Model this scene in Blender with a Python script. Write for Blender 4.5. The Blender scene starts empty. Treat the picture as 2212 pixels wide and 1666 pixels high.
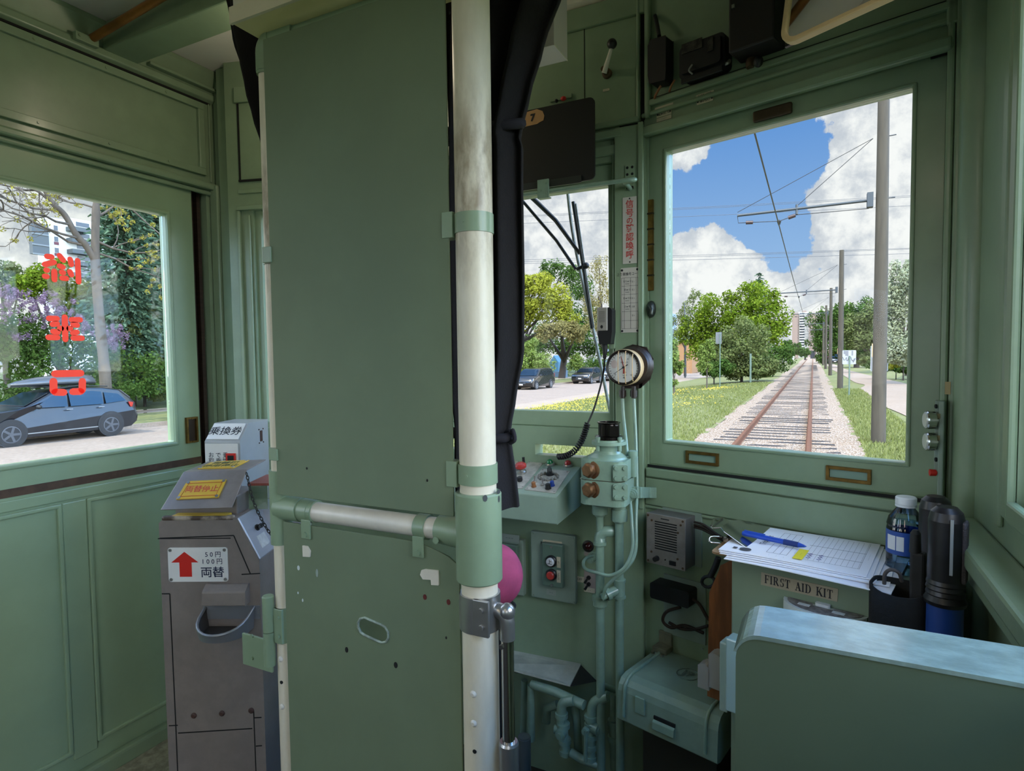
import bpy, math, random
import numpy as np
from mathutils import Matrix, Vector
SC = bpy.context.scene; COL = SC.collection
PI = math.pi
# ------------------------------------------------------------------ camera (2212 x 1666 frame, focal length in pixels)
FPX, CX, CY = 1306.0, 1106.0, 833.0
def nrm(v): v = np.array(v, float); return v / np.linalg.norm(v)
_F = nrm([1757 - CX, 760 - CY, FPX]); _p = nrm([757 - CX, 772.5 - CY, FPX])
_U = nrm(np.cross(_p, _F)); _U = -_U if _U[1] > 0 else _U
_R = nrm(np.cross(_F, _U)); _R = -_R if _R[0] < 0 else _R
CM = np.stack([_R, _F, _U])               # camera axes -> world axes (X right of the tram, Y ahead along the rails, Z up)
EYE = np.array([0.0, 0.0, 1.2])           # tram floor is z = 0
cam = bpy.data.cameras.new('camera'); cam.sensor_width = 36; cam.lens = 36 * FPX / 2212; cam.clip_start = .02; cam.clip_end = 3000
camo = bpy.data.objects.new('camera', cam); COL.objects.link(camo)
m4 = Matrix.Identity(4)
for i in range(3):
    m4[i][0], m4[i][1], m4[i][2], m4[i][3] = CM[i][0], -CM[i][1], -CM[i][2], EYE[i]
camo.matrix_world = m4; SC.camera = camo
SC.view_settings.view_transform = 'Standard'; SC.view_settings.look = 'None'
SC.view_settings.exposure = 0.04; SC.view_settings.gamma = 1.0; SC.view_settings.use_curve_mapping = False
SKY, SUN = .97, 4.7

def ray(x, y): return CM @ np.array([x - CX, y - CY, FPX])
def hit(x, y, p, n):
    d = ray(x, y); p = np.array(p, float); n = np.array(n, float)
    return EYE + d * (np.dot(p - EYE, n) / np.dot(d, n))
def aX(x, y, X): return hit(x, y, (X, 0, 0), (1, 0, 0))
def aY(x, y, Y): return hit(x, y, (0, Y, 0), (0, 1, 0))
def aZ(x, y, Z): return hit(x, y, (0, 0, Z), (0, 0, 1))

# ------------------------------------------------------------------ sky
def mathn(nt, op, a, b=None, clamp=False):
    n = nt.nodes.new('ShaderNodeMath'); n.operation = op; n.use_clamp = clamp
    for k, q in enumerate((a, b)):
        if q is None: continue
        if isinstance(q, (int, float)): n.inputs[k].default_value = q
        else: nt.links.new(q, n.inputs[k])
    return n.outputs[0]
def mrange(nt, v, a, b, c=0.0, d=1.0, smooth=True):
    n = nt.nodes.new('ShaderNodeMapRange'); n.clamp = True
    if smooth: n.interpolation_type = 'SMOOTHSTEP'
    nt.links.new(v, n.inputs[0])
    for k, q in zip((1, 2, 3, 4), (a, b, c, d)): n.inputs[k].default_value = q
    return n.outputs[0]
def mixc(nt, fac, c1, c2):
    n = nt.nodes.new('ShaderNodeMix'); n.data_type = 'RGBA'
    for s, q in ((n.inputs[0], fac), (n.inputs[6], c1), (n.inputs[7], c2)):
        if isinstance(q, (int, float)): s.default_value = q
        elif isinstance(q, (tuple, list)): s.default_value = tuple(q) + ((1,) if len(q) == 3 else ())
        else: nt.links.new(q, s)
    return n.outputs[2]
def noise(nt, vec, scale, detail=4, rough=.55, dist=0.0):
    n = nt.nodes.new('ShaderNodeTexNoise'); n.inputs['Scale'].default_value = scale; n.inputs['Detail'].default_value = detail
    n.inputs['Roughness'].default_value = rough; n.inputs['Distortion'].default_value = dist
    if vec is not None: nt.links.new(vec, n.inputs['Vector'])
    return n.outputs['Fac']
W = bpy.data.worlds.new('sky'); SC.world = W; W.use_nodes = True
nt = W.node_tree; bg = nt.nodes['Background']
tc = nt.nodes.new('ShaderNodeTexCoord'); dirv = tc.outputs['Generated']
sep = nt.nodes.new('ShaderNodeSeparateXYZ'); nt.links.new(dirv, sep.inputs[0]); dz = sep.outputs[2]
def blob(x, y, r0, r1, w):                # cloud mass around one direction; radii in degrees
    d = nrm(ray(x, y)); n = nt.nodes.new('ShaderNodeVectorMath'); n.operation = 'DOT_PRODUCT'
    nt.links.new(dirv, n.inputs[0]); n.inputs[1].default_value = tuple(d)
    return mrange(nt, n.outputs['Value'], math.cos(math.radians(r1)), math.cos(math.radians(r0)), 0, w)
big = noise(nt, dirv, 2.2, 3, .5); fine = noise(nt, dirv, 7.5, 9, .6, .15); puff = noise(nt, dirv, 30, 8, .62)
cover = mrange(nt, big, .38, .62, .15, .75)
for b in ((1925, 330, 4, 9.5, .9), (1985, 160, 3, 9, .9), (1860, 560, 4, 11, .8), (1535, 560, 2, 5.2, .85), (1480, 640, 2, 6, .7),
          (1500, 322, 1.2, 3.6, .75), (1660, 680, 3, 8, .6), (1960, 680, 3, 9, .5), (1190, 480, 8, 14, .7), (20, 480, 5, 10, .8),
          (1640, 395, 3.0, 6.2, -1.1), (1720, 250, 2.5, 6.5, -1.1), (1590, 300, 1, 3, -.4), (1690, 520, 1.5, 4.2, -.85), (1785, 612, .5, 2.2, -.8), (1470, 430, 1.8, 4.2, -.9), (230, 440, 4, 9, -.35)):
    cover = mathn(nt, 'ADD', cover, blob(*b))
cover = mathn(nt, 'ADD', cover, mrange(nt, dz, .20, .0, 0, .30))
dens = mathn(nt, 'ADD', cover, mathn(nt, 'MULTIPLY', mathn(nt, 'SUBTRACT', fine, .5), 2.3))
dens = mathn(nt, 'ADD', dens, mathn(nt, 'MULTIPLY', mathn(nt, 'SUBTRACT', noise(nt, dirv, 26, 8, .66), .5), 1.1))
dens = mathn(nt, 'ADD', dens, mathn(nt, 'MULTIPLY', mathn(nt, 'SUBTRACT', noise(nt, dirv, 85, 6, .6), .5), .45))
mask = mrange(nt, dens, .43, .60)
thick = mrange(nt, mathn(nt, 'ADD', mathn(nt, 'MULTIPLY', puff, .9), mathn(nt, 'MULTIPLY', dens, .10)), .42, .74)
blue = mixc(nt, mrange(nt, dz, 0, .45), (.36, .56, .86), (.085, .27, .70))
white = mixc(nt, thick, (.60, .64, .72), (1.0, 1.0, 1.01))
skyc = mixc(nt, mask, blue, white)
skyc = mixc(nt, mrange(nt, dz, -.02, -.12), skyc, (.12, .14, .09))
TOSUN = nrm((-.06, -.52, .80))
vd = nt.nodes.new('ShaderNodeVectorMath'); vd.operation = 'DOT_PRODUCT'; nt.links.new(dirv, vd.inputs[0]); vd.inputs[1].default_value = tuple(TOSUN)
glow = mrange(nt, vd.outputs['Value'], .10, .95, 1.0, 5.2)            # unseen sky glow added around the sun to fill the interior
ve = nt.nodes.new('ShaderNodeVectorMath'); ve.operation = 'DOT_PRODUCT'; nt.links.new(dirv, ve.inputs[0]); ve.inputs[1].default_value = tuple(nrm((1, -.12, .30)))
glow = mathn(nt, 'ADD', glow, mrange(nt, ve.outputs['Value'], .28, .85, 0, 13.0))   # unseen glow added off to the right to brighten the left wall
vl = nt.nodes.new('ShaderNodeVectorMath'); vl.operation = 'DOT_PRODUCT'; nt.links.new(dirv, vl.inputs[0]); vl.inputs[1].default_value = tuple(nrm((-1, -.8, .32)))
glow = mathn(nt, 'ADD', glow, mrange(nt, vl.outputs['Value'], .58, .95, 0, 4.5))     # unseen glow added at rear left to brighten the right front
vm = nt.nodes.new('ShaderNodeVectorMath'); vm.operation = 'SCALE'; nt.links.new(skyc, vm.inputs[0]); nt.links.new(glow, vm.inputs['Scale']); skyc = vm.outputs[0]; vt = nt.nodes.new('ShaderNodeVectorMath'); vt.operation = 'MULTIPLY'; nt.links.new(skyc, vt.inputs[0]); nt.links.new(mixc(nt, mrange(nt, glow, 1.0, 2.5), (1, 1, 1), (1.0, .975, .93)), vt.inputs[1]); skyc = vt.outputs[0]
nt.links.new(skyc, bg.inputs['Color']); bg.inputs['Strength'].default_value = SKY
# ------------------------------------------------------------------ sun (behind the tram, a little from its left)
sl = bpy.data.lights.new('sun', 'SUN'); sl.energy = SUN; sl.angle = math.radians(.6); sl.color = (1, .95, .86)
so = bpy.data.objects.new('sun', sl); COL.objects.link(so); so.location = (-5, -20, 30)
so.rotation_euler = Vector(tuple(-TOSUN)).to_track_quat('-Z', 'Y').to_euler()

# ------------------------------------------------------------------ materials
OUT = 1.0
def lin(h):
    if not isinstance(h, str): return tuple(h)
    c = [int(h[i:i + 2], 16) / 255 for i in (0, 2, 4)]
    return tuple(x / 12.92 if x <= .04045 else ((x + .055) / 1.055) ** 2.4 for x in c)
MAT = {}
def mat(name, col, rough=.5, metal=0.0, var=.0, vs=6.0, bump=0.0, bs=60.0, col2=None, trans=0, coat=0.0, stretch=None, emit=None, band=None):
    if name in MAT: return MAT[name]
    m = bpy.data.materials.new(name); m.use_nodes = True; t = m.node_tree; b = t.nodes['Principled BSDF']
    c = tuple(q * OUT for q in lin(col)); b.inputs['Base Color'].default_value = c + (1,)
    b.inputs['Roughness'].default_value = rough; b.inputs['Metallic'].default_value = metal
    if coat: b.inputs['Coat Weight'].default_value = coat; b.inputs['Coat Roughness'].default_value = .15
    o = None
    if var or bump:
        tc = t.nodes.new('ShaderNodeTexCoord'); o = tc.outputs['Object']
        if stretch:
            mp = t.nodes.new('ShaderNodeMapping'); mp.inputs['Scale'].default_value = stretch; t.links.new(o, mp.inputs[0]); o = mp.outputs[0]
    if var:
        c2 = tuple(q * OUT for q in lin(col2)) if col2 else tuple(x * (1 - var) for x in c)
        f = mrange(t, noise(t, o, vs, 6, .62), .35, .68)
        if band:                               # grime only at the height hands hold
            tz = t.nodes.new('ShaderNodeTexCoord'); sz = t.nodes.new('ShaderNodeSeparateXYZ'); t.links.new(tz.outputs['Object'], sz.inputs[0])
            w = mathn(t, 'MULTIPLY', mrange(t, sz.outputs[2], band[0], band[1]), mrange(t, sz.outputs[2], band[2], band[3], 1, 0))
            f = mathn(t, 'SUBTRACT', 1.0, mathn(t, 'MULTIPLY', mathn(t, 'ADD', mathn(t, 'MULTIPLY', w, .6), .12), mathn(t, 'SUBTRACT', 1.15, f), True), True)
        t.links.new(mixc(t, f, c2, c), b.inputs['Base Color'])
    if bump:
        bn = t.nodes.new('ShaderNodeBump'); bn.inputs['Strength'].default_value = bump; bn.inputs['Distance'].default_value = .004
        t.links.new(noise(t, o, bs, 5), bn.inputs['Height']); t.links.new(bn.outputs[0], b.inputs['Normal'])
    if emit: b.inputs['Emission Color'].default_value = lin(emit) + (1,); b.inputs['Emission Strength'].default_value = 1.0
    MAT[name] = m; return m
def glass(name, tint=(1, 1, 1), refl=1.0, base=.0):
    m = bpy.data.materials.new(name); m.use_nodes = True; t = m.node_tree; t.nodes.remove(t.nodes['Principled BSDF'])
    out = t.nodes['Material Output']; tr = t.nodes.new('ShaderNodeBsdfTransparent'); tr.inputs[0].default_value = tint + (1,)
    gl = t.nodes.new('ShaderNodeBsdfGlossy'); gl.inputs['Roughness'].default_value = .02
    fr = t.nodes.new('ShaderNodeFresnel'); fr.inputs[0].default_value = 1.45
    mx = t.nodes.new('ShaderNodeMixShader')
    t.links.new(mathn(t, 'ADD', mathn(t, 'MULTIPLY', fr.outputs[0], refl), base), mx.inputs[0])
    t.links.new(tr.outputs[0], mx.inputs[1]); t.links.new(gl.outputs[0], mx.inputs[2]); t.links.new(mx.outputs[0], out.inputs[0])
    MAT[name] = m; return m
def leafmat(name, c1, c2, tr=.35):
    m = bpy.data.materials.new(name); m.use_nodes = True; t = m.node_tree; t.nodes.remove(t.nodes['Principled BSDF']); out = t.nodes['Material Output']
    g = t.nodes.new('ShaderNodeNewGeometry'); c = mixc(t, g.outputs['Random Per Island'], tuple(q * OUT for q in lin(c1)), tuple(q * OUT for q in lin(c2)))
    d = t.nodes.new('ShaderNodeBsdfDiffuse'); l = t.nodes.new('ShaderNodeBsdfTranslucent'); mx = t.nodes.new('ShaderNodeMixShader'); mx.inputs[0].default_value = tr
    t.links.new(c, d.inputs[0]); t.links.new(c, l.inputs[0]); t.links.new(d.outputs[0], mx.inputs[1]); t.links.new(l.outputs[0], mx.inputs[2]); t.links.new(mx.outputs[0], out.inputs[0])
    MAT[name] = m; return m
GREEN = mat('green_paint', '84997c', .38, var=.10, vs=9, bump=.10, bs=35, coat=.15)
GREEN2 = mat('pipe_green_paint', '86a18e', .30, var=.16, vs=22, bump=.12, bs=40, coat=.25)
CREAM = mat('cream_paint', 'dcd5c6', .35, var=.12, vs=14, bump=.06, bs=50, coat=.2)
CREAMW = mat('worn_cream_paint', 'ddd5bf', .38, var=.4, vs=16, col2='84745a', bump=.08, bs=50, stretch=(2.2, 2.2, .8), band=(1.26, 1.44, 1.50, 1.66))
WHITE = mat('ceiling_white_paint', 'f2ebe4', .5, var=.06, vs=4)
YELLOW = mat('cream_yellow_paint', 'd8cd97', .5, var=.08)
GREY = mat('grey_hammer_paint', '857b74', .42, var=.14, vs=18, bump=.12, bs=120)
GREYM = mat('worn_grey_metal', 'a09692', .36, .55, var=.2, vs=14)
LGREY = mat('light_grey_paint', 'a9adae', .35, var=.10, vs=10)
SILVER = mat('silver_metal', 'b9b7b4', .28, .85, var=.12, vs=12)
CHROME = mat('chrome', 'c9c5c0', .14, 1.0)
BRASS = mat('aged_brass', '8a6a35', .35, .8, var=.45, vs=30)
BRONZE = mat('bronze_bolt', '9a7353', .38, .75, var=.4, vs=40)
BLACK = mat('black_paint', '17181a', .42)
DARK = mat('dark_recess', '0b0c0c', .8)
RUBBER = mat('black_rubber', '1c1c1d', .6)
WOODB = mat('dark_wood_strip', '3a2a1f', .6, var=.4, vs=18, stretch=(.6, .6, 6))
RED = mat('red_paint', 'c8281e', .4)
INK = mat('black_ink', '1b1c22', .6)
INKR = mat('red_ink', 'c23a34', .6)
SIGNW = mat('white_enamel', 'dfdfdb', .3, var=.05)
SIGNO = mat('aged_white_enamel', 'c9c5bb', .35, var=.10)
LABEL = mat('aged_label_paper', 'c7bfa6', .7, var=.12)
YPLATE = mat('yellow_plate', 'd9b23a', .35, var=.08)
CLOTH = mat('dark_curtain_cloth', '151214', .97, var=.25, vs=60, bump=.3, bs=260)
FLOORM = mat('tram_floor_boards', '3d362f', .75, var=.4, vs=8)
GLASS = glass('clear_glass', (.97, .985, .97), .10)

# ------------------------------------------------------------------ mesh building
class Fr:                                  # a working frame: a along u, b along v, c along w (towards the viewer side)
    def __init__(s, o, u, v, w): s.o = np.array(o, float); s.u = nrm(u); s.v = nrm(v); s.w = nrm(w)
    def p(s, a, b, c=0): return s.o + s.u * a + s.v * b + s.w * c
    def px(s, x, y, c=0):
        q = hit(x, y, s.o + s.w * c, s.w) - s.o; return float(np.dot(q, s.u)), float(np.dot(q, s.v))
    def moved(s, a, b, c=0): return Fr(s.p(a, b, c), s.u, s.v, s.w)
    def turned(s, deg):                    # turned about v
        t = math.radians(deg); return Fr(s.o, s.u * math.cos(t) + s.w * math.sin(t), s.v, s.w * math.cos(t) - s.u * math.sin(t))
    def tipped(s, deg):                    # turned about u: v leans towards -w
        t = math.radians(deg); return Fr(s.o, s.u, s.v * math.cos(t) - s.w * math.sin(t), s.w * math.cos(t) + s.v * math.sin(t))
    def rolled(s, deg):                    # turned about w
        t = math.radians(deg); return Fr(s.o, s.u * math.cos(t) + s.v * math.sin(t), s.v * math.cos(t) - s.u * math.sin(t), s.w)
Z3 = np.array([0, 0, 1.0])
WORLD = Fr((0, 0, 0), (1, 0, 0), (0, 1, 0), (0, 0, 1))
class MB:
    def __init__(s): s.v = []; s.f = []; s.mi = []; s.sm = []
    def add(s, vs, fs, mi=0, sm=False):
        k = len(s.v); s.v += [tuple(map(float, q)) for q in vs]
        for f in fs: s.f.append([k + i for i in f]); s.mi.append(mi); s.sm.append(sm)
        return s
    def box(s, fr, a0, a1, b0, b1, c0, c1, mi=0):
        vs = [fr.p(a, b, c) for c in (c0, c1) for b in (b0, b1) for a in (a0, a1)]
        return s.add(vs, [(0, 2, 3, 1), (4, 5, 7, 6), (0, 1, 5, 4), (2, 6, 7, 3), (0, 4, 6, 2), (1, 3, 7, 5)], mi)
    def prism(s, fr, poly, c0, c1, mi=0, sm=False):
        n = len(poly); vs = [fr.p(a, b, c0) for a, b in poly] + [fr.p(a, b, c1) for a, b in poly]
        s.add(vs, [tuple(range(n))[::-1], tuple(range(n, 2 * n))], mi)
        return s.add(vs, [(i, (i + 1) % n, n + (i + 1) % n, n + i) for i in range(n)], mi, sm)
    def holed(s, fr, outer, inner, c0, c1, mi=0):      # plate with one hole; both loops have the same count
        n = len(outer); vs = [fr.p(a, b, c) for c in (c0, c1) for L in (outer, inner) for a, b in L]
        fs = []
        for i in range(n):
            j = (i + 1) % n
            fs += [(i, n + i, n + j, j), (2 * n + i, 2 * n + j, 3 * n + j, 3 * n + i), (i, j, 2 * n + j, 2 * n + i), (n + i, 3 * n + i, 3 * n + j, n + j)]
        return s.add(vs, fs, mi)
    def rim(s, fr, a0, a1, b0, b1, t, c0, c1, mi=0, tb=None):   # rectangular frame
        tb = t if tb is None else tb
        return s.holed(fr, [(a0, b0), (a1, b0), (a1, b1), (a0, b1)], [(a0 + t, b0 + tb), (a1 - t, b0 + tb), (a1 - t, b1 - tb), (a0 + t, b1 - tb)], c0, c1, mi)
    def tube(s, pts, r, n=12, mi=0, caps=True, closed=False):
        P = [np.array(p, float) for p in pts]; m = len(P); rs = r if isinstance(r, (list, tuple)) else [r] * m
        T = [nrm(P[min(i + 1, m - 1)] - P[max(i - 1, 0)]) for i in range(m)]
        if closed: T = [nrm(P[(i + 1) % m] - P[i - 1]) for i in range(m)]
        x = np.cross(T[0], (0.31, .17, .93)); x = nrm(x if np.linalg.norm(x) > .05 else np.cross(T[0], (1, 0, 0)))
        vs = []; rings = []
        for i in range(m):
            x = nrm(x - T[i] * np.dot(x, T[i])); y = np.cross(T[i], x)
            rings.append([P[i] + rs[i] * (x * math.cos(2 * PI * k / n) + y * math.sin(2 * PI * k / n)) for k in range(n)]); vs += rings[-1]
        fs = [(i * n + k, i * n + (k + 1) % n, (i + 1) * n + (k + 1) % n, (i + 1) * n + k) for i in range(m - 1) for k in range(n)]
        if closed: fs += [((m - 1) * n + k, (m - 1) * n + (k + 1) % n, (k + 1) % n, k) for k in range(n)]
        s.add(vs, fs, mi, True)
        if caps and not closed: s.add(rings[0], [tuple(range(n))[::-1]], mi); s.add(rings[-1], [tuple(range(n))], mi)
        return s
    def lathe(s, o, ax, prof, n=20, mi=0, caps=True):           # prof: (distance along ax, radius); repeated points make sharp edges
        o = np.array(o, float); ax = nrm(ax); x = nrm(np.cross(ax, (0.31, .17, .93))); y = np.cross(ax, x)
        R = [[o + ax * t + r * (x * math.cos(2 * PI * k / n) + y * math.sin(2 * PI * k / n)) for k in range(n)] for t, r in prof]
        for i in range(len(R) - 1):
            (t0, r0), (t1, r1) = prof[i], prof[i + 1]
            if abs(t0 - t1) + abs(r0 - r1) < 1e-7: continue
            s.add(R[i] + R[i + 1], [(k, (k + 1) % n, n + (k + 1) % n, n + k) for k in range(n)], mi, True)
        if caps: s.add(R[0], [tuple(range(n))[::-1]], mi); s.add(R[-1], [tuple(range(n))], mi)
        return s
    def disc(s, fr, a, b, r, c0, c1, n=14, mi=0):
        return s.prism(fr, [(a + r * math.cos(2 * PI * k / n), b + r * math.sin(2 * PI * k / n)) for k in range(n)], c0, c1, mi)
    def ball(s, c, r, n=16, m=10, mi=0, fr=None, fn=None):
        rx, ry, rz = (r, r, r) if isinstance(r, (int, float)) else r; c = np.array(c, float); vs = []
        u, v, w = (fr.u, fr.v, fr.w) if fr else (np.array((1, 0, 0)), np.array((0, 1, 0)), Z3)
        for i in range(m + 1):
            th = PI * i / m
            for k in range(n):
                ph = 2 * PI * k / n; q = (math.sin(th) * math.cos(ph), math.sin(th) * math.sin(ph), math.cos(th))
                g = fn(th, ph) if fn else 1.0
                vs.append(c + g * (u * rx * q[0] + v * ry * q[1] + w * rz * q[2]))
        return s.add(vs, [(i * n + k, (i + 1) * n + k, (i + 1) * n + (k + 1) % n, i * n + (k + 1) % n) for i in range(m) for k in range(n)], mi, True)
    def bolt(s, fr, a, b, r=.005, c0=0.0, h=.003, mi=0): s.disc(fr, a, b, r, c0, c0 + h, 8, mi); return s
    def text(s, fr, a, b, c, size, body, mi=0, bold=.0, sx=1.0, line=1.0):
        q = text_mesh(body, bold, line); k = size
        return s.add([fr.p(a + x * k * sx, b + y * k, c) for x, y in q[0]], q[1], mi)
    def build(s, name, mats, parent=None, bevel=0.0, seg=2):
        mats = mats if isinstance(mats, (list, tuple)) else [mats]
        V = np.array(s.v, float).reshape(-1, 3)
        me = bpy.data.meshes.new(name)
        root = parent
        while root is not None and root.parent is not None: root = root.parent
        if root is not None: org = np.array(root['org'][:])
        else: lo, hi = V.min(0), V.max(0); org = np.array([(lo[0] + hi[0]) / 2, (lo[1] + hi[1]) / 2, lo[2]])
        me.from_pydata((V - org).tolist(), [], s.f)
        me.polygons.foreach_set('material_index', s.mi); me.polygons.foreach_set('use_smooth', s.sm)
        for q in mats: me.materials.append(q)
        me.update()
        o = bpy.data.objects.new(name, me); COL.objects.link(o)
        if parent is not None: o.parent = parent
        else: o.location = org; o['org'] = [float(q) for q in org]
        if bevel:
            bv = o.modifiers.new('bevel', 'BEVEL'); bv.width = bevel; bv.segments = seg; bv.limit_method = 'ANGLE'; bv.angle_limit = math.radians(40)
        return o
_tx = {}
def text_mesh(body, bold, line=1.0):
    key = (body, bold, line)
    if key not in _tx:
        c = bpy.data.curves.new('lettering', 'FONT'); c.body = body; c.offset = bold; c.align_x = 'CENTER'; c.align_y = 'CENTER'; c.resolution_u = 3; c.space_line = line
        o = bpy.data.objects.new('lettering', c); COL.objects.link(o)
        dg = bpy.context.evaluated_depsgraph_get(); me = bpy.data.meshes.new_from_object(o.evaluated_get(dg))
        _tx[key] = ([(v.co.x, v.co.y) for v in me.vertices], [tuple(p.vertices) for p in me.polygons])
        bpy.data.objects.remove(o); bpy.data.curves.remove(c); bpy.data.meshes.remove(me)
    return _tx[key]
def tag(o, label=None, cat=None, group=None, kind=None):
    for k, q in (('label', label), ('category', cat), ('group', group), ('kind', kind)):
        if q: o[k] = q
    return o
def thing(name, label, cat, loc, group=None):
    o = bpy.data.objects.new(name, None); COL.objects.link(o); o.empty_display_size = .05
    o.location = tuple(map(float, loc)); o['org'] = [float(q) for q in loc]
    return tag(o, label, cat, group)
def struct(mb, name, mats, bevel=0.0, parent=None):
    o = mb.build(name, mats, parent, bevel)
    if parent is None: o['kind'] = 'structure'
    return o
def copy_tree(o, parent=None):
    c = o.copy(); COL.objects.link(c)
    if parent is not None: c.parent = parent
    for ch in list(o.children): copy_tree(ch, c)
    return c
def arc(c, u, v, r, t0, t1, n=8):
    c = np.array(c, float); u = np.array(u, float); v = np.array(v, float)
    return [c + r * (u * math.cos(math.radians(t0 + (t1 - t0) * i / n)) + v * math.sin(math.radians(t0 + (t1 - t0) * i / n))) for i in range(n + 1)]
def rrect(a0, a1, b0, b1, r, n=4):
    L = []
    for cx, cy, t in ((a1 - r, b1 - r, 0), (a0 + r, b1 - r, 90), (a0 + r, b0 + r, 180), (a1 - r, b0 + r, 270)):
        L += [(cx + r * math.cos(math.radians(t + 90 * i / n)), cy + r * math.sin(math.radians(t + 90 * i / n))) for i in range(n + 1)]
    return L
def smooth_path(pts, n=6):                 # Catmull-Rom through points
    P = [np.array(p, float) for p in pts]; P = [2 * P[0] - P[1]] + P + [2 * P[-1] - P[-2]]; out = []
    for i in range(1, len(P) - 2):
        for k in range(n):
            t = k / n; a, b, c, d = P[i - 1], P[i], P[i + 1], P[i + 2]
            out.append(.5 * (2 * b + (c - a) * t + (2 * a - 5 * b + 4 * c - d) * t * t + (3 * b - a - 3 * c + d) * t ** 3))
    return out + [P[-2]]
# working planes of the cab
FW = Fr((0, 1.55, 0), (1, 0, 0), Z3, (0, -1, 0))                       # centre of the front wall
LW = Fr((-1.84, 0, 0), (0, 1, 0), Z3, (1, 0, 0))                       # left side wall
_c, _s = math.cos(math.radians(16)), math.sin(math.radians(16))
RF = Fr((-.385, 1.55, 0), (_c, -_s, 0), Z3, (-_s, -_c, 0))             # right section of the front wall
LF = Fr((-1.195, 1.55, 0), (_c, _s, 0), Z3, (_s, -_c, 0))              # left section of the front wall
RW = Fr((.26, 0, 0), (0, -1, 0), Z3, (-1, 0, 0))                       # right side wall
PT = Fr((0, .85, 0), (1, 0, 0), Z3, (0, -1, 0))                        # driver's partition
# ================================================================== the tram body
ZC = 2.165
fl = MB().box(WORLD, -1.95, .34, -6.5, 1.62, -.10, 0); struct(fl, 'floor', FLOORM)
ce = MB().box(WORLD, -1.95, .34, -6.5, 1.62, ZC, ZC + .06)
for y in (-4.4, -3.2, -2.0, -.8, .38): ce.box(WORLD, -1.84, .26, y - .02, y + .02, ZC - .012, ZC)
for x in (-1.35, -.23): ce.box(WORLD, x - .012, x + .012, -6.4, 1.5, ZC - .006, ZC)
struct(ce, 'ceiling', WHITE)
# ---- left wall: solid strips, saloon windows behind the camera, opening for the sliding door
wl = MB(); AW0, AW1, DZ = .40, 1.345, 1.785
wl.box(LW, -6.5, AW0, 0, .92, -.07, 0); wl.box(LW, -6.5, AW0, 1.70, ZC, -.07, 0)
for y in (-6.5, -5.3, -4.2, -3.1, -2.0, -.9, .0): wl.box(LW, y, y + .40, .92, 1.70, -.07, 0)  # pillars widened out of view to cut light on the partition
wl.box(LW, AW0, 1.56, DZ, ZC, -.07, 0)
wl.box(LW, 1.395, 1.56, 0, DZ, -.07, 0)
struct(wl, 'wall_left', GREEN)
ch = MB().box(LW, AW1 - .002, 1.397, 0, DZ, -.065, -.045, 0)
ch.box(LW, 1.351, 1.366, 0, DZ, -.045, -.03, 1); ch.box(LW, 1.375, 1.387, 0, DZ, -.045, -.022, 1)
struct(ch, 'trim_1', [DARK, WOODB])
pil = MB().box(WORLD, -1.835, -1.70, 1.43, 1.56, 0, ZC); pil.box(WORLD, -1.795, -1.715, 1.412, 1.43, 0, ZC)
pil.box(WORLD, -1.835, -1.80, 1.405, 1.43, 0, DZ)
struct(pil, 'wall_left_corner_post', GREEN, .004)
for i, (x, y) in enumerate(((487, 600), (505, 605), (490, 760), (510, 765))): pass
led = MB().box(LW, .2, 1.43, 1.768, 1.79, 0, .028); led.box(LW, .2, 1.415, 1.752, 1.768, 0, .012)
struct(led, 'trim_2', GREEN, .007)
hp = MB()
b0, b1, a1 = 1.838, 2.03, 1.392
hp.box(LW, .2, a1, b0 - .022, b0, 0, .012); hp.box(LW, .2, a1, b1, b1 + .022, 0, .012); hp.box(LW, a1 - .022, a1, b0, b1, 0, .012)
for a in (.9, 1.08, 1.26):
    hp.bolt(LW, a, b0 - .011, .004, .012, .002); hp.bolt(LW, a, b1 + .011, .004, .012, .002)
hp.box(LW, 1.412, 1.417, 1.80, 2.06, 0, .006)
struct(hp, 'trim_3', GREEN, .004)
cr = MB(); cr.prism(Fr((-1.84, 0, 0), (1, 0, 0), Z3, (0, 1, 0)), [(0, 2.062), (.016, 2.07), (.016, 2.09), (.006, 2.095), (.03, 2.15), (.03, ZC), (0, ZC)], -6.4, 1.52)
cr.box(LW, 1.2, 1.43, 2.098, 2.108, .008, .03)
struct(cr, 'trim_4', GREEN, .003)
dk = MB().box(LW, .2, 1.42, 2.057, 2.063, 0, .004); struct(dk, 'trim_5', DARK)
# ---- sliding door
dr = MB(); gz0, gz1, ga0, ga1 = .935, 1.66, .52, 1.252
dr.holed(LW, [(AW0, .0), (AW1, .0), (AW1, DZ), (AW0, DZ)], [(ga0, gz0), (ga1, gz0), (ga1, gz1), (ga0, gz1)], -.04, -.004)
dr.rim(LW, ga0 - .012, ga1 + .012, gz0 - .012, gz1 + .012, .012, -.006, .003)
DOORG = mat('door_green_paint', '8fa685', .36, var=.08, vs=6, bump=.08, bs=35, coat=.2)
door = struct(dr, 'door_1', DOORG, .004)
lp = MB()
for (q0, q1) in ((.45, .915), (.978, 1.30)): lp.rim(LW, q0, q1, .10, .81, .012, -.006, .004)
lp.box(LW, AW0, AW1, .815, .845, -.006, .002); lp.box(LW, .915, .978, .08, .81, -.006, .001)
lp.build('lower_panel', DOORG, door, .005)
MB().box(LW, AW0, AW1, .852, .874, -.006, -.002).build('worn_strip', mat('bare_brown_wood', '55402f', .7, var=.35, vs=30), door)
MB().box(LW, ga0 + .001, ga1 - .001, gz0 + .001, gz1 - .001, -.026, -.022).build('pane', glass('door_glass', (.95, .975, .95), .28, .0), door)
tr_ = MB(); tr_.box(LW, 1.16, 1.185, 1.765, 1.772, -.002, .004); tr_.build('stop_block', GREEN, door)
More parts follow.
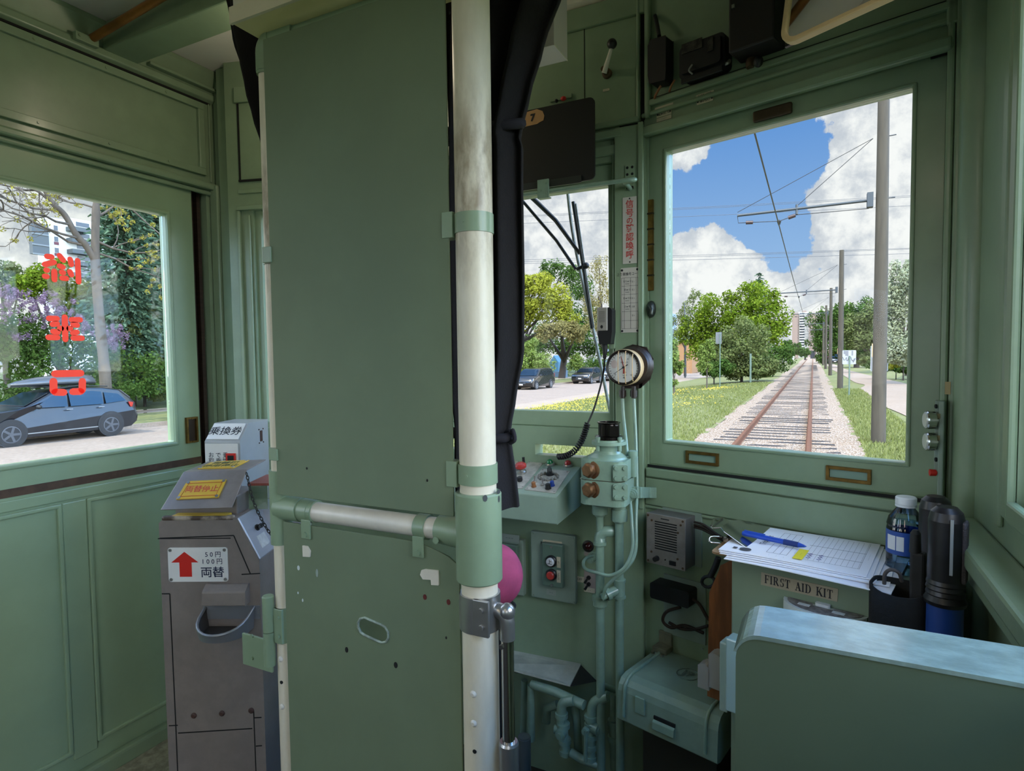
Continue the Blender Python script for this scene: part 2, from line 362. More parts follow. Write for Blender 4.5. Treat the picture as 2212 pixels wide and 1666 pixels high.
pu = MB(); (pa0, pb0), (pa1, pb1) = LW.px(403, 958), LW.px(425, 900)
pu.rim(LW, pa0, pa1, pb0, pb1, .006, -.004, .006); pu.box(LW, pa0 + .005, pa1 - .005, pb0 + .005, pb1 - .005, -.004, -.002, 1)
for b in (pb0 + .004, pb1 - .004): pu.bolt(LW, (pa0 + pa1) / 2, b, .003, .006, .002)
pu.build('recessed_pull', [BRASS, mat('brown_recess', '33271a', .5, .3)], door)
# lettering on the pane, read from outside (mirrored from in here): three characters in stencil strokes
def stroke(mb, pts, w, c, fr=LW):
    q = [fr.px(x, y, c) for x, y in pts]
    for (a, b), (d, e) in zip(q, q[1:]):
        L = math.hypot(d - a, e - b); ux, uy = (d - a) / L, (e - b) / L; h = w / 2; k0 = min(h * .40, L * .3)
        a, b, d, e = a + ux * k0, b + uy * k0, d - ux * k0, e - uy * k0
        poly = [(a - uy * h, b + ux * h)]
        for k in range(5): t = math.radians(90 + 45 * k); poly.append((a + h * (ux * math.cos(t) - uy * math.sin(t)), b + h * (uy * math.cos(t) + ux * math.sin(t))))
        for k in range(5): t = math.radians(-90 + 45 * k); poly.append((d + h * (ux * math.cos(t) - uy * math.sin(t)), e + h * (uy * math.cos(t) + ux * math.sin(t))))
        c += .00012; mb.add([fr.p(q_[0], q_[1], c) for q_ in poly[1:]], [tuple(range(len(poly) - 1))])
z1 = lambda x, y: (x / 5.205, 380 + y / 5.205); z2 = lambda x, y: (x / 4.9, 640 + y / 4.9)
g = MB(); w1 = .0150
for pts in (((515, 905), (595, 912)), ((660, 885), (720, 960)), ((490, 1000), (620, 968)), ((655, 1010), (720, 1030)), ((610, 1060), (612, 1180)), ((515, 1060), (535, 1060)),
            ((490, 1128), (540, 1132)), ((680, 1080), (725, 1092)), ((685, 1148), (760, 1155)), ((785, 925), (805, 1010)), ((780, 1065), (810, 1125)), ((872, 940), (884, 1205))):
    stroke(g, [z1(*p) for p in pts], w1, -.0215)
for pts in (((505, 235), (615, 238)), ((745, 250), (860, 250)), ((685, 210), (692, 470)), ((545, 300), (615, 288)), ((760, 298), (830, 308)), ((628, 341), (652, 341)), ((726, 342), (752, 342)),
            ((550, 370), (625, 385)), ((760, 392), (825, 378)), ((500, 435), (620, 438)), ((765, 442), (880, 445))):
    stroke(g, [z2(*p) for p in pts], w1 * 1.05, -.0215)
for pts in (((565, 822), (870, 815)), ((565, 885), (568, 1015), (690, 1020)), ((755, 1012), (870, 1008), (872, 885))):
    stroke(g, [z2(*p) for p in pts], w1 * 1.3, -.0215)
g.build('red_characters', leafmat('red_vinyl', 'ff5545', 'ff5545', .7), door)
bb = MB().box(LW, AW0, 1.40, 0, .05, 0, .03); struct(bb, 'baseboard_left', GREEN, .008)
sl_ = MB().prism(Fr((-1.84, 0, 0), (1, 0, 0), Z3, (0, 1, 0)), [(0, 0), (.20, 0), (.20, .006), (0, .006)], .3, 1.35)
struct(sl_, 'trim_6', mat('pale_step_plate', 'a9a58f', .6, var=.45, vs=40, bump=.5, bs=70))
# ---- right wall
wr = MB(); R1 = -1.36
wr.box(RW, R1, 6.5, 0, .97, -.07, 0); wr.box(RW, R1, 6.5, 1.78, ZC, -.07, 0); wr.box(RW, R1, -1.075, .97, 1.78, -.07, 0)
for y in (-.30, .9, 2.0, 3.1, 4.2, 5.3, 6.3): wr.box(RW, y - (.07 if y < 0 else .2), y + .2, .97, 1.78, -.07, 0)  # wide pillars out of view, shaped to dim the driver's partition
wr.box(RW, -.30, .42, .97, 1.78, -.07, 0)  # unseen window bay filled in to keep direct light off the partition
struct(wr, 'wall_right', GREEN)
wt = MB(); wt.box(RW, -1.105, -1.075, .955, 1.70, 0, .012); wt.box(RW, -1.165, -1.135, .93, ZC - .1, 0, .008); wt.box(RW, -1.07, -.30, .955, .985, 0, .014)
struct(wt, 'trim_7', GREEN, .004)
sr = MB(); sr.rim(RW, -1.075, -.37, .97, 1.78, .035, -.05, -.02); ws = struct(sr, 'window_3', GREEN, .004)
MB().box(RW, -1.041, -.404, 1.004, 1.746, -.037, -.033).build('pane', GLASS, ws)
cp = MB().lathe((.262, 1.352, 0), Z3, [(0, .032), (ZC, .032)], 24); struct(cp, 'wall_right_corner_post', GREEN)
ldg = MB(); ldg.box(RW, -1.30, -.71, .872, .905, 0, .055); ldg.box(RW, -1.30, -.71, .835, .872, 0, .04); struct(ldg, 'trim_8', GREEN, .006)
# ---- rear end of the saloon, unseen, windowless to keep light off the partition
wb = MB().box(WORLD, -1.95, .34, -6.56, -6.5, 0, ZC)
struct(wb, 'wall_rear', GREEN)
# ---- front wall, centre
wf = MB(); s0, s1, zt, zb = -.705, -.448, .954, .915
XL, XR = -1.20, -.385
wf.box(FW, XL, XR, 0, zb, -.06, 0); wf.box(FW, XL, XR, zt, 1.0, -.06, 0)
for q in ((XL, -1.05), (-.772, s0), (s1, XR)): wf.box(FW, q[0], q[1], zb, zt, -.06, 0)
wf.box(FW, XL, -1.115, 1.0, 1.70, -.06, 0); wf.box(FW, -.462, XR, 1.0, 1.70, -.06, 0); wf.box(FW, XL, XR, 1.70, ZC, -.06, 0)
for x in (s0, -.772): wf.rim(FW, x - (.0 if x == s0 else .278), s1 if x == s0 else x, zb, zt, .004, -.03, .002, tb=.004)
struct(wf, 'wall_front', GREEN)
sf = MB(); gx0, gx1, gz0, gz1 = -1.09, -.489, 1.043, 1.645
sf.holed(FW, [(-1.115, 1.0), (-.462, 1.0), (-.462, 1.70), (-1.115, 1.70)], [(gx0, gz0), (gx1, gz0), (gx1, gz1), (gx0, gz1)], -.045, -.012)
w1_ = struct(sf, 'window_1', GREEN, .003)
MB().box(FW, gx0 + .001, gx1 - .001, gz0 + .001, gz1 - .001, -.031, -.027).build('pane', GLASS, w1_)
po = MB().box(FW, -.463, -.388, 0, 1.778, 0, .018); po.box(FW, -.472, -.466, .9, 1.75, 0, .008); po.box(FW, -.400, -.386, .80, 1.78, .018, .026)
struct(po, 'trim_9', GREEN, .003)
hd = MB(); hd.box(FW, -1.19, -.462, 1.715, 1.74, 0, .012); hd.box(FW, -1.19, -.44, 1.755, 1.775, 0, .02); hd.box(FW, -1.19, -.40, 1.79, 2.05, 0, .006)
hd.box(FW, -1.19, -.385, 2.05, 2.105, 0, .014); hd.box(FW, -1.19, -.40, 1.785, 1.80, 0, .016)
hd.box(FW, -.406, -.398, 1.79, 2.10, 0, .016)
struct(hd, 'trim_10', GREEN, .004)
sm_ = MB().box(FW, -.5465, -.5445, 1.80, 2.05, .005, .0068); sm_.box(FW, -.452, -.39, 1.779, 1.789, 0, .006); sm_.box(FW, -.397, -.388, 1.79, 2.1, .0, .004); struct(sm_, 'trim_11', DARK)
cm = MB().prism(Fr((0, 1.55, 0), (0, -1, 0), Z3, (1, 0, 0)), [(0, 2.105), (.02, 2.115), (.05, ZC - .006), (.05, ZC), (0, ZC)], -1.75, .22); struct(cm, 'trim_12', CREAM)
# ---- front wall, right section
(ra0, _), (ra1, _q) = RF.px(1444.7, 640, -.02), RF.px(1966, 600, -.02); rz0, rz1 = .979, 1.702
so0, so1, sz0, sz1 = .004, .628, .914, 1.772
wr2 = MB(); RA1 = .69
wr2.box(RF, 0, RA1, 0, sz0, -.06, 0); wr2.box(RF, 0, RA1, sz1, ZC, -.06, 0); wr2.box(RF, so1, RA1, sz0, sz1, -.06, 0); wr2.box(RF, -.01, so0, sz0, sz1, -.06, 0)
struct(wr2, 'wall_front_right', GREEN)
sh = MB(); sh.holed(RF, [(so0, sz0), (so1 - .004, sz0), (so1 - .004, sz1 + .002), (so0, sz1 + .002)], [(ra0, rz0), (ra1, rz0), (ra1, rz1), (ra0, rz1)], -.042, -.008)
sh.rim(RF, ra0 - .008, ra1 + .008, rz0 - .008, rz1 + .008, .008, -.01, -.004)
w2 = struct(sh, 'window_2', GREEN, .003)
MB().box(RF, ra0 + .001, ra1 - .001, rz0 + .001, rz1 - .001, -.026, -.022).build('pane', GLASS, w2)
for (x0, y0, x1, y1) in ((1482, 975, 1553, 1005), (1784, 1006, 1882, 1045)):
    mx, my = (x0 + x1) / 2, (y0 + y1) / 2; a, b = RF.px(mx, my, -.008); hw = abs(RF.px(x1, my, -.008)[0] - RF.px(x0, my, -.008)[0]) / 2; hh = .0155
    h = MB().rim(RF, a - hw, a + hw, b - hh, b + hh, .007, -.010, -.002); h.box(RF, a - hw + .006, a + hw - .006, b - hh + .006, b + hh - .006, -.009, -.0075, 1)
    for sx in (-1, 1):
        for sy in (-1, 1): h.bolt(RF, a + sx * (hw - .004), b + sy * (hh - .004), .002, -.002, .0012)
    h.build('sash_pull', [BRASS, mat('green_recess_paint', '7a9686', .45)], w2, .0012)
h = MB(); (a0, b0), (a1, b1) = RF.px(1628, 252, -.004), RF.px(1712, 232, -.004); h.box(RF, a0, a1, b1 - .012, b1 + .012, -.008, .004)
h.build('top_stop_plate', mat('dull_dark_brass', '4a3d2c', .5, .6, var=.3, vs=40), w2, .004)
h = MB()
a, b = RF.px(1407, 530, -.006); b0, b1 = RF.px(1407, 628, -.006)[1], RF.px(1407, 432, -.006)[1]
h.box(RF, a - .007, a + .006, b0, b1, -.008, -.001)
for k in range(5): h.box(RF, a - .0085, a + .007, b0 + (b1 - b0) * (.16 + .17 * k), b0 + (b1 - b0) * (.16 + .17 * k) + .004, -.008, .001, 1)
h.build('hinge', [BRASS, mat('dark_brass', '3b2f1f', .5, .5)], w2)
h = MB(); a, b = RF.px(1407, 668, -.004); h.ball(RF.p(a, b, -.004), (.012, .022, .014), 12, 8, 0, RF); h.tube([RF.p(a - .003, b + .01, .004), RF.p(a + .012, b - .002, .016), RF.p(a + .01, b - .014, .014)], .004, 8)
h.build('sash_lock', mat('dark_worn_steel', '4b4f4c', .35, .7), w2)
tm = MB(); tm.box(RF, .0, .632, sz1 - .028, sz1 - .004, 0, .022); tm.box(RF, -.01, .64, sz1 + .022, sz1 + .034, 0, .010); struct(tm, 'trim_13', GREEN, .009)
t4 = MB(); t4.box(RF, so0, so1, sz0 - .030, sz0 - .007, -.002, .012); t4.box(RF, so0 - .004, .64, .885 - .075, .885 - .005, 0, .008); t4.box(RF, -.012, .64, .80, .808, 0, .006)
struct(t4, 'trim_14', GREEN, .003)
gp = MB().box(RF, so0, so1, sz0 - .007, sz0, -.001, .0015); gp.box(RF, so1 - .004, so1 + .001, sz0, sz1 - .03, -.004, .001); gp.box(RF, so1 - .03, so1 + .001, sz1 - .031, sz1 - .026, .0, .0025); struct(gp, 'trim_15', DARK)
up = MB(); up.box(RF, .004, .64, 1.818, 1.834, 0, .012); up.box(RF, .002, .016, 1.79, 2.12, 0, .014); up.box(RF, .622, .64, 1.79, 2.12, 0, .012); up.box(RF, .004, .64, 2.105, 2.12, 0, .012)
struct(up, 'trim_16', GREEN, .004)
ul = MB().box(RF, .016, .62, 1.834, 1.838, 0, .004); ul.box(RF, .016, .62, 2.098, 2.105, 0, .004); struct(ul, 'trim_17', DARK)
rp = MB()
for x, wd in ((2043, .012), (2062, .013), (2074, .010)):
    a, b = RF.px(x, 700); rp.box(RF, a - wd / 2, a + wd / 2, .80, ZC - .02, 0, .012)
struct(rp, 'trim_18', GREEN, .004)
# ---- front wall, left section
wl2 = MB(); (la, lb0), (_q, lb1) = LF.px(574, 905), LF.px(574, 474)
wl2.box(LF, -.56, la - .02, 0, ZC, -.06, 0); wl2.box(LF, -.06, 0.02, 0, ZC, -.06, 0); wl2.box(LF, la - .02, -.06, 0, lb0 - .03, -.06, 0); wl2.box(LF, la - .02, -.06, lb1 + .03, ZC, -.06, 0)
struct(wl2, 'wall_front_left', GREEN)
s4 = MB().rim(LF, la - .03, -.05, lb0 - .04, lb1 + .045, .03, -.04, -.01); w4 = struct(s4, 'window_4', GREEN, .003)
MB().box(LF, la, -.08, lb0, lb1 + .015, -.027, -.023).build('pane', GLASS, w4)
l5 = MB(); a = LF.px(520, 600)[0]; a2 = LF.px(536, 600)[0]
l5.box(LF, a, a + .012, .8, 1.685, 0, .012); l5.box(LF, a2 + .01, a2 + .018, .8, 1.67, 0, .008); l5.box(LF, a, -.02, 1.685, 1.70, 0, .014)
l5.box(LF, -.52, -.02, 1.74, 1.755, 0, .006); l5.box(LF, -.52, -.02, 2.03, 2.08, 0, .012); struct(l5, 'trim_19', GREEN, .003)
l6 = MB(); b = LF.px(518, 392)[1]; l6.box(LF, -.515, -.02, b - .003, b + .003, 0, .007); l6.box(LF, -.515, -.510, b, 2.03, 0, .004); struct(l6, 'trim_20', DARK)
# ---- beam across the ceiling, and the copper pipe beside it
bm = MB().box(WORLD, -1.83, .25, 1.072, 1.172, 2.088, ZC - .001); struct(bm, 'ceiling_beam', GREEN, .004)
pp = MB(); q = aX(172, 88, -1.84); pp.tube([(-1.82, 1.035, 2.098), (-1.5, 1.035, 2.13), (.2, 1.035, 2.13)], .011, 10)
tag(pp.build('copper_pipe', mat('worn_copper_pipe', 'a06a35', .4, .5, var=.4, vs=12)), 'rusty orange pipe along the green ceiling beam', 'pipe')
lc = MB().box(LW, .99, 1.05, 2.078, 2.10, .016, .034); lc.bolt(LW, 1.0, 2.09, .004, .034, .003); tag(lc.build('pipe_clip', GREEN, None, .004), 'small green clip holding the orange pipe at the cornice', 'clip')
# ---- saloon ceiling lamps, unseen, added to brighten the cab from behind
def ceiling_fill_lamp(i, y):
    t = thing('ceiling_fill_lamp', 'added unseen ceiling lamp of the saloon, ' + ('nearest to the cab', 'midway along the car', 'nearest the rear wall')[i], 'lamp', (-.79, y, ZC - .05), 'added saloon ceiling lamps')
    MB().box(WORLD, -.90, -.68, y - .5, y + .5, ZC - .02, ZC - .001).build('lamp_housing', WHITE, t, .006)
    d = MB(); d.box(WORLD, -.88, -.70, y - .48, y + .48, ZC - .05, ZC - .02); d.build('diffuser', mat('lamp_diffuser', 'f4f1ea', .5, emit='fff3e0'), t, .01)
    for dy in (-.3, .3):
        l = bpy.data.lights.new('ceiling_fill_light', 'POINT'); l.shadow_soft_size = .05; l.energy = LAMP; l.color = (1, .83, .60)
        o = bpy.data.objects.new('ceiling_fill_light', l); COL.objects.link(o); o.parent = t; o.location = (0, dy, -.07)
LAMP = 1.6
for i, y in enumerate((-1.2, -2.8, -4.6)): ceiling_fill_lamp(i, y)
cl0 = thing('cab_fill_lamp', 'small round lamp added out of sight above the driver to brighten the ceiling', 'lamp', (-1.2, 1.2, ZC - .05))  # added lamp, hidden behind the screen, lifts the dark vestibule ceiling
MB().lathe((-1.2, 1.2, ZC - .001), -Z3, [(0, .075), (.012, .075), (.02, .065)], 24).build('lamp_base', CREAM, cl0)
MB().lathe((-1.2, 1.2, ZC - .02), -Z3, [(0, .062), (.03, .058), (.065, .04), (.08, .01)], 24).build('dome', mat('lamp_diffuser', 'f4f1ea'), cl0)
l = bpy.data.lights.new('cab_fill_light', 'POINT'); l.shadow_soft_size = .03; l.energy = 1.8; l.color = (1, .84, .62)
o = bpy.data.objects.new('cab_fill_light', l); COL.objects.link(o); o.parent = cl0; o.location = (0, 0, -.10)
# ================================================================== driver's partition
def vx(fr, x, y, c=0): return fr.px(x, y, c)
def zpx(y, x=1012, fr=PT, c=0): return fr.px(x, y, c)[1]
part = thing('partition_screen', 'tall green sheet metal screen behind the driver, framed by two cream poles', 'partition', (-.72, .85, 0))
xl, xr, rl, rr = -.936, -.488, .0155, .030
def cyl(mb, x, z0, z1, r, n=24, mi=0, y=.85, prof=None):
    mb.lathe((x, y, z0), Z3, prof or [(0, r), (z1 - z0, r)], n, mi); return mb
cyl(MB(), xl, 0, zpx(150, 575), rl).build('slim_pole', CREAMW, part)
o = cyl(MB(), xr, 0, ZC - .002, rr, 32).build('thick_pole', CREAMW, part)
pt1 = zpx(95, 595); pbL, pbR = zpx(1065, 622), zpx(1107, 992)
MB().box(PT, xl + .016, -.522, pbL + .001, pt1, .018, .022).build('upper_panel', mat('panel_green_paint', '6f7e63', .68, var=.10, vs=5, bump=.08, bs=40), part, .001)
t = MB(); zt = zpx(88, 592); t.tube([(xl, .85, zt), (-.45, .85, zt)], .0145, 16); t.build('top_rail', GREEN, part)
t = MB(); t.tube(arc((xl + .022, .85, zt - .022), (0, 0, 1), (-1, 0, 0), .022, 0, 90, 6) + [(xl, .85, zt - .055)], .020, 16); t.lathe((xl, .85, zt - .06), Z3, [(0, .0185), (.03, .0185)], 20)
t.lathe((xl + .02, .85, zt), (1, 0, 0), [(0, .0185), (.06, .0185)], 20); t.build('corner_elbow', GREEN, part)
# mid rail with its tees and straps
zm = .908; rm = .0185
t = MB(); t.tube([(xl, .85, zm), (xr, .85, zm)], rm, 20); t.build('mid_rail', CREAM, part)
t = MB()
z0, z1 = zpx(1172, 605), zpx(1015, 605); t.lathe((xl, .85, z0), Z3, [(0, .017), (0, .0205), (z1 - z0, .0205), (z1 - z0, .016)], 24)
t.lathe((xl, .85, zm), (1, 0, 0), [(0, .024), (.058, .024), (.058, .021), (.062, .021), (.062, .0225), (.085, .0225), (.085, .0185)], 20)
t.build('slim_pole_tee', GREEN, part, .002)
t = MB()
z0, z1 = zpx(1252, 1040), zpx(1062, 1040); t.lathe((xr, .85, z0), Z3, [(0, .031), (0, .0365), (.002, .038), (z1 - z0 - .003, .038), (z1 - z0, .036), (z1 - z0, .030)], 32)
t.lathe((xr, .85, zm), (-1, 0, 0), [(.02, .028), (.052, .026), (.075, .024), (.075, .019)], 20); t.bolt(PT, -.556, zm - .012, .006, .024, .002)
t.build('thick_pole_tee', GREEN, part, .002)
for (x, zz) in ((-.852, zm), (-.596, zm)):
    t = MB(); t.lathe((x - .011, .85, zz), (1, 0, 0), [(0, .0188), (0, .0215), (.022, .0215), (.022, .0188)], 20)
    t.box(PT, x - .011, x + .011, zz - .048, zz - .012, .0165, .0205); t.bolt(PT, x, zz - .040, .0055, .0205, .003); t.build('rail_strap', GREEN, part, .001)
# bands on the poles
for (y0, y1, x, X, r) in ((508, 466, 1012, xr, .0315), (1042, 1000, 1028, xr, .0325), (990, 965, 605, xl, .0175), (572, 538, 592, xl, .0175)):
    z0, z1 = PT.px(x, y0)[1], PT.px(x, y1)[1]; t = MB(); t.lathe((X, .85, z0), Z3, [(0, r - .002), (0, r), (z1 - z0, r), (z1 - z0, r - .002)], 28)
    if X == xr: t.box(PT, X - .046, X - .026, z0 - .006, z1 + .004, .0, .024); t.bolt(PT, X - .002, (z0 + z1) / 2, .002, r - .001, .002)
    else: t.box(PT, X, X + .022, z0, z1, .013, .026)
    t.build('pole_band', GREEN, part, .0012)
# lower panel with its slot
xa, xb = xl + .022, -.517; zl = .885
sa, sb = PT.px(786, 1345, .0), PT.px(852, 1362, .0); cxs, czs = (sa[0] + sb[0]) / 2, (sa[1] + sb[1]) / 2; hl = (sb[0] - sa[0]) / 2
outer = [(xa, 0), (xb, 0), (xb, .30), (xb, .6), (xb, .855), (xb - .02, .868), (-.56, .875), (-.60, zl), (-.75, zl), (xa, zl), (xa, .6), (xa, .3)]
_r = .0165; inner = [(cxs + sg * (hl - _r) + _r * math.cos(math.radians(q)), czs + _r * math.sin(math.radians(q)) - .10 * sg * (hl - _r) * 1.6) for sg, q in ((-1, -90), (1, -90), (1, -50), (1, -15), (1, 20), (1, 55), (1, 90), (-1, 90), (-1, 130), (-1, 165), (-1, 195), (-1, 230))]
t = MB(); t.holed(PT, outer, inner, .012, .016)
lpan = t.build('lower_panel', mat('panel_green_paint', '83a58d'), part, .001)
t = MB(); n = len(inner); t.tube([PT.p(a, b, .0165) for a, b in inner], .0022, 6, 0, False, True); t.build('slot_edge', mat('chipped_pale_edge', 'a9b8a9', .6, var=.5, vs=90), part)
for (x, y, w, hh, m) in ((918, 1290, 4.5, 6, 'dull_red_hole'), (969, 1301, 4.5, 6, 'dull_red_hole'), (749, 1404, 4.5, 6.5, None), (855, 1437, 5, 7, None), (964, 1378, 2, 3, None), (663, 1012, 2.5, 3, None), (923, 1038, 2, 3, None), (972, 28, 2, 3, None)):
    c0 = .016 if y > 1100 else .022
    a, b = PT.px(x, y, c0); k = 1 / 1240
    t = MB(); t.prism(PT, [(a + w * k * math.cos(q * .524), b + hh * k * math.sin(q * .524)) for q in range(12)], c0, c0 + .0006); t.build('screw_hole', mat(m, '5a1c17', .7) if m else DARK, part)
t = MB()
for poly in (((655, 1178), (666, 1180), (672, 1190), (671, 1203), (656, 1202)), ((912, 1231), (920, 1229), (948, 1232), (949, 1264), (933, 1263), (932, 1252), (915, 1251), (909, 1241))):
    t = MB(); t.prism(PT, [PT.px(x, y, .016) for x, y in poly][::-1], .016, .0185); t.build('peeled_tab', CREAM, part, .0008)
for (x, y, w, hh) in ((645, 1227, 4, 6), (644, 1281, 2, 3), (654, 1297, 2, 4)):
    a, b = PT.px(x, y, .016); t = MB(); t.prism(PT, [(a + w / 1240 * math.cos(q * .7854), b + hh / 1240 * math.sin(q * .7854)) for q in range(8)], .016, .0166); t.build('paint_chip', mat('pale_chip', 'c9d3d2', .6), part)
a, b = PT.px(685, 1238, .016); t = MB(); t.prism(PT, [(a + .003 * math.cos(q * .7854), b + .008 * math.sin(q * .7854)) for q in range(8)], .016, .0167)
t.build('paint_chip', mat('chip_grey', '92a097', .6), part)
for (x, y, dark) in ((614, 1427, 0), (615, 1477, 1), (617, 1530, 0), (1028, 1502, 0), (1028, 1565, 0), (1028, 1625, 1)):
    X, r = (xl, rl) if x < 800 else (xr, rr); b = PT.px(x, y, r)[1]; t = MB()
    if dark: t.disc(PT, X + .003, b, .0035, r - .002, r + .0005, 10)
    else: t.lathe(PT.p(X + .002, b, r - .002), PT.w, [(0, .006), (.002, .006), (.005, .003)], 10)
    t.build('rivet', DARK if dark else CREAM, part)
t = MB()
for (x, y, w, hh) in ((1066, 1068, 8, 5), (1052, 1075, 5, 7), (1072, 1085, 4, 7)):
    X = xr; a, b = PT.px(x, y, .02); th = math.asin(max(-1, min(1, (a - X) / .038))); 
    p = [(X + .0384 * math.sin(th + w / 1240 / .038 * math.cos(q * .7854)), .85 - .0384 * math.cos(th + w / 1240 / .038 * math.cos(q * .7854)), b + hh / 1240 * math.sin(q * .7854)) for q in range(8)]
    t = MB(); t.add(p, [tuple(range(8))]); t.build('tee_paint_chip', mat('bare_metal_chip', '3d4242', .5), part)
# gate hinge on the slim pole
t = MB(); (a, b0), b1 = PT.px(604, 1390, .016), PT.px(604, 1316, .016)[1]
t.box(PT, xl - .010, xl + .013, b0, b1, .012, .019); t.lathe((xl, .85, b0), Z3, [(0, .016), (0, .019), (b1 - b0, .019), (b1 - b0, .016)], 20)
for b in (b0 + .016, b1 - .016): t.bolt(PT, xl + .005, b, .004, .019, .004)
hg = t.build('gate_hinge', GREEN, part, .002)
hx, hy = -.957, .83
z0, z1 = aY(588, 1438, hy)[2], aY(588, 1290, hy)[2]; zmid = aY(588, 1366, hy)[2]
t = MB(); t.lathe((hx, hy, zmid + .001), Z3, [(0, .0115), (z1 - zmid - .002, .0115), (z1 - zmid, .010)], 18); t.lathe((hx, hy, z0), Z3, [(0, .0115), (zmid - z0 - .001, .0115)], 18); t.build('hinge_barrel', GREEN, hg)
t = MB(); q0 = aY(530, 1432, hy + .01); q1 = aY(530, 1366, hy + .01); t.box(WORLD, q0[0], hx, hy + .004, hy + .009, q0[2], q1[2])
F_ = Fr((0, hy + .004, 0), (1, 0, 0), Z3, (0, -1, 0))
for (x, y) in ((545, 1374), (545, 1422)): a, b = F_.px(x, y); t.bolt(F_, a, b, .004, 0, .003)
t.build('hinge_plate', GREEN, hg, .001)
# chromed grab bar of the gate on the thick pole
gb = thing('gate_bar', 'chromed folding gate bar clamped to the thick cream pole', 'gate', (-.44, .84, 0))
zc0, zc1 = aY(1066, 1380, .82)[2], aY(1066, 1302, .82)[2]
t = MB(); t.lathe((xr, .85, zc0), Z3, [(0, .0305), (0, .034), (zc1 - zc0, .034), (zc1 - zc0, .0305)], 28); t.box(PT, xr + .006, xr + .034, zc0, zc1, .028, .034)
for b in (zc0 + .015, zc1 - .016): t.bolt(PT, xr + .021, b, .0045, .034, .003)
t.build('clamp', SILVER, gb, .001)
bx, by = aY(1097, 1450, .85)[0], .85; ze = (zc0 + zc1) / 2 + .004
t = MB(); t.tube([(xr + .03, .85, ze), (bx - .018, by, ze)] + arc((bx - .018, by, ze - .018), (0, 0, 1), (1, 0, 0), .018, 10, 90, 5) + [(bx, by, ze - .045)], .0125, 16); t.ball((bx, by, ze), (.0135, .0135, .0145)); t.build('elbow', SILVER, gb)
zs = aY(1097, 1600, by)[2]
t = MB(); t.lathe((bx, by, zs - .03), Z3, [(0, .0105), (ze - zs, .0105)], 18); t.bolt(Fr((bx, by, 0), (1, 0, 0), Z3, (0, -1, 0)), -.006, ze - .055, .004, .009, .003); t.build('bar_tube', CHROME, gb)
t = MB(); t.lathe((bx, by, 0), Z3, [(0, .0165), (zs - .004, .0165), (zs, .0145)], 20); t.build('sleeve', SILVER, gb)
# header box above the partition
hb = thing('header_box', 'cream box with yellowish underside across the top of the partition', 'box', (-.45, .80, 1.80))
pa, pb = aZ(499, 62, 1.80), aZ(558, 85, 1.80); y0h, y1h = .785, .86
t = MB(); t.box(WORLD, -.945, .16, y0h, y1h + .05, 1.815, ZC - .001, 0); t.build('box_shell', CREAM, hb, .002)
t = MB(); t.box(WORLD, -.946, .16, y0h - .001, y1h + .05, 1.805, 1.815); t.build('underside', YELLOW, hb)
t = MB(); t.box(WORLD, -.948, .16, y0h - .006, y0h, 1.803, 1.832); t.box(WORLD, -.925, -.915, y0h - .004, y0h, 1.85, ZC - .02); t.build('front_lip', mat('header_cream', 'd5cbb2', .45, var=.1), hb)
MB().box(Fr((0, y0h - .006, 0), (1, 0, 0), Z3, (0, -1, 0)), -.875, -.866, 1.836, 1.844, 0, .003).build('latch', mat('tan_latch', '9c8566', .5), hb)

# ================================================================== curtains
def curtain(name, label, rows, y0, folds, mats, thick=.02, phase=0.0):
    """rows: (z, x_left, x_right); a gathered cloth, closed wavy section"""
    t = MB(); N = 64; R = []
    for k, (z, a, b) in enumerate(rows):
        w = b - a; ring = []
        for i in range(2 * N):
            s = i / N if i < N else (2 * N - i) / N
            side = 1 if i < N else -1
            d = math.sin(s * folds * 2 * PI + phase + .25 * math.sin(z * 5)) * min(.022, w * .16) + math.sin(s * folds * 4.6 * PI + 1) * .004
            ring.append((a + w * s, y0 + d + side * (.004 + thick * math.sin(PI * s) ** .5 * .5), z))
        R += ring
    n = 2 * N
    for k in range(len(rows) - 1):
        pass
    t.add(R, [(k * n + i, k * n + (i + 1) % n, (k + 1) * n + (i + 1) % n, (k + 1) * n + i) for k in range(len(rows) - 1) for i in range(n)], 0, True)
    t.add(R[:n], [tuple(range(n))]); t.add(R[-n:], [tuple(range(n))[::-1]])
    return t
YC = .975
def rowsof(spec, Y):
    out = []
    P = [(aY(xl_, yy, Y), aY(xr_, yy, Y)) for yy, xl_, xr_ in spec]
    zz = [p[0][2] * .5 + p[1][2] * .5 for p in P]
    for i in range(len(P) - 1):
        for k in range(4):
            s = k / 4; s2 = s * s * (3 - 2 * s) * .5 + s * .5
            out.append((zz[i] + (zz[i + 1] - zz[i]) * s, P[i][0][0] + (P[i + 1][0][0] - P[i][0][0]) * s2, P[i][1][0] + (P[i + 1][1][0] - P[i][1][0]) * s2))
    out.append((zz[-1], P[-1][0][0], P[-1][1][0])); return out
spec = ((-210, 940, 1275), (0, 950, 1216), (120, 956, 1170), (220, 960, 1140), (290, 962, 1122), (310, 963, 1119), (330, 962, 1124), (420, 962, 1124), (600, 964, 1126), (760, 968, 1124), (860, 972, 1106), (925, 980, 1096), (945, 980, 1094), (965, 980, 1098), (1030, 980, 1107), (1092, 984, 1113))
cu = thing('curtain', 'dark curtain gathered and tied beside the thick cream pole', 'curtain', (-.44, YC, .9))
curtain('c', '', rowsof(spec, YC), YC, 3.4, CLOTH).build('cloth', CLOTH, cu)
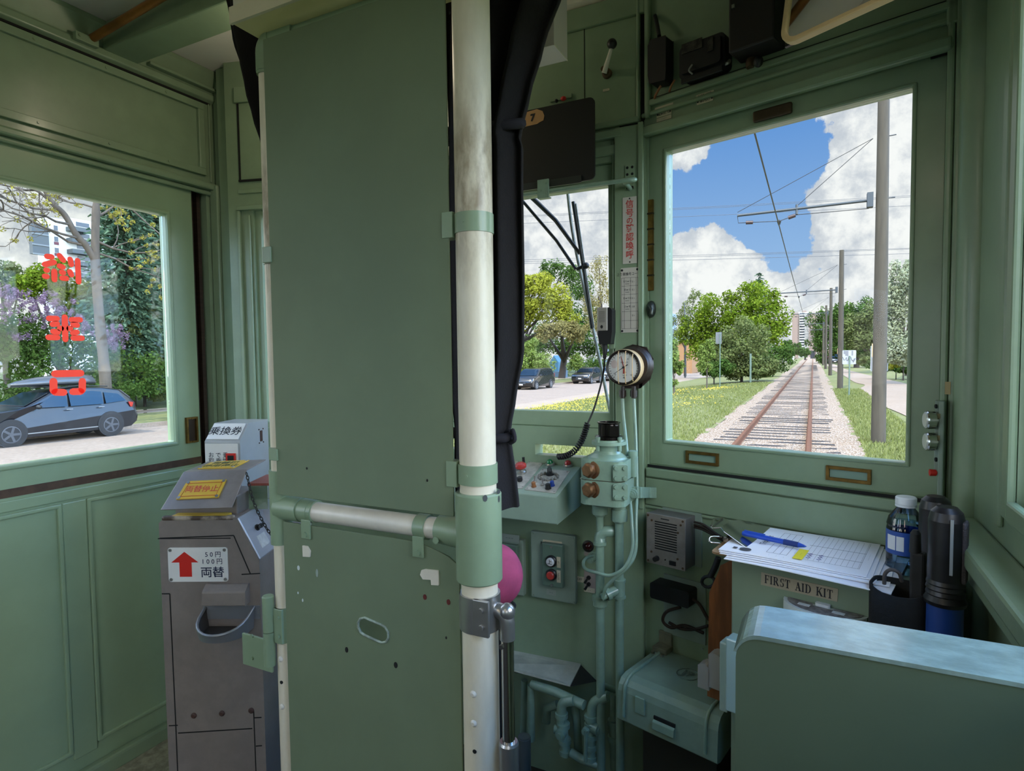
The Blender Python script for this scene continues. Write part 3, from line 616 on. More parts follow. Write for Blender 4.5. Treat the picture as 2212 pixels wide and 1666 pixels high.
for (yy, a, b) in ((300, 960, 1124), (935, 976, 1101)):
    p, q = aY(a, yy, YC), aY(b, yy, YC); cxx, rx = (p[0] + q[0]) / 2, (q[0] - p[0]) / 2 + .003
    t = MB(); t.tube([(cxx + rx * math.cos(k * PI / 12), YC + .022 * math.sin(k * PI / 12), p[2] + .004 * math.sin(k * PI / 6)) for k in range(24)], .009, 8, 0, False, True)
    if yy > 900: t.tube(smooth_path([(cxx + rx, YC, p[2]), (cxx + rx + .008, YC - .01, p[2] + .012), (cxx + rx + .013, YC - .012, p[2] - .004), (cxx + rx + .002, YC - .008, p[2] - .012)], 4), .004, 6)
    t.build('tie_band', mat('curtain_tie', '1d1b22', .9), cu)
spec2 = ((-60, 478, 640), (0, 490, 640), (60, 497, 640), (130, 516, 640), (200, 534, 640), (260, 552, 640), (320, 572, 640), (420, 590, 650), (700, 600, 650))
cu2 = thing('curtain', 'black curtain edge hanging behind the slim pole, left of the screen', 'curtain', (-.95, .95, 1.2))
curtain('c', '', rowsof(spec2, .945), .945, 2.6, CLOTH).build('cloth', CLOTH, cu2)

# ================================================================== driver's seat cushion
st = thing('driver_stool', 'pink rounded cushion of the stool behind the thick cream pole', 'stool', (-.50, 1.08, 0))
q0, q1 = aY(1078, 1182, 1.08), aY(1124, 1240, 1.08); q2 = aY(1085, 1308, 1.08)
cz, rz, rx = (q0[2] + q2[2]) / 2, (q0[2] - q2[2]) / 2 + .004, .060
PINK = mat('pink_velvet', 'b4486c', .85, var=.2, vs=30, bump=.1, bs=60)
t = MB(); t.ball((q1[0] - rx, 1.08, cz), (rx, rx, rz), 32, 20, fn=lambda th, ph: 1 + .012 * math.cos(6 * ph) * math.sin(th)); t.build('cushion', PINK, st)
t = MB(); t.lathe((q1[0] - rx, 1.08, cz - rz - .02), Z3, [(0, .03), (.02, .045), (.024, .04)], 20); t.build('seat_plate', BLACK, st)
t = MB(); t.lathe((q1[0] - rx, 1.08, 0), Z3, [(0, .13), (.012, .13), (.02, .03), (.02, .018), (cz - rz - .015, .018)], 20); t.build('pedestal', BLACK, st)

# ================================================================== fare box and ticket dispenser
fu = nrm((.9, .43, 0)); FB = Fr((-1.398, .90, 0), fu, Z3, (fu[1], -fu[0], 0))
fbx = thing('fare_box', 'grey money changer with hopper and coin cup, left of the slim pole', 'fare box', (-1.30, 1.02, 0))
ftop = FB.px(342, 1120)[1]; B = lambda x, y, c=0: FB.px(x, y, c)
bw = B(563, 1300)[0]; tw = B(509, 1107)[0]; zsh = B(557, 1212)[1]; D = .20
body = [(0, 0), (bw, 0), (bw, zsh), (tw, ftop), (.012, ftop), (0, ftop - .012)]
t = MB(); t.prism(FB, body, -D, 0); t.build('body', GREY, fbx, .006)
t = MB(); zl_ = B(343, 1163)[1]
t.box(FB, -.003, bw * .72, zl_ - .002, zl_, -.001, .0012); a, b = B(507, 1158); 
stt = [B(505, 1160), B(540, 1240)]; 
def seam(mb, fr, pts, w, c0, c1):
    for (a, b), (d, e) in zip(pts, pts[1:]):
        L = math.hypot(d - a, e - b); nx, ny = -(e - b) / L * w / 2, (d - a) / L * w / 2
        mb.prism(fr, [(a - nx, b - ny), (d - nx, e - ny), (d + nx, e + ny), (a + nx, b + ny)], c0, c1)
for pts in ([(345, 1163), (505, 1157), (541, 1240)], [(522, 1241), (562, 1239)], [(350, 1283), (367, 1283), (380, 1568), (384, 1666)], [(365, 1568), (384, 1567)], [(385, 1584), (545, 1574)], [(548, 1535), (553, 1666)], [(548, 1551), (565, 1550)], [(553, 1612), (566, 1611)]):
    seam(t, FB, [B(*p) for p in pts], .0025, .0, .0008)
t.build('panel_seams', DARK, fbx)
# slanting hopper side, silver
sd = [(tw, ftop), (bw, zsh)]
dL = math.hypot(bw - tw, ftop - zsh); du = np.array([bw - tw, zsh - ftop]) / dL
SF = Fr(FB.p(tw, ftop, 0), FB.u * du[0] + FB.v * du[1], -FB.w, np.cross(FB.u * du[0] + FB.v * du[1], -FB.w))
if np.dot(SF.w, FB.u) < 0: SF = Fr(SF.o, SF.u, FB.w, np.cross(SF.u, FB.w))
sgn = 1 if np.dot(SF.v, FB.w) < 0 else -1
lo, hi = (0, D) if sgn > 0 else (-D, 0)
t = MB(); t.box(SF, .002, dL - .002, lo + .002, hi - .002, -.001, .004); sdo = t.build('hopper_side', mat('silver_grey_paint', 'b4b6bc', .3, .3, var=.08), fbx, .004)
t = MB(); v0 = sgn * .055; t.lathe(SF.p(dL * .40, v0, .004), SF.w, [(0, .008), (.004, .008), (.004, .005), (.014, .006)], 12); t.box(SF, dL * .40 - .004, dL * .40 + .004, v0 - .012, v0 + .012, .014, .018); t.build('lock_key', BLACK, sdo, .001)
MB().box(SF, dL * .55, dL * .82, v0 - .022, v0 + .022, .004, .0048).build('paper_label', mat('old_white_label', 'c9c9c4', .6, var=.2, vs=60), sdo)
# bent cover sheet
p_b0, p_b1 = B(348, 1103, .004), B(501.6, 1098, .004)
fo0, fo1 = FB.px(397, 1022, -.075), FB.px(534, 1017, -.075)
ba0, ba1 = FB.px(449, 999.7, -.165), FB.px(574.7, 994.7, -.165)
def quad(mb, pts, th, mi=0):
    P = [np.array(p) for p in pts]; n = nrm(np.cross(P[1] - P[0], P[3] - P[0])) * th
    mb.add([*P, *[p + n for p in P]], [(3, 2, 1, 0), (4, 5, 6, 7), (0, 1, 5, 4), (1, 2, 6, 5), (2, 3, 7, 6), (3, 0, 4, 7)], mi); return n
c_bl, c_br, c_fl, c_fr = FB.p(*p_b0, .004), FB.p(*p_b1, .004), FB.p(*fo0, -.075), FB.p(*fo1, -.075)
c_kl, c_kr = FB.p(*ba0, -.165), FB.p(*ba1, -.165)
t = MB(); quad(t, [c_bl, c_br, c_fr, c_fl], .003); quad(t, [c_fl, c_fr, c_kr, c_kl], .003); cover = t.build('cover_sheet', GREYM, fbx, .001)
SLP = Fr(c_bl, c_br - c_bl, nrm(np.cross(np.cross(c_br - c_bl, c_fl - c_bl), c_br - c_bl)), np.cross(c_br - c_bl, c_fl - c_bl))
def signplate(fr, pxs, c, mats, name, parent, lines, size, bold=.0, border=False, screws=.004, sx=1.0):
    q = [fr.px(x, y, c) for x, y in pxs]; t = MB(); t.prism(fr, q, c, c + .0025)
    a = sum(p[0] for p in q) / 4; b = sum(p[1] for p in q) / 4
    o = t.build(name, mats[0], parent, .0006)
    for p in q: s = MB(); s.bolt(fr, a + (p[0] - a) * .9, b + (p[1] - b) * .84, screws, c + .0025, .0015); s.build('screw', SILVER, o)
    l = MB()
    for (da, db, body, k) in lines: l.text(fr, a + da, b + db, c + .0029, size * k, body, 0, bold, sx)
    if border:
        i0 = [(a + (p[0] - a) * .84, b + (p[1] - b) * .72) for p in q]; l.tube([fr.p(x, y, c + .0028) for x, y in i0], .0007, 4, 0, False, True)
    l.build('lettering', mats[1], o); return o, a, b
signplate(SLP, ((381, 1080), (472, 1076), (490, 1037), (405, 1041)), .003, (YPLATE, INKR), 'change_sign', cover, ((0, 0, '両替停止', 1),), .0205, .01, True)
TPL = Fr(c_fl, c_fr - c_fl, c_kl - c_fl - nrm(c_fr - c_fl) * np.dot(c_kl - c_fl, nrm(c_fr - c_fl)), np.cross(c_fr - c_fl, c_kl - c_fl))
signplate(TPL, ((427, 1014), (505, 1012), (539, 995.5), (460, 999)), .003, (YPLATE, mat('dark_green_ink', '3c4a24', .6)), 'stop_sign_plate', cover, ((0, .012, '両替機', .9), (0, -.014, '使用停止', .9)), .026, .02)
# box under the cover, acrylic hood, cream lip
t = MB(); t.box(FB, .02, tw - .012, ftop - .01, ftop + .045, -.15, -.035); t.box(FB, .03, tw * .88, ftop - .002, ftop + .006, -.03, -.001, 1); t.build('coin_tray', [GREYM, YPLATE], fbx, .003)
t = MB(); t.box(FB, -.0015, .245 * 1.0, ftop - .009, ftop + .004, -D, .002) if 0 else None
t = MB(); t.box(FB, .008, tw - .006, ftop - .006, ftop + .005, -.012, .003); t.build('worn_lip', mat('worn_cream_lip', 'b0a392', .5, var=.6, vs=25, col2='4a3b30'), fbx, .004)
t = MB(); t.box(FB, tw - .004, tw + .085, ftop + .0, ftop + .06, -.19, -.08); t.build('acrylic_hood', glass('acrylic', (.86, .9, .88), .9, .06), fbx)
t = MB(); t.box(FB, tw - .006, tw + .087, ftop + .06, ftop + .066, -.192, -.078); t.build('hood_rim', mat('dull_red_edge', '8e4a3c', .5), fbx)
t = MB(); t.box(FB, tw - .01, bw + .06, ftop - .20, ftop - .002, -.196, -.12); t.build('hopper_back', mat('silver_grey_paint', 'b4b6bc'), fbx, .006)
# white sign with the arrow
q = [B(363, 1187, .0), B(492, 1178, .0), B(494, 1253, .0), B(367, 1259, .0)]
a0, a1 = (q[0][0] + q[3][0]) / 2, (q[1][0] + q[2][0]) / 2; b0, b1 = (q[2][1] + q[3][1]) / 2, (q[0][1] + q[1][1]) / 2
t = MB(); t.prism(FB, rrect(a0, a1, b0, b1, .006), .0005, .003); sg = t.build('arrow_sign', SIGNW, fbx)
wd, hh = a1 - a0, b1 - b0; X = lambda u: a0 + wd * u; Y = lambda v: b0 + hh * v
t = MB(); t.prism(FB, [(X(.19), Y(.15)), (X(.395), Y(.15)), (X(.395), Y(.57)), (X(.51), Y(.57)), (X(.28), Y(.88)), (X(.055), Y(.57)), (X(.19), Y(.57))], .003, .0035); t.build('red_arrow', RED, sg)
t = MB(); t.text(FB, X(.76), Y(.79), .0034, hh * .185, '5 0 円', 0, .01); t.text(FB, X(.74), Y(.585), .0034, hh * .185, '1 0 0 円', 0, .01); t.text(FB, X(.74), Y(.26), .0034, hh * .33, '両替', 0, .012, 1.06)
t.build('lettering', mat('navy_ink', '1c2340', .6), sg)
for u in (.045, .955):
    for v in (.07, .93): t = MB(); t.bolt(FB, X(u), Y(v), .004, .003, .0015); t.build('screw', SILVER, sg)
# coin chute and cup
a0, b1 = B(437, 1258, .02); a1, b0 = B(532, 1308, .02)
bt = B(480, 1259, 0)[1]
t = MB(); t.prism(Fr(FB.p(a0, 0, 0), -FB.w, Z3, FB.u), [(0.0, b0), (0, bt), (-.007, bt - .002), (-.024, bt - .014), (-.026, b0)], 0, a1 - a0); t.build('coin_chute', GREY, fbx, .003)
ca0, ca1 = a0 - .006, a1 + .012; zr = B(470, 1312, .0)[1] + .002
rim_ = [(ca0, -.002)] + [((ca0 + ca1) / 2 - (ca1 - ca0) / 2 * math.cos(k * PI / 14) * (1 if k < 99 else 1), -.002 - .086 * math.sin(k * PI / 14) ** .6) for k in range(1, 14)] + [(ca1, -.002)]
FT = Fr(FB.p(0, 0, 0), FB.u, -FB.w, (0, 0, 1)) ; zlow = zr - .052
n = len(rim_); t = MB()
def cupring(s, z): 
    m = (ca0 + ca1) / 2
    return [FB.p(m + (a - m) * s, z - (.028 * (-c / .075) if z > zlow + .02 else 0), -c * s) for a, c in rim_]
R0, R1_, R2, R3 = cupring(1.0, zr), cupring(.93, zlow), cupring(.86, zlow + .004), cupring(.94, zr)
t.add(R0 + R1_, [(i, i + 1, n + i + 1, n + i) for i in range(n - 1)], 0, True); t.add(R3 + R2, [(i, n + i, n + i + 1, i + 1) for i in range(n - 1)], 1, True)
t.add(R0 + R3, [(i, n + i, n + i + 1, i + 1) for i in range(n - 1)], 0); t.add(R1_, [tuple(range(n))]); t.add(R2, [tuple(range(n))[::-1]], 1)
t.tube([(p + q) / 2 for p, q in zip(R0, R3)], .0035, 8)
t.box(FB, ca0 - .004, ca1 + .012, zr - .03, zr + .002, 0, .003)
for (da, db) in ((ca1 + .006, zr - .006), (ca1 + .007, zr - .020)): t.bolt(FB, da, db, .003, .003, .002)
t.build('coin_cup', [mat('cup_grey', '8d8f92', .35, .5, var=.1), mat('cup_inside', '3a3531', .7)], fbx)
for (x, y) in ((419, 1546), (480, 1541), (543, 1535)):
    a, b = B(x, y); t = MB(); t.lathe(FB.p(a, b, -.001), FB.w, [(0, .007), (.003, .007), (.006, .004)], 10); t.build('rusty_bolt', mat('rusty_bolt', '4a3129', .6, var=.4, vs=50), fbx)
# chain from the cover sheet
chn = thing('hanging_chain', 'thin dark chain hanging from the fare box cover sheet', 'chain', FB.p(tw + .03, .3, .02))
cp_ = smooth_path([FB.p(*FB.px(533, 1025, .012), .012), FB.p(*FB.px(548, 1085, .025), .025), FB.p(*FB.px(572, 1135, .03), .03), FB.p(*FB.px(594, 1172, .03), .03), FB.p(*FB.px(600, 1220, .02), .02), FB.p(*FB.px(601, 1285, .01), .01)], 24)
tot = [0]
for p, q in zip(cp_, cp_[1:]): tot.append(tot[-1] + np.linalg.norm(q - p))
t = MB(); L = .0085; k = 0; sdist = 0.0
while sdist < tot[-1] - .004:
    i = max(0, int(np.searchsorted(tot, sdist)) - 1); c = cp_[i] + (cp_[min(i + 1, len(cp_) - 1)] - cp_[i]) * 0; d = nrm(cp_[min(i + 1, len(cp_) - 1)] - cp_[i] + 1e-9)
    x = nrm(np.cross(d, FB.w)); y = np.cross(d, x); e = x if k % 2 else y
    c = cp_[i] + d * (sdist - tot[i])
    t.tube([c + d * .0058 * math.cos(q * PI / 4) + e * .003 * math.sin(q * PI / 4) for q in range(8)], .0011, 5, 0, False, True); sdist += L; k += 1
t.build('links', mat('dark_chain', '33302d', .45, .6), chn)
# ticket dispenser behind it
TB = Fr((-1.555, 1.114, 0), nrm((.93, .36, 0)), Z3, (0, 0, 0) + np.array((.36, -.93, 0)))
td = thing('ticket_dispenser', 'pale grey ticket dispenser with white sloping label behind the fare box', 'ticket machine', TB.p(.08, 0, -.1))
T = lambda x, y, c=0: TB.px(x, y, c)
ta0, tb1 = T(442, 954); ta1 = T(514, 956)[0]; tz = T(496, 914, -.05)[1]; db = tz - tb1
t = MB(); prof = [(0, 0), (0, tb1), (.05, tz), (.16, tz), (.16, 0)]
t.prism(Fr(TB.p(ta0, 0, 0), -TB.w, Z3, TB.u), prof, 0, ta1 - ta0 + .006); t.build('case', LGREY, td, .004)
sv = TB.v * db - TB.w * .05; SL2 = Fr(TB.p(ta0, tb1, 0), TB.u, sv, np.cross(TB.u, sv)); sll = math.hypot(db, .05)
t = MB(); t.box(SL2, .003, ta1 - ta0 - .001, .006, sll - .004, .0005, .003); lb = t.build('sloping_label', SIGNW, td, .0006)
t = MB(); t.text(SL2, (ta1 - ta0) / 2, sll * .5, .0034, .032, '乗換券', 0, .012); t.build('lettering', INK, lb)
t = MB(); t.box(TB, ta0 + .002, ta1, .6, tb1 - .006, .0005, .003); fp = t.build('front_label', SIGNW, td)
t = MB()
for k, s in enumerate(('お\n取\nり', 'で\n乗\n換', '乗\n換\n券')): t.text(TB, ta0 + .020 + .021 * k, tb1 - .055, .0034, .017, s, 0, .005, 1, .95)
t.build('lettering', INK, fp)
t = MB(); sx0, sz1 = T(490, 979); t.box(TB, sx0, sx0 + .028, sz1 - .05, sz1, .003, .006); t.box(TB, sx0 + .005, sx0 + .023, sz1 - .045, sz1 - .006, .006, .0065, 1); t.build('ticket_slot', [RED, DARK], fp)
t = MB(); SDR = Fr(TB.p(ta1 + .006, 0, 0), -TB.w, Z3, TB.u); t.box(SDR, .11, .122, tz - .062, tz - .03, 0, .002); [t.bolt(SDR, q, b, .002, 0, .002) for q in (.104, .128) for b in (tz - .066, tz - .026)]; t.build('lock_plate', mat('rusty_bolt', '4a3129'), td)
# ================================================================== front wall: fittings
def at(fr, x, y, c): return fr.p(*fr.px(x, y, c), c)
# ---- sun visor on its rod
vis = thing('sun_visor', 'black sun visor board hung on a green rod above the front window', 'visor', (-.62, 1.46, 1.65))
vc = .08; C4 = [FW.px(1112, 258, vc), FW.px(1284, 208, vc), FW.px(1284, 387, vc), FW.px(1108, 421, vc)]
t = MB(); a0, a1 = -.80, C4[1][0]; vb0, vb1 = C4[2][1], C4[1][1]
t.prism(FW, [(a, b) for a, b in rrect(a0, a1, vb0, vb1, .014)], vc - .005, vc, 0); vbd = t.build('board', mat('black_board', '0d0f0e', .55), vis)
t = MB(); q = [FW.px(x, y, vc) for x, y in ((1122, 247), (1160, 236), (1172, 240), (1176, 250), (1174, 260), (1166, 264), (1160, 268), (1125, 276))]
t.prism(FW, q[::-1], vc, vc + .0008); stk = t.build('peeled_sticker', mat('peach_sticker', 'cf9d6a', .6, var=.15), vbd)
t = MB(); a, b = FW.px(1151, 255, vc); t.text(FW, a, b, vc + .0012, .024, '7', 0, .06); t.build('lettering', INK, stk)
ry = vc + .004; rz = FW.px(1180, 414, ry)[1]
t = MB(); e0 = FW.p(-1.0, rz, ry); e1 = FW.p(FW.px(1330, 391, ry)[0], rz, ry); e2 = at(FW, 1350, 396, .05); e3 = at(FW, 1362, 408, .020)
t.tube(smooth_path([e0, e1, e2, e3], 8), .0055, 10); t.build('rod', GREEN2, vis)
t = MB(); a, b = FW.px(1176, 408, ry); t.box(FW, a - .016, a + .016, b - .026, b + .022, ry + .005, ry + .010); t.box(FW, a - .016, a + .016, b - .026, b - .022, ry - .008, ry + .008)
[t.bolt(FW, a + dx, b + dz, .003, ry + .010, .002) for dx, dz in ((.008, .012), (-.008, -.006), (.008, -.014))]; t.build('rod_clip', GREEN2, vis, .001)
t = MB(); (p, q0), (p1, q1) = FW.px(1120, 414, vc), FW.px(1256, 384, vc); t.box(FW, -.80, p1, vb0 - .004, vb0 + .014, vc, vc + .004); t.build('edge_channel', mat('dark_steel_channel', '3f4340', .4, .6), vis)
pl = thing('rod_bracket', 'green bracket plate with six screw holes above the red character sign', 'bracket', at(FW, 1361, 410, .018))
(a0, b0), (a1, b1) = FW.px(1351, 411, .018), FW.px(1371, 356, .018); t = MB(); t.box(FW, a0, a1, b0, b1, .0185, .022); t.build('plate', GREEN, pl, .001)
for u in (.25, .78):
    for v in (.07, .62, .90): t = MB(); t.disc(FW, a0 + (a1 - a0) * u, b0 + (b1 - b0) * v, .0035, .022, .0226, 8); t.build('screw_hole', DARK, pl)
# ---- signs on the post
def plate(name, label, cat, fr, x0, y0, x1, y1, c, m, r=.001):
    (a0, b0), (a1, b1) = fr.px(x0, y0, c), fr.px(x1, y1, c); o = thing(name, label, cat, fr.p((a0 + a1) / 2, min(b0, b1), c))
    t = MB(); t.prism(fr, rrect(min(a0, a1), max(a0, a1), min(b0, b1), max(b0, b1), r), c + .0005, c + .0025); t.build('plate', m, o); return o, min(a0, a1), max(a0, a1), min(b0, b1), max(b0, b1)
so_, a0, a1, b0, b1 = plate('warning_sign', 'narrow white sign with seven red Japanese characters down the green post', 'sign', FW, 1346, 571, 1376, 424, .018, SIGNO)
t = MB(); chs = '信号の確認喚呼'; hts = [1, 1, .72, 1, 1, 1, 1]; zz = b1 - .008; H = (b1 - b0 - .018) / sum(hts)
for ch_, k in zip(chs, hts): t.text(FW, (a0 + a1) / 2, zz - H * k * .5, .0212, H * .98 * (k ** .5), ch_, 0, .012, .98); zz -= H * k
t.build('lettering', INKR, so_)
for b in (b0 + .004, b1 - .004): t = MB(); t.bolt(FW, (a0 + a1) / 2, b, .002, .0205, .001); t.build('screw', INK, so_)
co, a0, a1, b0, b1 = plate('code_table_plate', 'white enamel table of small Japanese codes below the red character sign', 'sign', FW, 1342, 719, 1380, 577, .018, SIGNO)
t = MB(); wd, hh = a1 - a0, b1 - b0; X = lambda u: a0 + wd * u; Y = lambda v: b0 + hh * v; c0, c1 = .0205, .0210
ln = lambda u0, v0, u1, v1, w=.0006: t.box(FW, X(u0) - w / 2, X(u1) + w / 2, Y(v0) - w / 2, Y(v1) + w / 2, c0, c1)
for v in (.845, .72, .59, .455, .325, .185, .06): ln(.05, v, .97, v)
for u in (.05, .19, .55, .86, .97): ln(u, .06, u, .845)
t.text(FW, X(.52), Y(.90), c1, hh * .055, '上り車換号コード表', 0, .01, .85)
for v, s in ((.79, '住吉⇔天'), (.66, '恵⇔浜'), (.53, '阪⇔住吉'), (.40, '浜⇔恵')): t.text(FW, X(.37), Y(v), c1, hh * .036, s, 0, 0, .85); t.text(FW, X(.37), Y(v - .04), c1, hh * .022, '発車前', 0, 0)
for v, s in ((.78, '音 1'), (.655, '音 2'), (.525, '音 3'), (.395, '切替'), (.26, '音 5')): t.text(FW, X(.70), Y(v), c1, hh * .032, s, 0, 0, .8)
t.build('table_print', INK, co)
for u in (.07, .93):
    for v in (.025, .965): t = MB(); t.bolt(FW, X(u), Y(v), .003, .0205, .0012); t.build('screw', INK, co)
# ---- upper panel lever
lv = thing('switch_lever', 'white switch lever with black ball on the upper front panel', 'lever', at(FW, 1310, 158, .006))
p0, p1, p2 = at(FW, 1312, 160, .006), at(FW, 1305, 158, .035), at(FW, 1322, 100, .05)
t = MB(); t.tube([p1, p1 * .4 + p2 * .6, p2], [.007, .005, .004], 10); t.build('arm', CREAM, lv)
t = MB(); t.ball(p2 + Z3 * .006, .0125); t.build('ball_knob', BLACK, lv)
t = MB(); t.lathe(p0, FW.w, [(0, .013), (.008, .012), (.012, .008), (.034, .007)], 14); t.build('pivot', mat('rusty_pivot', '5f4a33', .6, .3, var=.3, vs=40), lv)
o, a0, a1, b0, b1 = plate('switch_label', 'tiny white label under the white lever on the upper front panel', 'label', FW, 1303, 199, 1317, 191, .006, LABEL)
t = MB(); t.text(FW, (a0 + a1) / 2, (b0 + b1) / 2, .0088, .007, '– –', 0); t.build('lettering', INK, o)
wt_ = thing('terminal_block', 'small terminal block with a red wire above the black visor', 'terminal', at(FW, 1215, 214, .006))
t = MB(); (a0, b0), (a1, b1) = FW.px(1190, 222, .006), FW.px(1236, 203, .006); t.box(FW, a0, a1, b0, b1, .006, .012); t.build('base', GREEN, wt_)
t = MB(); t.ball(at(FW, 1217, 213, .018), (.008, .006, .006)); t.build('red_terminal', RED, wt_)
t = MB(); t.ball(at(FW, 1202, 218, .018), .005); t.build('black_terminal', BLACK, wt_)
# ---- white housing hung from the ceiling
wh = thing('ceiling_housing', 'white box hanging from the ceiling behind the dark curtain', 'box', (-.60, 1.15, 1.83))
q = aY(1226, 131, 1.25); t = MB(); t.box(WORLD, -.95, q[0], 1.175, 1.25, q[2], ZC - .001); t.build('shell', mat('grey_white_paint', 'c9c2bd', .5), wh, .001)
t = MB(); t.box(WORLD, q[0] - .001, q[0] + .0005, 1.175, 1.25, q[2] - .001, q[2] + .002); t.build('corner_edge', CREAM, wh)
# ---- electrical boxes, upper right panel
def boxpx(fr, x0, y0, x1, y1, c0, c1, mb, mi=0):
    (a0, b0), (a1, b1) = fr.px(x0, y0, c1), fr.px(x1, y1, c1); mb.box(fr, min(a0, a1), max(a0, a1), min(b0, b1), max(b0, b1), c0, c1, mi); return min(a0, a1), max(a0, a1), min(b0, b1), max(b0, b1)
SOOT = mat('sooty_black_box', '141416', .5, var=.4, vs=20)
k1 = thing('fuse_holder', 'narrow black fuse box, leftmost on the upper right panel', 'electrical box', at(RF, 1420, 190, .0))
t = MB(); (a0, b0), (a1, b1) = RF.px(1399, 182, .04), RF.px(1438, 72, .04)
t.prism(RF, [(a0 + .004, b0), (a1 - .002, b0 - .004), (a1, b0 + .02), (a1, b1 - .004), (a0 + .008, b1), (a0, b1 - .012), (a0, b0 + .02)], 0.001, .04); t.build('case', SOOT, k1, .004)
t = MB(); t.tube(smooth_path([at(RF, 1424, 78, .03), at(RF, 1420, 55, .02), at(RF, 1415, 34, .004)], 4), .005, 8); t.build('top_terminal', SOOT, k1)
t = MB(); t.tube(smooth_path([at(RF, 1428, 185, .025), at(RF, 1416, 206, .02), at(RF, 1414, 216, .004)], 4), .003, 8); t.build('brown_wire', mat('brown_wire', '8a5a35', .6), k1)
k2 = thing('relay_box', 'black relay box with metal terminals, between the fuse box and taller box', 'electrical box', at(RF, 1510, 180, .0))
t = MB(); (a0, b0), (a1, b1) = RF.px(1463, 172, .05), RF.px(1562, 62, .05)
t.prism(RF, rrect(a0, a1, b0, b1, .012), .001, .04, 0); t.prism(RF, rrect(a0 + .006, a1 - .006, b0 + .008, b1 - .008, .008), .04, .05, 0); t.build('case', SOOT, k2, .003)
t = MB(); boxpx(RF, 1472, 118, 1516, 80, .050, .0525, t); t.build('terminal_plate', mat('dull_terminal', '4e4b45', .5, .4, var=.6, vs=60, col2='1c1c1c'), k2)
t = MB(); boxpx(RF, 1528, 112, 1540, 78, .050, .0525, t); t.build('side_terminal', mat('dull_terminal', '4e4b45'), k2)
t = MB(); boxpx(RF, 1470, 170, 1560, 152, .050, .056, t); t.build('lower_bar', SOOT, k2, .002)
t = MB(); t.tube(smooth_path([at(RF, 1495, 140, .052), at(RF, 1488, 152, .06), at(RF, 1496, 160, .056)], 4), .002, 6); t.build('bare_wire', mat('grey_wire', '8b8a86', .5), k2)
t = MB(); t.tube(smooth_path([at(RF, 1562, 140, .03), at(RF, 1572, 136, .03), at(RF, 1576, 131, .02)], 4), .004, 6); t.build('screw_terminal', SILVER, k2)
t = MB(); t.tube(smooth_path([at(RF, 1458, 172, .02), at(RF, 1450, 186, .02), at(RF, 1446, 198, .006)], 4), .0028, 6); t.build('orange_wire', mat('orange_wire', '94623a', .6), k2)
k3 = thing('switch_box', 'tall dark brown box left of the mirror', 'electrical box', at(RF, 1620, 110, .0))
t = MB(); (a0, b0), (a1, b1) = RF.px(1573, 116, .07), RF.px(1674, -120, .07); b1 = 2.04; t.box(RF, a0, a1, b0, b1, .001, .07); t.build('case', mat('dark_brown_box', '211b1b', .55, var=.2), k3, .004)
t = MB(); t.lathe(at(RF, 1622, 128, .012), -Z3 + RF.w * .2, [(-.012, .012), (.012, .010), (.02, .008)], 12); t.build('bottom_gland', mat('rusty_pivot', '5f4a33'), k3)
t = MB(); t.ball(at(RF, 1638, 133, .045), (.010, .010, .012)); t.tube([at(RF, 1634, 132, .002), at(RF, 1638, 133, .04)], .004, 8); t.build('black_knob', BLACK, k3)
t = MB(); boxpx(RF, 1580, 18, 1586, 8, .07, .074, t); t.build('case_screw', SILVER, k3)
def wall_label(x0, y0, x1, y1, rows, label):
    a, b = RF.px((x0 + x1) / 2, (y0 + y1) / 2, .0); o = thing('label_plate', label, 'label', RF.p(a, b, 0))
    for (dy, w, h, s, k) in rows:
        t = MB(); t.box(RF, a - w / 2, a + w / 2, b + dy - h / 2, b + dy + h / 2, .0005, .0022); p = t.build('label_strip', LABEL, o)
        t = MB(); t.text(RF, a, b + dy, .0025, h * k, s, 0, .01, .9); t.build('lettering', INK, p)
        for q in ((-1, 1) if h > .012 else ()): t = MB(); t.bolt(RF, a + q * w * .43, b + dy, .0022, .0022, .001); t.build('screw', INK, p)
wall_label(1407, 228, 1463, 258, ((.012, .050, .010, '– – – – – –', .55), (-.002, .040, .014, '電気灯 切', .65), (-.015, .040, .009, '– – – –', .6)), 'three stacked cream label strips at the left end above the window')
wall_label(1500, 202, 1547, 220, ((.006, .044, .010, 'NOT USED', .75), (-.006, .040, .013, '車内灯', .75)), 'pair of cream labels reading NOT USED below the black relay box')
# ---- rear-view mirror
A = aY(1697, 92, 1.16); Bq = aZ(1895, 0, A[2] + .0); mu = nrm(Bq - A); Cq = aY(1676, 0, 1.16 + .03)
mv = Cq - A; mv = nrm(mv - mu * np.dot(mv, mu)); MF = Fr(A, mu, mv, np.cross(mu, mv)); 
if np.dot(MF.w, EYE - A) < 0: MF = Fr(A, mu, mv, -MF.w)
mi_ = thing('interior_mirror', 'rounded rear view mirror in a cream frame above the right window', 'mirror', A)
MWd, MHt = .24, .17
t = MB(); n = 5; t.holed(MF, rrect(-.008, MWd, -.008, MHt, .028, 6), rrect(.001, MWd - .009, .001, MHt - .009, .022, 6), -.008, .006); t.build('frame', mat('mirror_cream_frame', 'cdb183', .45), mi_, .002)
t = MB(); t.prism(MF, rrect(-.001, MWd - .007, -.001, MHt - .007, .022, 6), -.004, .001); t.build('mirror_glass', mat('mirror', 'e6e9e6', .02, 1.0), mi_)
t = MB(); t.box(MF, -.004, MWd - .004, -.004, MHt - .004, -.010, -.005); t.build('backing', BLACK, mi_)
t = MB(); c_ = MF.p(MWd * .5, MHt * .6, -.01); t.tube([c_, (c_[0], c_[1] + .03, 2.1), (c_[0], c_[1] + .05, ZC)], .007, 10); t.build('stalk', BLACK, mi_)
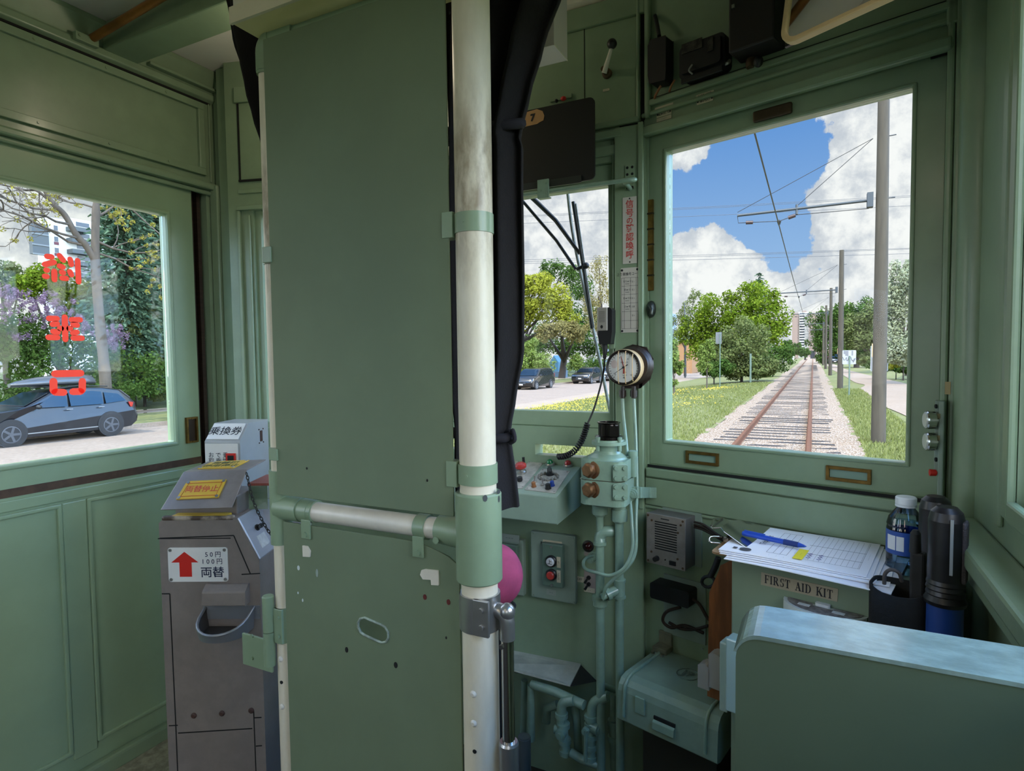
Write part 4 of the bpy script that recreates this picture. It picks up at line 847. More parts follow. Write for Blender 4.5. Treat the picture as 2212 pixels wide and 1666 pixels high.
# ---- gauge
gp_ = FW.px(1346, 794, .078); GF = FW.moved(gp_[0], gp_[1], 0); gr = .0455
ga = thing('pressure_gauge', 'round air pressure gauge with cream rim on the green post', 'gauge', GF.p(0, -gr, .03))
DBR = mat('dark_brown_enamel', '2d211d', .4, var=.25, vs=30)
t = MB(); t.lathe(GF.p(.012, .004, .018), FW.w, [(0, .048), (.006, .052), (.006, .052), (.018, .046), (.03, .042)], 28); t.prism(GF, [(-.04, -.03), (-.012, -.055), (.03, -.055), (.055, -.03), (.062, .02), (.045, .05), (.01, .058), (-.03, .04)], .018, .026); t.build('back_case', DBR, ga, .002)
t = MB(); t.lathe(GF.p(0, 0, .045), FW.w, [(0, .030), (0, gr), (.030, gr), (.033, gr - .001), (.033, gr - .004)], 36, caps=False); t.build('cream_rim', mat('gauge_cream', 'd8b98a', .4, var=.15), ga)
t = MB(); rr_ = []; t.lathe(GF.p(0, 0, .076), FW.w, [(0, gr - .001), (.003, gr - .001), (.004, gr - .003), (.002, gr - .0075), (0, gr - .0075)], 36, caps=False); t.build('black_bezel', mat('gauge_black', '1a1512', .35), ga)
t = MB(); t.lathe(GF.p(0, 0, .070), FW.w, [(0, gr - .006), (.0035, gr - .006)], 36); dl = t.build('dial', mat('dial_white', 'd4d4d0', .5, var=.06), ga)
t = MB(); cd = .0739
for k in range(28):
    th = math.radians(225 - 270 * k / 27); r0 = .033 if k % 3 == 0 else .0348; th2 = .0007
    t.prism(GF, [(r0 * math.cos(th) - th2 * math.sin(th), r0 * math.sin(th) + th2 * math.cos(th)), (.0372 * math.cos(th) - th2 * math.sin(th), .0372 * math.sin(th) + th2 * math.cos(th)), (.0372 * math.cos(th) + th2 * math.sin(th), .0372 * math.sin(th) - th2 * math.cos(th)), (r0 * math.cos(th) + th2 * math.sin(th), r0 * math.sin(th) - th2 * math.cos(th))], cd - .0004, cd)
for s, a, b, z in (('10', .0205, -.019, .0065), ('0', -.021, -.018, .0065), ('6', .011, .021, .006), ('4', -.010, .024, .005), ('空気 圧力', .002, .012, .0045), ('kg/cm2', .003, -.0195, .0038), ('検', .001, -.026, .0055)): t.text(GF, a, b, cd + .0001, z, s, 0, .01)
t.build('dial_print', INK, dl)
t = MB(); [t.prism(GF, [(-.024 + .0085 * math.cos(k * PI / 10) * s, .008 + .0105 * math.sin(k * PI / 10) * s) for k in range(20)], cd, cd + .0001) for s in (1.0,)]; t.build('inspection_stamp', mat('pinkish_stamp', 'c9b9b4', .6), dl)
t = MB(); a = math.radians(213); ux, uy = math.cos(a), math.sin(a); t.prism(GF, [(ux * -.013 - uy * .0012, uy * -.013 + ux * .0012), (ux * -.013 + uy * .0012, uy * -.013 - ux * .0012), (ux * .030 + uy * .0004, uy * .030 - ux * .0004), (ux * .030 - uy * .0004, uy * .030 + ux * .0004)], cd + .001, cd + .0016); t.disc(GF, 0, 0, .003, cd, cd + .002, 12); t.build('black_needle', INK, dl)
t = MB(); a = math.radians(103); ux, uy = math.cos(a), math.sin(a); t.prism(GF, [(ux * -.006 - uy * .0035, uy * -.016 + ux * .0035), (ux * -.006 + uy * .0055, uy * -.016 - ux * .0055), (ux * .029, uy * .029)] if 0 else [(-.0015, -.016), (.007, -.014), (.0022, 0), (ux * .029 + .0006, uy * .029), (ux * .029 - .0006, uy * .029), (-.0005, 0)], cd + .0002, cd + .0009); t.build('red_needle', mat('dark_red', '9c3b33', .5), dl)
for x in (-.0105, .0075, .0255):
    h = math.sqrt(gr * gr - x * x) - .002; t = MB(); t.tube(smooth_path([GF.p(x, -h, .074), GF.p(x, -h * .8, .084), GF.p(x, 0, .087), GF.p(x, h * .8, .084), GF.p(x, h, .074)], 5), .0012, 8); t.build('guard_wire', mat('gauge_cream', 'd8b98a'), ga)
t = MB(); boxpx(FW, 1393, 788, 1397, 778, .04, .047, t); t.build('paper_tag', LABEL, ga)
for x in (1345, 1369):
    p = at(FW, x, 850, .05); t = MB(); t.lathe(p, -Z3, [(-.018, .006), (-.008, .006), (-.008, .0095), (.008, .0095), (.008, .007), (.012, .007)], 6); t.build('union_nut', DBR, ga)
# ---- hand microphone on its hook
mc = thing('hand_microphone', 'black hand microphone with grey face hooked at the window post, coiled cord', 'microphone', at(FW, 1300, 745, .05))
(a0, b0), (a1, b1) = FW.px(1293, 744, .06), FW.px(1322, 664, .06); mcx = (a0 + a1) / 2
t = MB(); t.prism(FW, [(a0 + .002, b0 + .0), (a1 - .004, b0), (a1, b0 + .03), (a1, b1 - .006), (a1 - .006, b1), (a0 + .004, b1), (a0, b1 - .004), (a0 - .001, b0 + .022)], .03, .062); t.build('body', BLACK, mc, .004)
t = MB(); (fa0, fb0), (fa1, fb1) = FW.px(1290, 715, .064), FW.px(1312, 664, .064); t.box(FW, fa0, fa1, fb0, fb1, .060, .066); fc = t.build('grey_face', mat('mic_grey', '9c9890', .4, .2, var=.1), mc, .002)
for k in range(9): t = MB(); bz = fb1 - .010 - .0032 * k; t.box(FW, fa0 + .005, fa1 - .006, bz - .0008, bz, .066, .0664); t.build('grille_slot', DARK, fc)
t = MB(); t.prism(FW, [((fa0 + fa1) / 2 - .001 + .0035 * math.cos(k * PI / 5), fb0 + .010 + .0045 * math.sin(k * PI / 5)) for k in range(10)], .066, .0665); t.build('face_mark', DARK, fc)
t = MB(); t.tube([at(FW, 1306, 742, .045), at(FW, 1307, 758, .045), at(FW, 1306, 775, .045)], [.0085, .0065, .004], 10); t.build('strain_relief', RUBBER, mc)
t = MB(); cpt = smooth_path([at(FW, 1306, 772, .045), at(FW, 1304, 800, .047), at(FW, 1297, 835, .05), at(FW, 1284, 880, .055), at(FW, 1274, 905, .06), at(FW, 1269, 915, .065)], 8); t.tube(cpt, .0024, 8)
coil = smooth_path([at(FW, 1269, 915, .065), at(FW, 1263, 935, .07), at(FW, 1255, 955, .075), at(FW, 1240, 975, .08), at(FW, 1222, 985, .08), at(FW, 1204, 987, .075)], 10)
hp_ = []; tt = 0
for i in range(len(coil) - 1):
    d = nrm(coil[i + 1] - coil[i]); x = nrm(np.cross(d, (0, -1, .2))); y = np.cross(d, x)
    for k in range(6):
        q = coil[i] + (coil[i + 1] - coil[i]) * k / 6; th = tt * 2 * PI / 14; hp_.append(q + .0065 * (x * math.cos(th) + y * math.sin(th))); tt += 1
t.tube(hp_, .0023, 6); t.build('coiled_cord', RUBBER, mc)
t = MB(); t.box(FW, *sorted((FW.px(1320, 700, .02)[0], FW.px(1330, 700, .02)[0])), b0 - .012, b1 - .02, .0, .03); t.build('hook_plate', GREEN, mc, .002)
# ---- control console
con = thing('control_console', 'sloping green control desk with white switch plates under the front window', 'console', (-.82, 1.46, .77))
cz0, czb, czf, cd_, xr_ = .778, .895, .848, .175, -.565
t = MB(); CP = Fr((-1.06, 1.55, 0), (0, -1, 0), Z3, (1, 0, 0)); t.prism(CP, [(0.001, cz0 + .01), (0.001, czb), (cd_, czf), (cd_, cz0)], 0, xr_ + 1.06); t.build('desk', mat('console_green_paint', '89a092', .34, var=.1, vs=12, coat=.2), con, .003)
sv = np.array((0, cd_, czb - czf)); CT = Fr((xr_, 1.55 - cd_, czf), (1, 0, 0), sv, np.cross((1, 0, 0), sv))
K = lambda x, y, c=.001: CT.px(x, y, c)
def pxpoly(fr, pts, c): q = [fr.px(x, y, c) for x, y in pts]; s = sum(q[i][0] * q[(i + 1) % len(q)][1] - q[(i + 1) % len(q)][0] * q[i][1] for i in range(len(q))); return q if s > 0 else q[::-1]
PLATE = mat('scuffed_white_plate', 'bdbcb5', .4, .15, var=.35, vs=40)
pls = []
for nm, pts in (('right_switch_plate', ((1133, 1058), (1171, 1013), (1231, 1018), (1199, 1066))), ('middle_switch_plate', ((1092, 1054), (1128, 1056), (1175, 999), (1144, 996))), ('left_switch_plate', ((1060, 1046), (1092, 1048), (1122, 990), (1096, 988)))):
    t = MB(); q = pxpoly(CT, pts, .001); t.prism(CT, q, .0003, .002); p = t.build('switch_plate', PLATE, con); pls.append(p)
    ca, cb = sum(a for a, b in q) / 4, sum(b for a, b in q) / 4
    for a, b in q: t = MB(); t.bolt(CT, ca + (a - ca) * .88, cb + (b - cb) * .88, .0025, .002, .0012); t.build('screw', SILVER, p)
def knob(x, y, name, m, prof, n=14, par=None):
    a, b = CT.px(x, y, .004); t = MB(); t.lathe(CT.p(a, b, .001), CT.w, prof, n); return t.build(name, m, par or con)
RING = mat('steel_ring', 'a5a6a3', .3, .8)
for x, y, nm, m in ((1188, 1002, 'green_pilot_lamp', mat('green_lens', '0f7a45', .15)), (1227, 1004, 'red_pilot_lamp', mat('red_lens', 'a52723', .15))):
    o = knob(x, y, nm, m, [(0, .009), (.009, .009), (.014, .006), (.016, .002)]); t = MB(); a, b = CT.px(x, y, .004); t.lathe(CT.p(a, b, .001), CT.w, [(0, .0135), (.004, .0135), (.006, .0105), (.006, .009)], 20); t.build('bezel', RING, o)
o = knob(1126, 1017, 'emergency_button', mat('red_button', 'b23a34', .35, var=.1), [(0.012, .010), (.014, .016), (.020, .0165), (.025, .012), (.028, .004)], 20, pls[1]); t = MB(); a, b = CT.px(1126, 1020, .004); t.lathe(CT.p(a, b, .001), CT.w, [(0, .015), (.006, .015), (.009, .011), (.013, .010)], 20); t.build('button_collar', RING, o)
t = MB(); a, b = CT.px(1132, 1003, .01); t.tube([CT.p(a, b, .002), CT.p(a, b, .016), CT.p(a - .001, b + .003, .03)], [.002, .004, .004], 8); t.build('toggle_lever', BLACK, pls[1])
for x, y in ((1123, 1038), (1106, 992)): knob(x, y, 'black_push_knob', BLACK, [(0, .0065), (.004, .0065), (.004, .0078), (.012, .0078), (.013, .006)], 14, pls[1] if x > 1110 else pls[2])
knob(1104, 1012, 'red_push_button', mat('red_button', 'b23a34'), [(0, .012), (.012, .012), (.016, .009)], 14, pls[2])
o = knob(1188, 1024, 'rotary_switch', BLACK, [(0, .011), (.006, .010), (.006, .007), (.02, .006)], 14, pls[0]); t = MB(); a, b = CT.px(1188, 1020, .018); R_ = CT.moved(a, b, 0).rolled(30); t.box(R_, -.004, .004, -.011, .011, .014, .026); t.build('pointer_knob', BLACK, o, .002)
cxy = CT.px(1184, 1030, .004)
for k in range(14):
    th = 2 * PI * k / 14; t = MB(); a, b = cxy[0] + .026 * math.cos(th), cxy[1] + .020 * math.sin(th) + .001; t.lathe(CT.p(a, b, .002), CT.w, [(0, .0045), (.004, .0045), (.007, .002)], 8); t.build('dome_screw', mat('dome_screw', '8d8a84', .3, .7), pls[0])
for x, y, nm, m, r in ((1153, 1050, 'brown_knob', mat('amber_brown', '8a5c3a', .4), .0055), (1184, 1054, 'black_push_knob', BLACK, .0068), (1193, 1048, 'blue_button', mat('blue_lens', '24408f', .25), .0055)): knob(x, y, nm, m, [(0, r * 1.25), (.003, r * 1.25), (.003, r), (.013, r), (.015, r * .6)], 12, pls[0])
for x, y in ((1172, 1046), (1155, 1040)): t = MB(); a, b = CT.px(x, y, .004); t.lathe(CT.p(a, b, .002), CT.w, [(0, .006), (.003, .006), (.003, .003), (.006, .003)], 8); t.tube([CT.p(a, b, .006), CT.p(a, b + .004, .018)], [.0018, .0028], 6); t.build('toggle_switch', SILVER, pls[0])
for x in (1152, 1200): t = MB(); a, b = K(x, 994.5 if x < 1180 else 996); t.box(CT, a - .013, a + .013, b - .003, b + .003, .0003, .0009); t.build('label_strip', mat('tan_label_strip', '8d8262', .7), con)
# ---- brake valve
VX, VY = -.449, 1.42; bv = thing('brake_valve', 'pale green brake valve casting with two bronze hex plugs', 'valve', (VX, VY, .84))
VF = Fr((VX, VY, 0), (1, 0, 0), Z3, (0, -1, 0)); zv = lambda y: FW.px(1312, y, .13)[1]
zA, zB, zC_ = zv(1082), zv(1030), zv(985)
def oct_(r, k=.62): return [(r * k, -r), (r, -r * k), (r, r * k), (r * k, r), (-r * k, r), (-r, r * k), (-r, -r * k), (-r * k, -r)]
VT = Fr((VX, VY, 0), (1, 0, 0), (0, 1, 0), Z3)
t = MB(); t.prism(VT, oct_(.057, .72), zA, zB - .001); t.lathe((VX, VY, zA), -Z3, [(0, .048), (.008, .04)], 20); t.build('lower_casting', GREEN2, bv, .010, 3)
t = MB(); t.prism(VT, oct_(.056, .72), zB + .001, zC_ - .004); t.lathe((VX, VY, zC_ - .006), Z3, [(0, .050), (.006, .046), (.014, .034), (.020, .031), (.020, .0285), (zv(945) - zC_, .0285)], 28); t.build('upper_casting', GREEN2, bv, .010, 3)
t = MB(); t.prism(VT, oct_(.054, .72), zB - .0015, zB + .0015); t.build('joint', mat('rust_seam', '463a2c', .8), bv)
zf = zv(952); t = MB(); t.lathe((VX + .004, VY, zf - .008), Z3, [(0, .040), (0, .042), (.008, .042), (.008, .036), (.012, .034)], 28); [t.lathe((VX + .004 + .036 * math.cos(q), VY + .036 * math.sin(q), zf - .014), Z3, [(-.008, .005), (.02, .005), (.02, .0065), (.026, .0065)], 8) for q in (-.5, 1.2, 2.6, 4.2)]; t.build('neck_flange', GREEN2, bv)
t = MB(); t.lathe((VX + .004, VY, zf + .002), Z3, [(0, .034), (.010, .034), (.012, .026), (.040, .026), (.042, .028), (.044, .028), (.044, .023), (.020, .022)], 24); t.box(Fr((VX + .004, VY, zf), (1, 0, 0), Z3, (0, -1, 0)).turned(-20), .0, .022, .014, .040, .014, .034); t.build('handle_socket', mat('black_chrome', '3b3634', .18, .9), bv)
for y in (1012, 1053):
    a, b = VF.px(1281, y, .06); t = MB(); o_ = VF.p(-.030, zv(y) + .002, .0); ax = nrm(np.array((-.30, -.95, 0))); o_ = np.array((VX - .022, VY - .046, zv(y) + .004))
    t.lathe(o_, ax, [(0, .023), (.008, .023), (.010, .019)], 20); t.lathe(o_ + ax * .010, ax, [(0, .018), (.012, .018), (.016, .014)], 6); t.build('hex_plug', BRONZE, bv)
P45 = Fr((VX, VY, 0), nrm((.93, .36, 0)), Z3, (0, 0, 0) + nrm((.36, -.93, 0)))
for y in (1013, 1052):
    z = zv(y) + .003; t = MB(); t.prism(P45, rrect(.008, .042, z - .019, z + .019, .004), .055, .0705); o = t.build('bolted_plate', GREEN2, bv, .002)
    for da in (.015, .035):
        for dz in (-.012, .012): t = MB(); t.bolt(P45, da, z + dz, .0048, .0705, .004); t.build('bolt', GREEN2, o)
t = MB(); t.lathe((VX + .058, VY + .02, zC_ - .05), Z3, [(0, .010), (.05, .010), (.05, .012), (.062, .012), (.064, .008)], 8); t.build('side_nut', GREEN2, bv)
# union nuts and pipes under it
pA = np.array([*FW.p(FW.px(1296, 1200, .13)[0], 0, .13)[:2], 0]); pB = np.array([*FW.p(FW.px(1338, 1200, .13)[0], 0, .13)[:2], 0]) 
def zc(y, x=1312): return FW.px(x, y, .13)[1]
for nm, P_, y0, y1, yb, lab in (('a', pA, 1090, 1112, 1500, 'left green riser pipe with elbow and coupling under the brake valve'), ('b', pB, 1096, 1122, 1478, 'right green riser pipe with tee under the brake valve')):
    pi = thing('riser_pipe', lab, 'pipe', P_); z0, z1, z2 = zc(y0), zc(y1), zc(yb)
    t = MB(); t.lathe(P_ + Z3 * z1, Z3, [(0, .0205), (z0 - z1 - .002, .0205), (z0 - z1, .016)], 6); t.lathe(P_ + Z3 * (z1 - .006), Z3, [(0, .012), (.008, .015)], 16); t.lathe(P_ + Z3 * (z0 - .001), Z3, [(0, .016), (max(.002, zA - z0 - .006), .016)], 16); t.build('union_nut', GREEN2, pi)
    if nm == 'a':
        ze = zc(1165); t = MB(); t.tube([P_ + Z3 * (z1 + .002), P_ + Z3 * ze], .0095, 14); t.build('upper_tube', GREEN2, pi)
        t = MB(); t.tube([P_ + Z3 * 0.06, P_ + Z3 * ze], .0108, 16); t.build('tube', GREEN2, pi)
        q = P_ + Z3 * ze; t = MB(); t.tube([q + (0, 0, -.012), q] + arc(q + (.018, .006, 0), (-1, -.3, 0), (0, 0, 1), .018, 0, 90, 6) + [q + (.03, .014, .018)], .0145, 14); t.lathe(q + (0, 0, -.016), Z3, [(0, .0165), (.008, .0165)], 16); t.build('elbow', GREEN2, pi)
        zk = zc(1302); t = MB(); t.lathe(P_ + Z3 * (zk - .010), Z3, [(0, .0145), (0, .018), (.012, .018), (.012, .020), (.024, .020), (.024, .014)], 12); t.build('coupling', GREEN2, pi)
    else:
        t = MB(); t.tube([P_ + Z3 * .06, P_ + Z3 * z1], .0105, 16); t.build('tube', GREEN2, pi)
        zk = zc(1268); t = MB(); t.lathe(P_ + Z3 * (zk - .022), Z3, [(0, .0125), (0, .0155), (.006, .0155), (.006, .0135), (.040, .0135), (.040, .0155), (.046, .0155), (.046, .012)], 16); t.lathe(P_ + Z3 * zk, (-.75, -.6, -.35), [(0, .012), (.026, .012), (.026, .0145), (.036, .0145), (.036, .009), (.05, .009)], 12); t.build('tee', GREEN2, pi)
# thin copper-size air lines
def line_pipe(label, pts, r=.0042):
    P_ = smooth_path(pts, 7); t = MB(); t.tube(P_, r, 10); o = t.build('air_line', GREEN2); return tag(o, label, 'pipe')
line_pipe('thin green air line from the gauge down to the brake valve side', [at(FW, 1345, 862, .05), at(FW, 1347, 900, .06), at(FW, 1352, 950, .085), at(FW, 1355, 984, .105)])
line_pipe('thin green air line from the gauge past the bracket, curving in at the riser pipes', [at(FW, 1369, 862, .05), at(FW, 1373, 940, .06), at(FW, 1376, 1045, .09), at(FW, 1374, 1120, .13), at(FW, 1373, 1190, .15), at(FW, 1356, 1225, .165), at(FW, 1325, 1252, .17), at(FW, 1309, 1270, .17), at(FW, 1302, 1292, .165)])
line_pipe('thin green looped air line crossing in front of both riser pipes', [at(FW, 1361, 1082, .12), at(FW, 1365, 1130, .15), at(FW, 1366, 1185, .165), at(FW, 1350, 1225, .175), at(FW, 1320, 1243, .18), at(FW, 1290, 1238, .18), at(FW, 1266, 1230, .15), at(FW, 1260, 1216, .12), at(FW, 1268, 1205, .09), at(FW, 1280, 1202, .05)])
# wall bracket of the valve
br_ = thing('valve_bracket', 'green strap bracket with large bolt holding the brake valve to the wall', 'bracket', at(FW, 1390, 1080, .05))
t = MB(); p = [at(FW, 1352, 1064, .11), at(FW, 1380, 1064, .105), at(FW, 1395, 1064, .06), at(FW, 1402, 1064, .03), at(RF, 1418, 1064, .012)]; h = .0135
P_ = smooth_path(p, 4)
for q, r_ in zip(P_, P_[1:]):
    d = nrm(r_ - q); nn = nrm(np.cross(d, Z3)) * .004; t.add([q + nn - Z3 * h, r_ + nn - Z3 * h, r_ + nn + Z3 * h, q + nn + Z3 * h, q - nn - Z3 * h, r_ - nn - Z3 * h, r_ - nn + Z3 * h, q - nn + Z3 * h], [(0, 1, 2, 3), (7, 6, 5, 4), (0, 4, 5, 1), (2, 6, 7, 3), (1, 5, 6, 2), (0, 3, 7, 4)])
t.build('strap', GREEN2, br_)
t = MB(); q = at(FW, 1368, 1066, .115); t.lathe(q, FW.w, [(0, .012), (.008, .012), (.008, .009), (.014, .009), (.014, .005), (.018, .005)], 10); t.build('bolt', GREEN2, br_)
# ---- lower wall: switch boxes
pb_ = thing('pantograph_switch_box', 'green switch plate with white and red push buttons below the console', 'switch box', at(FW, 1195, 1300, 0))
def pxrect(fr, x0, y0, x1, y1, c): (a0, b0), (a1, b1) = fr.px(x0, y0, c), fr.px(x1, y1, c); return min(a0, a1), max(a0, a1), min(b0, b1), max(b0, b1)
BG = mat('lower_green_paint', '86988a', .4, var=.12)
R_ = pxrect(FW, 1147, 1290, 1242, 1160, .02); t = MB(); t.box(FW, *R_, .0005, .018); t.build('back_plate', BG, pb_, .003)
for a in (R_[0] + .006, R_[1] - .006):
    for b in (R_[2] + .006, R_[3] - .006): t = MB(); t.bolt(FW, a, b, .003, .018, .002); t.build('screw', BG, pb_)
R2_ = pxrect(FW, 1170, 1266, 1214, 1180, .04); t = MB(); t.box(FW, *R2_, .018, .036); bx_ = t.build('button_box', mat('dark_green_box', '5d7568', .45, var=.1), pb_, .003)
ca = (R2_[0] + R2_[1]) / 2 - .002; zz1, zz2 = FW.px(1190, 1213, .04)[1], FW.px(1188, 1242, .04)[1]
for zz, nm, m in ((zz1, 'white_button', mat('white_button', 'c9ccd2', .4)), (zz2, 'red_push_button', mat('red_button', 'b23a34'))):
    t = MB(); t.lathe(FW.p(ca, zz, .036), FW.w, [(0, .0165), (.005, .0165), (.008, .0135)], 20); o = t.build('button_ring', BLACK, bx_)
    t = MB(); t.lathe(FW.p(ca, zz, .040), FW.w, [(0, .0115), (.008, .0115), (.010, .009)], 20); b_ = t.build(nm, m, bx_)
    if nm == 'white_button': t = MB(); t.text(FW, ca, zz, .0503, .014, '上', 0, .02); t.build('lettering', INK, bx_)
for zz in (R2_[2] + .006, R2_[3] - .008): t = MB(); t.bolt(FW, ca, zz, .004, .036, .003); t.build('screw', SILVER, bx_)
def small_label(par, fr, x0, y0, x1, y1, c, s, m=LABEL, rot=0):
    a0, a1, b0, b1 = pxrect(fr, x0, y0, x1, y1, c); t = MB(); t.box(fr, a0, a1, b0, b1, c, c + .001); o = t.build('label_strip', m, par)
    t = MB(); 
    if rot: t.text(fr.moved((a0 + a1) / 2, (b0 + b1) / 2, 0).rolled(90), 0, 0, c + .0013, (a1 - a0) * .62, s, 0, 0, .8)
    else: t.text(fr, (a0 + a1) / 2, (b0 + b1) / 2, c + .0013, (b1 - b0) * .62, s, 0, 0, .85)
    t.build('lettering', INK, o)
small_label(pb_, FW, 1173, 1181, 1214, 1171, .0185, 'PANTOGRAPH'); small_label(bx_, FW, 1203, 1226, 1211, 1204, .0365, 'UP', rot=1); small_label(bx_, FW, 1203, 1258, 1211, 1233, .0365, 'DOWN', rot=1)
small_label(pb_, FW, 1181, 1284, 1201, 1276, .0185, '– –', mat('grey_label', '8d978f', .5))
nb = thing('wall_junction_box', 'dark green junction box half hidden by the pole and pink cushion', 'switch box', at(FW, 1095, 1260, 0))
R_ = pxrect(FW, 1040, 1272, 1130, 1168, .02); t = MB(); t.box(FW, *R_, .0005, .02); t.build('back_plate', BG, nb, .003)
R_ = pxrect(FW, 1040, 1240, 1116, 1180, .04); t = MB(); t.box(FW, *R_, .02, .036); t.build('cover', mat('dark_green_box', '5d7568'), nb, .004)
small_label(nb, FW, 1080, 1167, 1122, 1157, .0205, '– – –', mat('grey_label', '8d978f'))
# pilot lamp and toggle switches right of it
pm = thing('pilot_lamp', 'dark red pilot lamp left of the riser pipes', 'lamp', at(FW, 1271, 1178, 0)); t = MB(); t.lathe(at(FW, 1271, 1180, 0), FW.w, [(0, .016), (.004, .016), (.006, .012)], 18); t.build('bezel', BLACK, pm)
t = MB(); t.ball(at(FW, 1271, 1180, .010), .011); t.build('lens', mat('dark_red_lens', '3a1214', .12), pm); small_label(pm, FW, 1262, 1200, 1283, 1194, .001, '– –', mat('pinkish_label', '9b8f89', .6))
ts_ = thing('toggle_switch_group', 'pair of small toggle switches on a tag marked OFF beside the riser pipes', 'switch', at(FW, 1274, 1290, 0))
t = MB(); R_ = pxrect(FW, 1262, 1276, 1286, 1232, .003); t.box(FW, *R_, .0005, .003); t.build('switch_plate', mat('pinkish_label', '9b8f89'), ts_)
for y in (1248, 1262): t = MB(); q = at(FW, 1272, y, .003); t.lathe(q, FW.w, [(0, .006), (.004, .006), (.004, .004), (.008, .004)], 8); t.tube([q + FW.w * .008, q + FW.w * .022 + (-.004, 0, -.008)], [.0025, .004], 8); t.build('toggle', BLACK, ts_)
small_label(ts_, FW, 1243, 1256, 1262, 1247, .001, 'OFF'); small_label(ts_, FW, 1262, 1278, 1285, 1272, .0035, '– –')
small_pipe = thing('hose_fitting', 'green hose fitting where the looped air line enters the wall', 'fitting', at(FW, 1282, 1205, 0)); t = MB(); t.lathe(at(FW, 1283, 1202, .0), FW.w, [(0, .016), (.006, .016), (.006, .011), (.03, .011), (.03, .008), (.04, .008)], 6); t.build('hex_body', GREEN2, small_pipe)
# sloping foot plate and the tangle of pipes below
fp_ = thing('foot_plate', 'grey green sloping plate below the push button box', 'plate', (-.75, 1.45, .25))
pts = [at(FW, 1040, 1395, .0), at(FW, 1255, 1437, .0), at(FW, 1231, 1484, .10), at(FW, 1040, 1432, .12)]
t = MB(); quad(t, pts, -.004); t.build('plate', mat('dusty_grey_plate', 'b9beb2', .6, var=.25, vs=16), fp_)
t = MB(); t.add([pts[1], pts[2], FW.p(*FW.px(1290, 1472, .0), 0)], [(0, 1, 2)]); t.tube([at(FW, 1060, 1440, .02), at(FW, 1240, 1470, .02)], .006, 8); t.build('support', BLACK, fp_)
pg = thing('floor_pipework', 'tangle of green pipes with two cocks near the floor below the riser pipes', 'pipes', (-.62, 1.42, 0))
Pc = .13; q = lambda x, y, c=Pc: at(FW, x, y, c)
for pts, r in (([q(1150, 1478, .09), q(1200, 1495, .11), q(1262, 1524, .13)], .0125), ([q(1147, 1480, .09), q(1148, 1600, .09)], .010), ([q(1133, 1470, .05), q(1130, 1590, .05)], .009), ([q(1240, 1515, .1), q(1246, 1560, .1), q(1250, 1640, .09)], .011), ([q(1298, 1500, .13), q(1300, 1480, .1), q(1345, 1498, .08)], .008), ([q(1325, 1500, .1), q(1324, 1560, .1)], .008), ([q(1180, 1560, .05), q(1182, 1530, .05), q(1205, 1522, .05)], .012), ([q(1232, 1625, .14), q(1255, 1640, .14), q(1290, 1652, .13)], .011)):
    t = MB(); t.tube(pts, r, 12); t.build('pipe_run', GREEN2, pg)
t = MB(); t.tube([q(1240, 1514)] + smooth_path([q(1235, 1514), q(1216, 1520), q(1212, 1545)], 5) + [q(1213, 1570), q(1218, 1590), q(1222, 1625)], .0125, 12); [t.lathe(q(x, y), -Z3, [(0, .0145), (0, .017), (.012, .017), (.012, .0145)], 12) for x, y in ((1213, 1540), (1217, 1562), (1220, 1596), (1222, 1620))]; t.lathe(q(1217, 1578), FW.w, [(0, .014), (.025, .014), (.025, .008), (.032, .008)], 10); t.lathe(q(1217, 1578), (-1, -.2, 0), [(0, .012), (.024, .011)], 10); t.build('left_cock', GREEN2, pg)
t = MB(); t.tube([q(1313, 1505)] + smooth_path([q(1310, 1505), q(1284, 1518), q(1277, 1545)], 5) + [q(1277, 1560), q(1275, 1650)], .0125, 12); [t.lathe(q(x, y), -Z3, [(0, .0145), (0, .018), (.011, .018), (.011, .0145)], 8) for x, y in ((1277, 1545), (1277, 1562), (1276, 1585), (1276, 1608), (1275, 1632))]; t.lathe(q(1276, 1568), (.9, -.3, 0), [(0, .015), (.026, .015), (.026, .009), (.03, .009)], 10); t.build('right_cock', GREEN2, pg)
t = MB(); t.lathe(q(1266, 1577, .16), FW.w, [(0, .009), (.012, .009)], 8); t.tube([q(1266, 1577, .168), q(1265, 1645, .165)], [.006, .005], 8); t.build('cock_handle', GREEN2, pg)
t = MB(); t.tube([q(1325, 1556, .1), q(1328, 1660, .1)], .0115, 10); [t.lathe(q(1326, y, .1), -Z3, [(0, .012), (0, .0165), (.012, .0165), (.012, .012)], 8) for y in (1556, 1590)]; t.build('right_drop_pipe', GREEN2, pg)
cn = thing('tin_can', 'small grey tin standing on the dark floor behind the grab bar', 'can', q(1132, 1600, .14)); zc0_ = q(1132, 1603, .14); t = MB(); t.lathe((zc0_[0], zc0_[1], 0), Z3, [(0, .018), (zc0_[2] + .012, .018), (zc0_[2] + .012, .016), (zc0_[2] + .016, .016)], 16); t.build('body', mat('grey_tin', '6f7776', .4, .5), cn)
# wiper outside the front window
wi = thing('windscreen_wiper', 'black windscreen wiper with two arms outside the front window', 'wiper', (-.6, 1.63, 1.3))
W_ = lambda x, y, c=-.075: at(FW, x, y, c)
t = MB(); t.tube([W_(1120, 424), W_(1202, 520), W_(1244, 582)], .0045, 8); t.build('lower_arm', BLACK, wi)
t = MB(); t.tube([W_(1142, 420), W_(1200, 476), W_(1252, 548)], [.007, .006, .005], 8); t.build('upper_arm', BLACK, wi)
t = MB(); t.tube([W_(1238, 436), W_(1262, 590), W_(1279, 710)], .0050, 8); t.build('blade_holder', BLACK, wi)
t = MB(); t.tube([W_(1244, 440), W_(1266, 590), W_(1283, 708)], .0022, 6); t.build('rubber_blade', mat('grey_rubber', '8d8f8c', .5), wi)
t = MB(); t.ball(W_(1266, 574), .009); t.tube([W_(1246, 582), W_(1262, 574)], .005, 8); t.build('pivot', BLACK, wi)
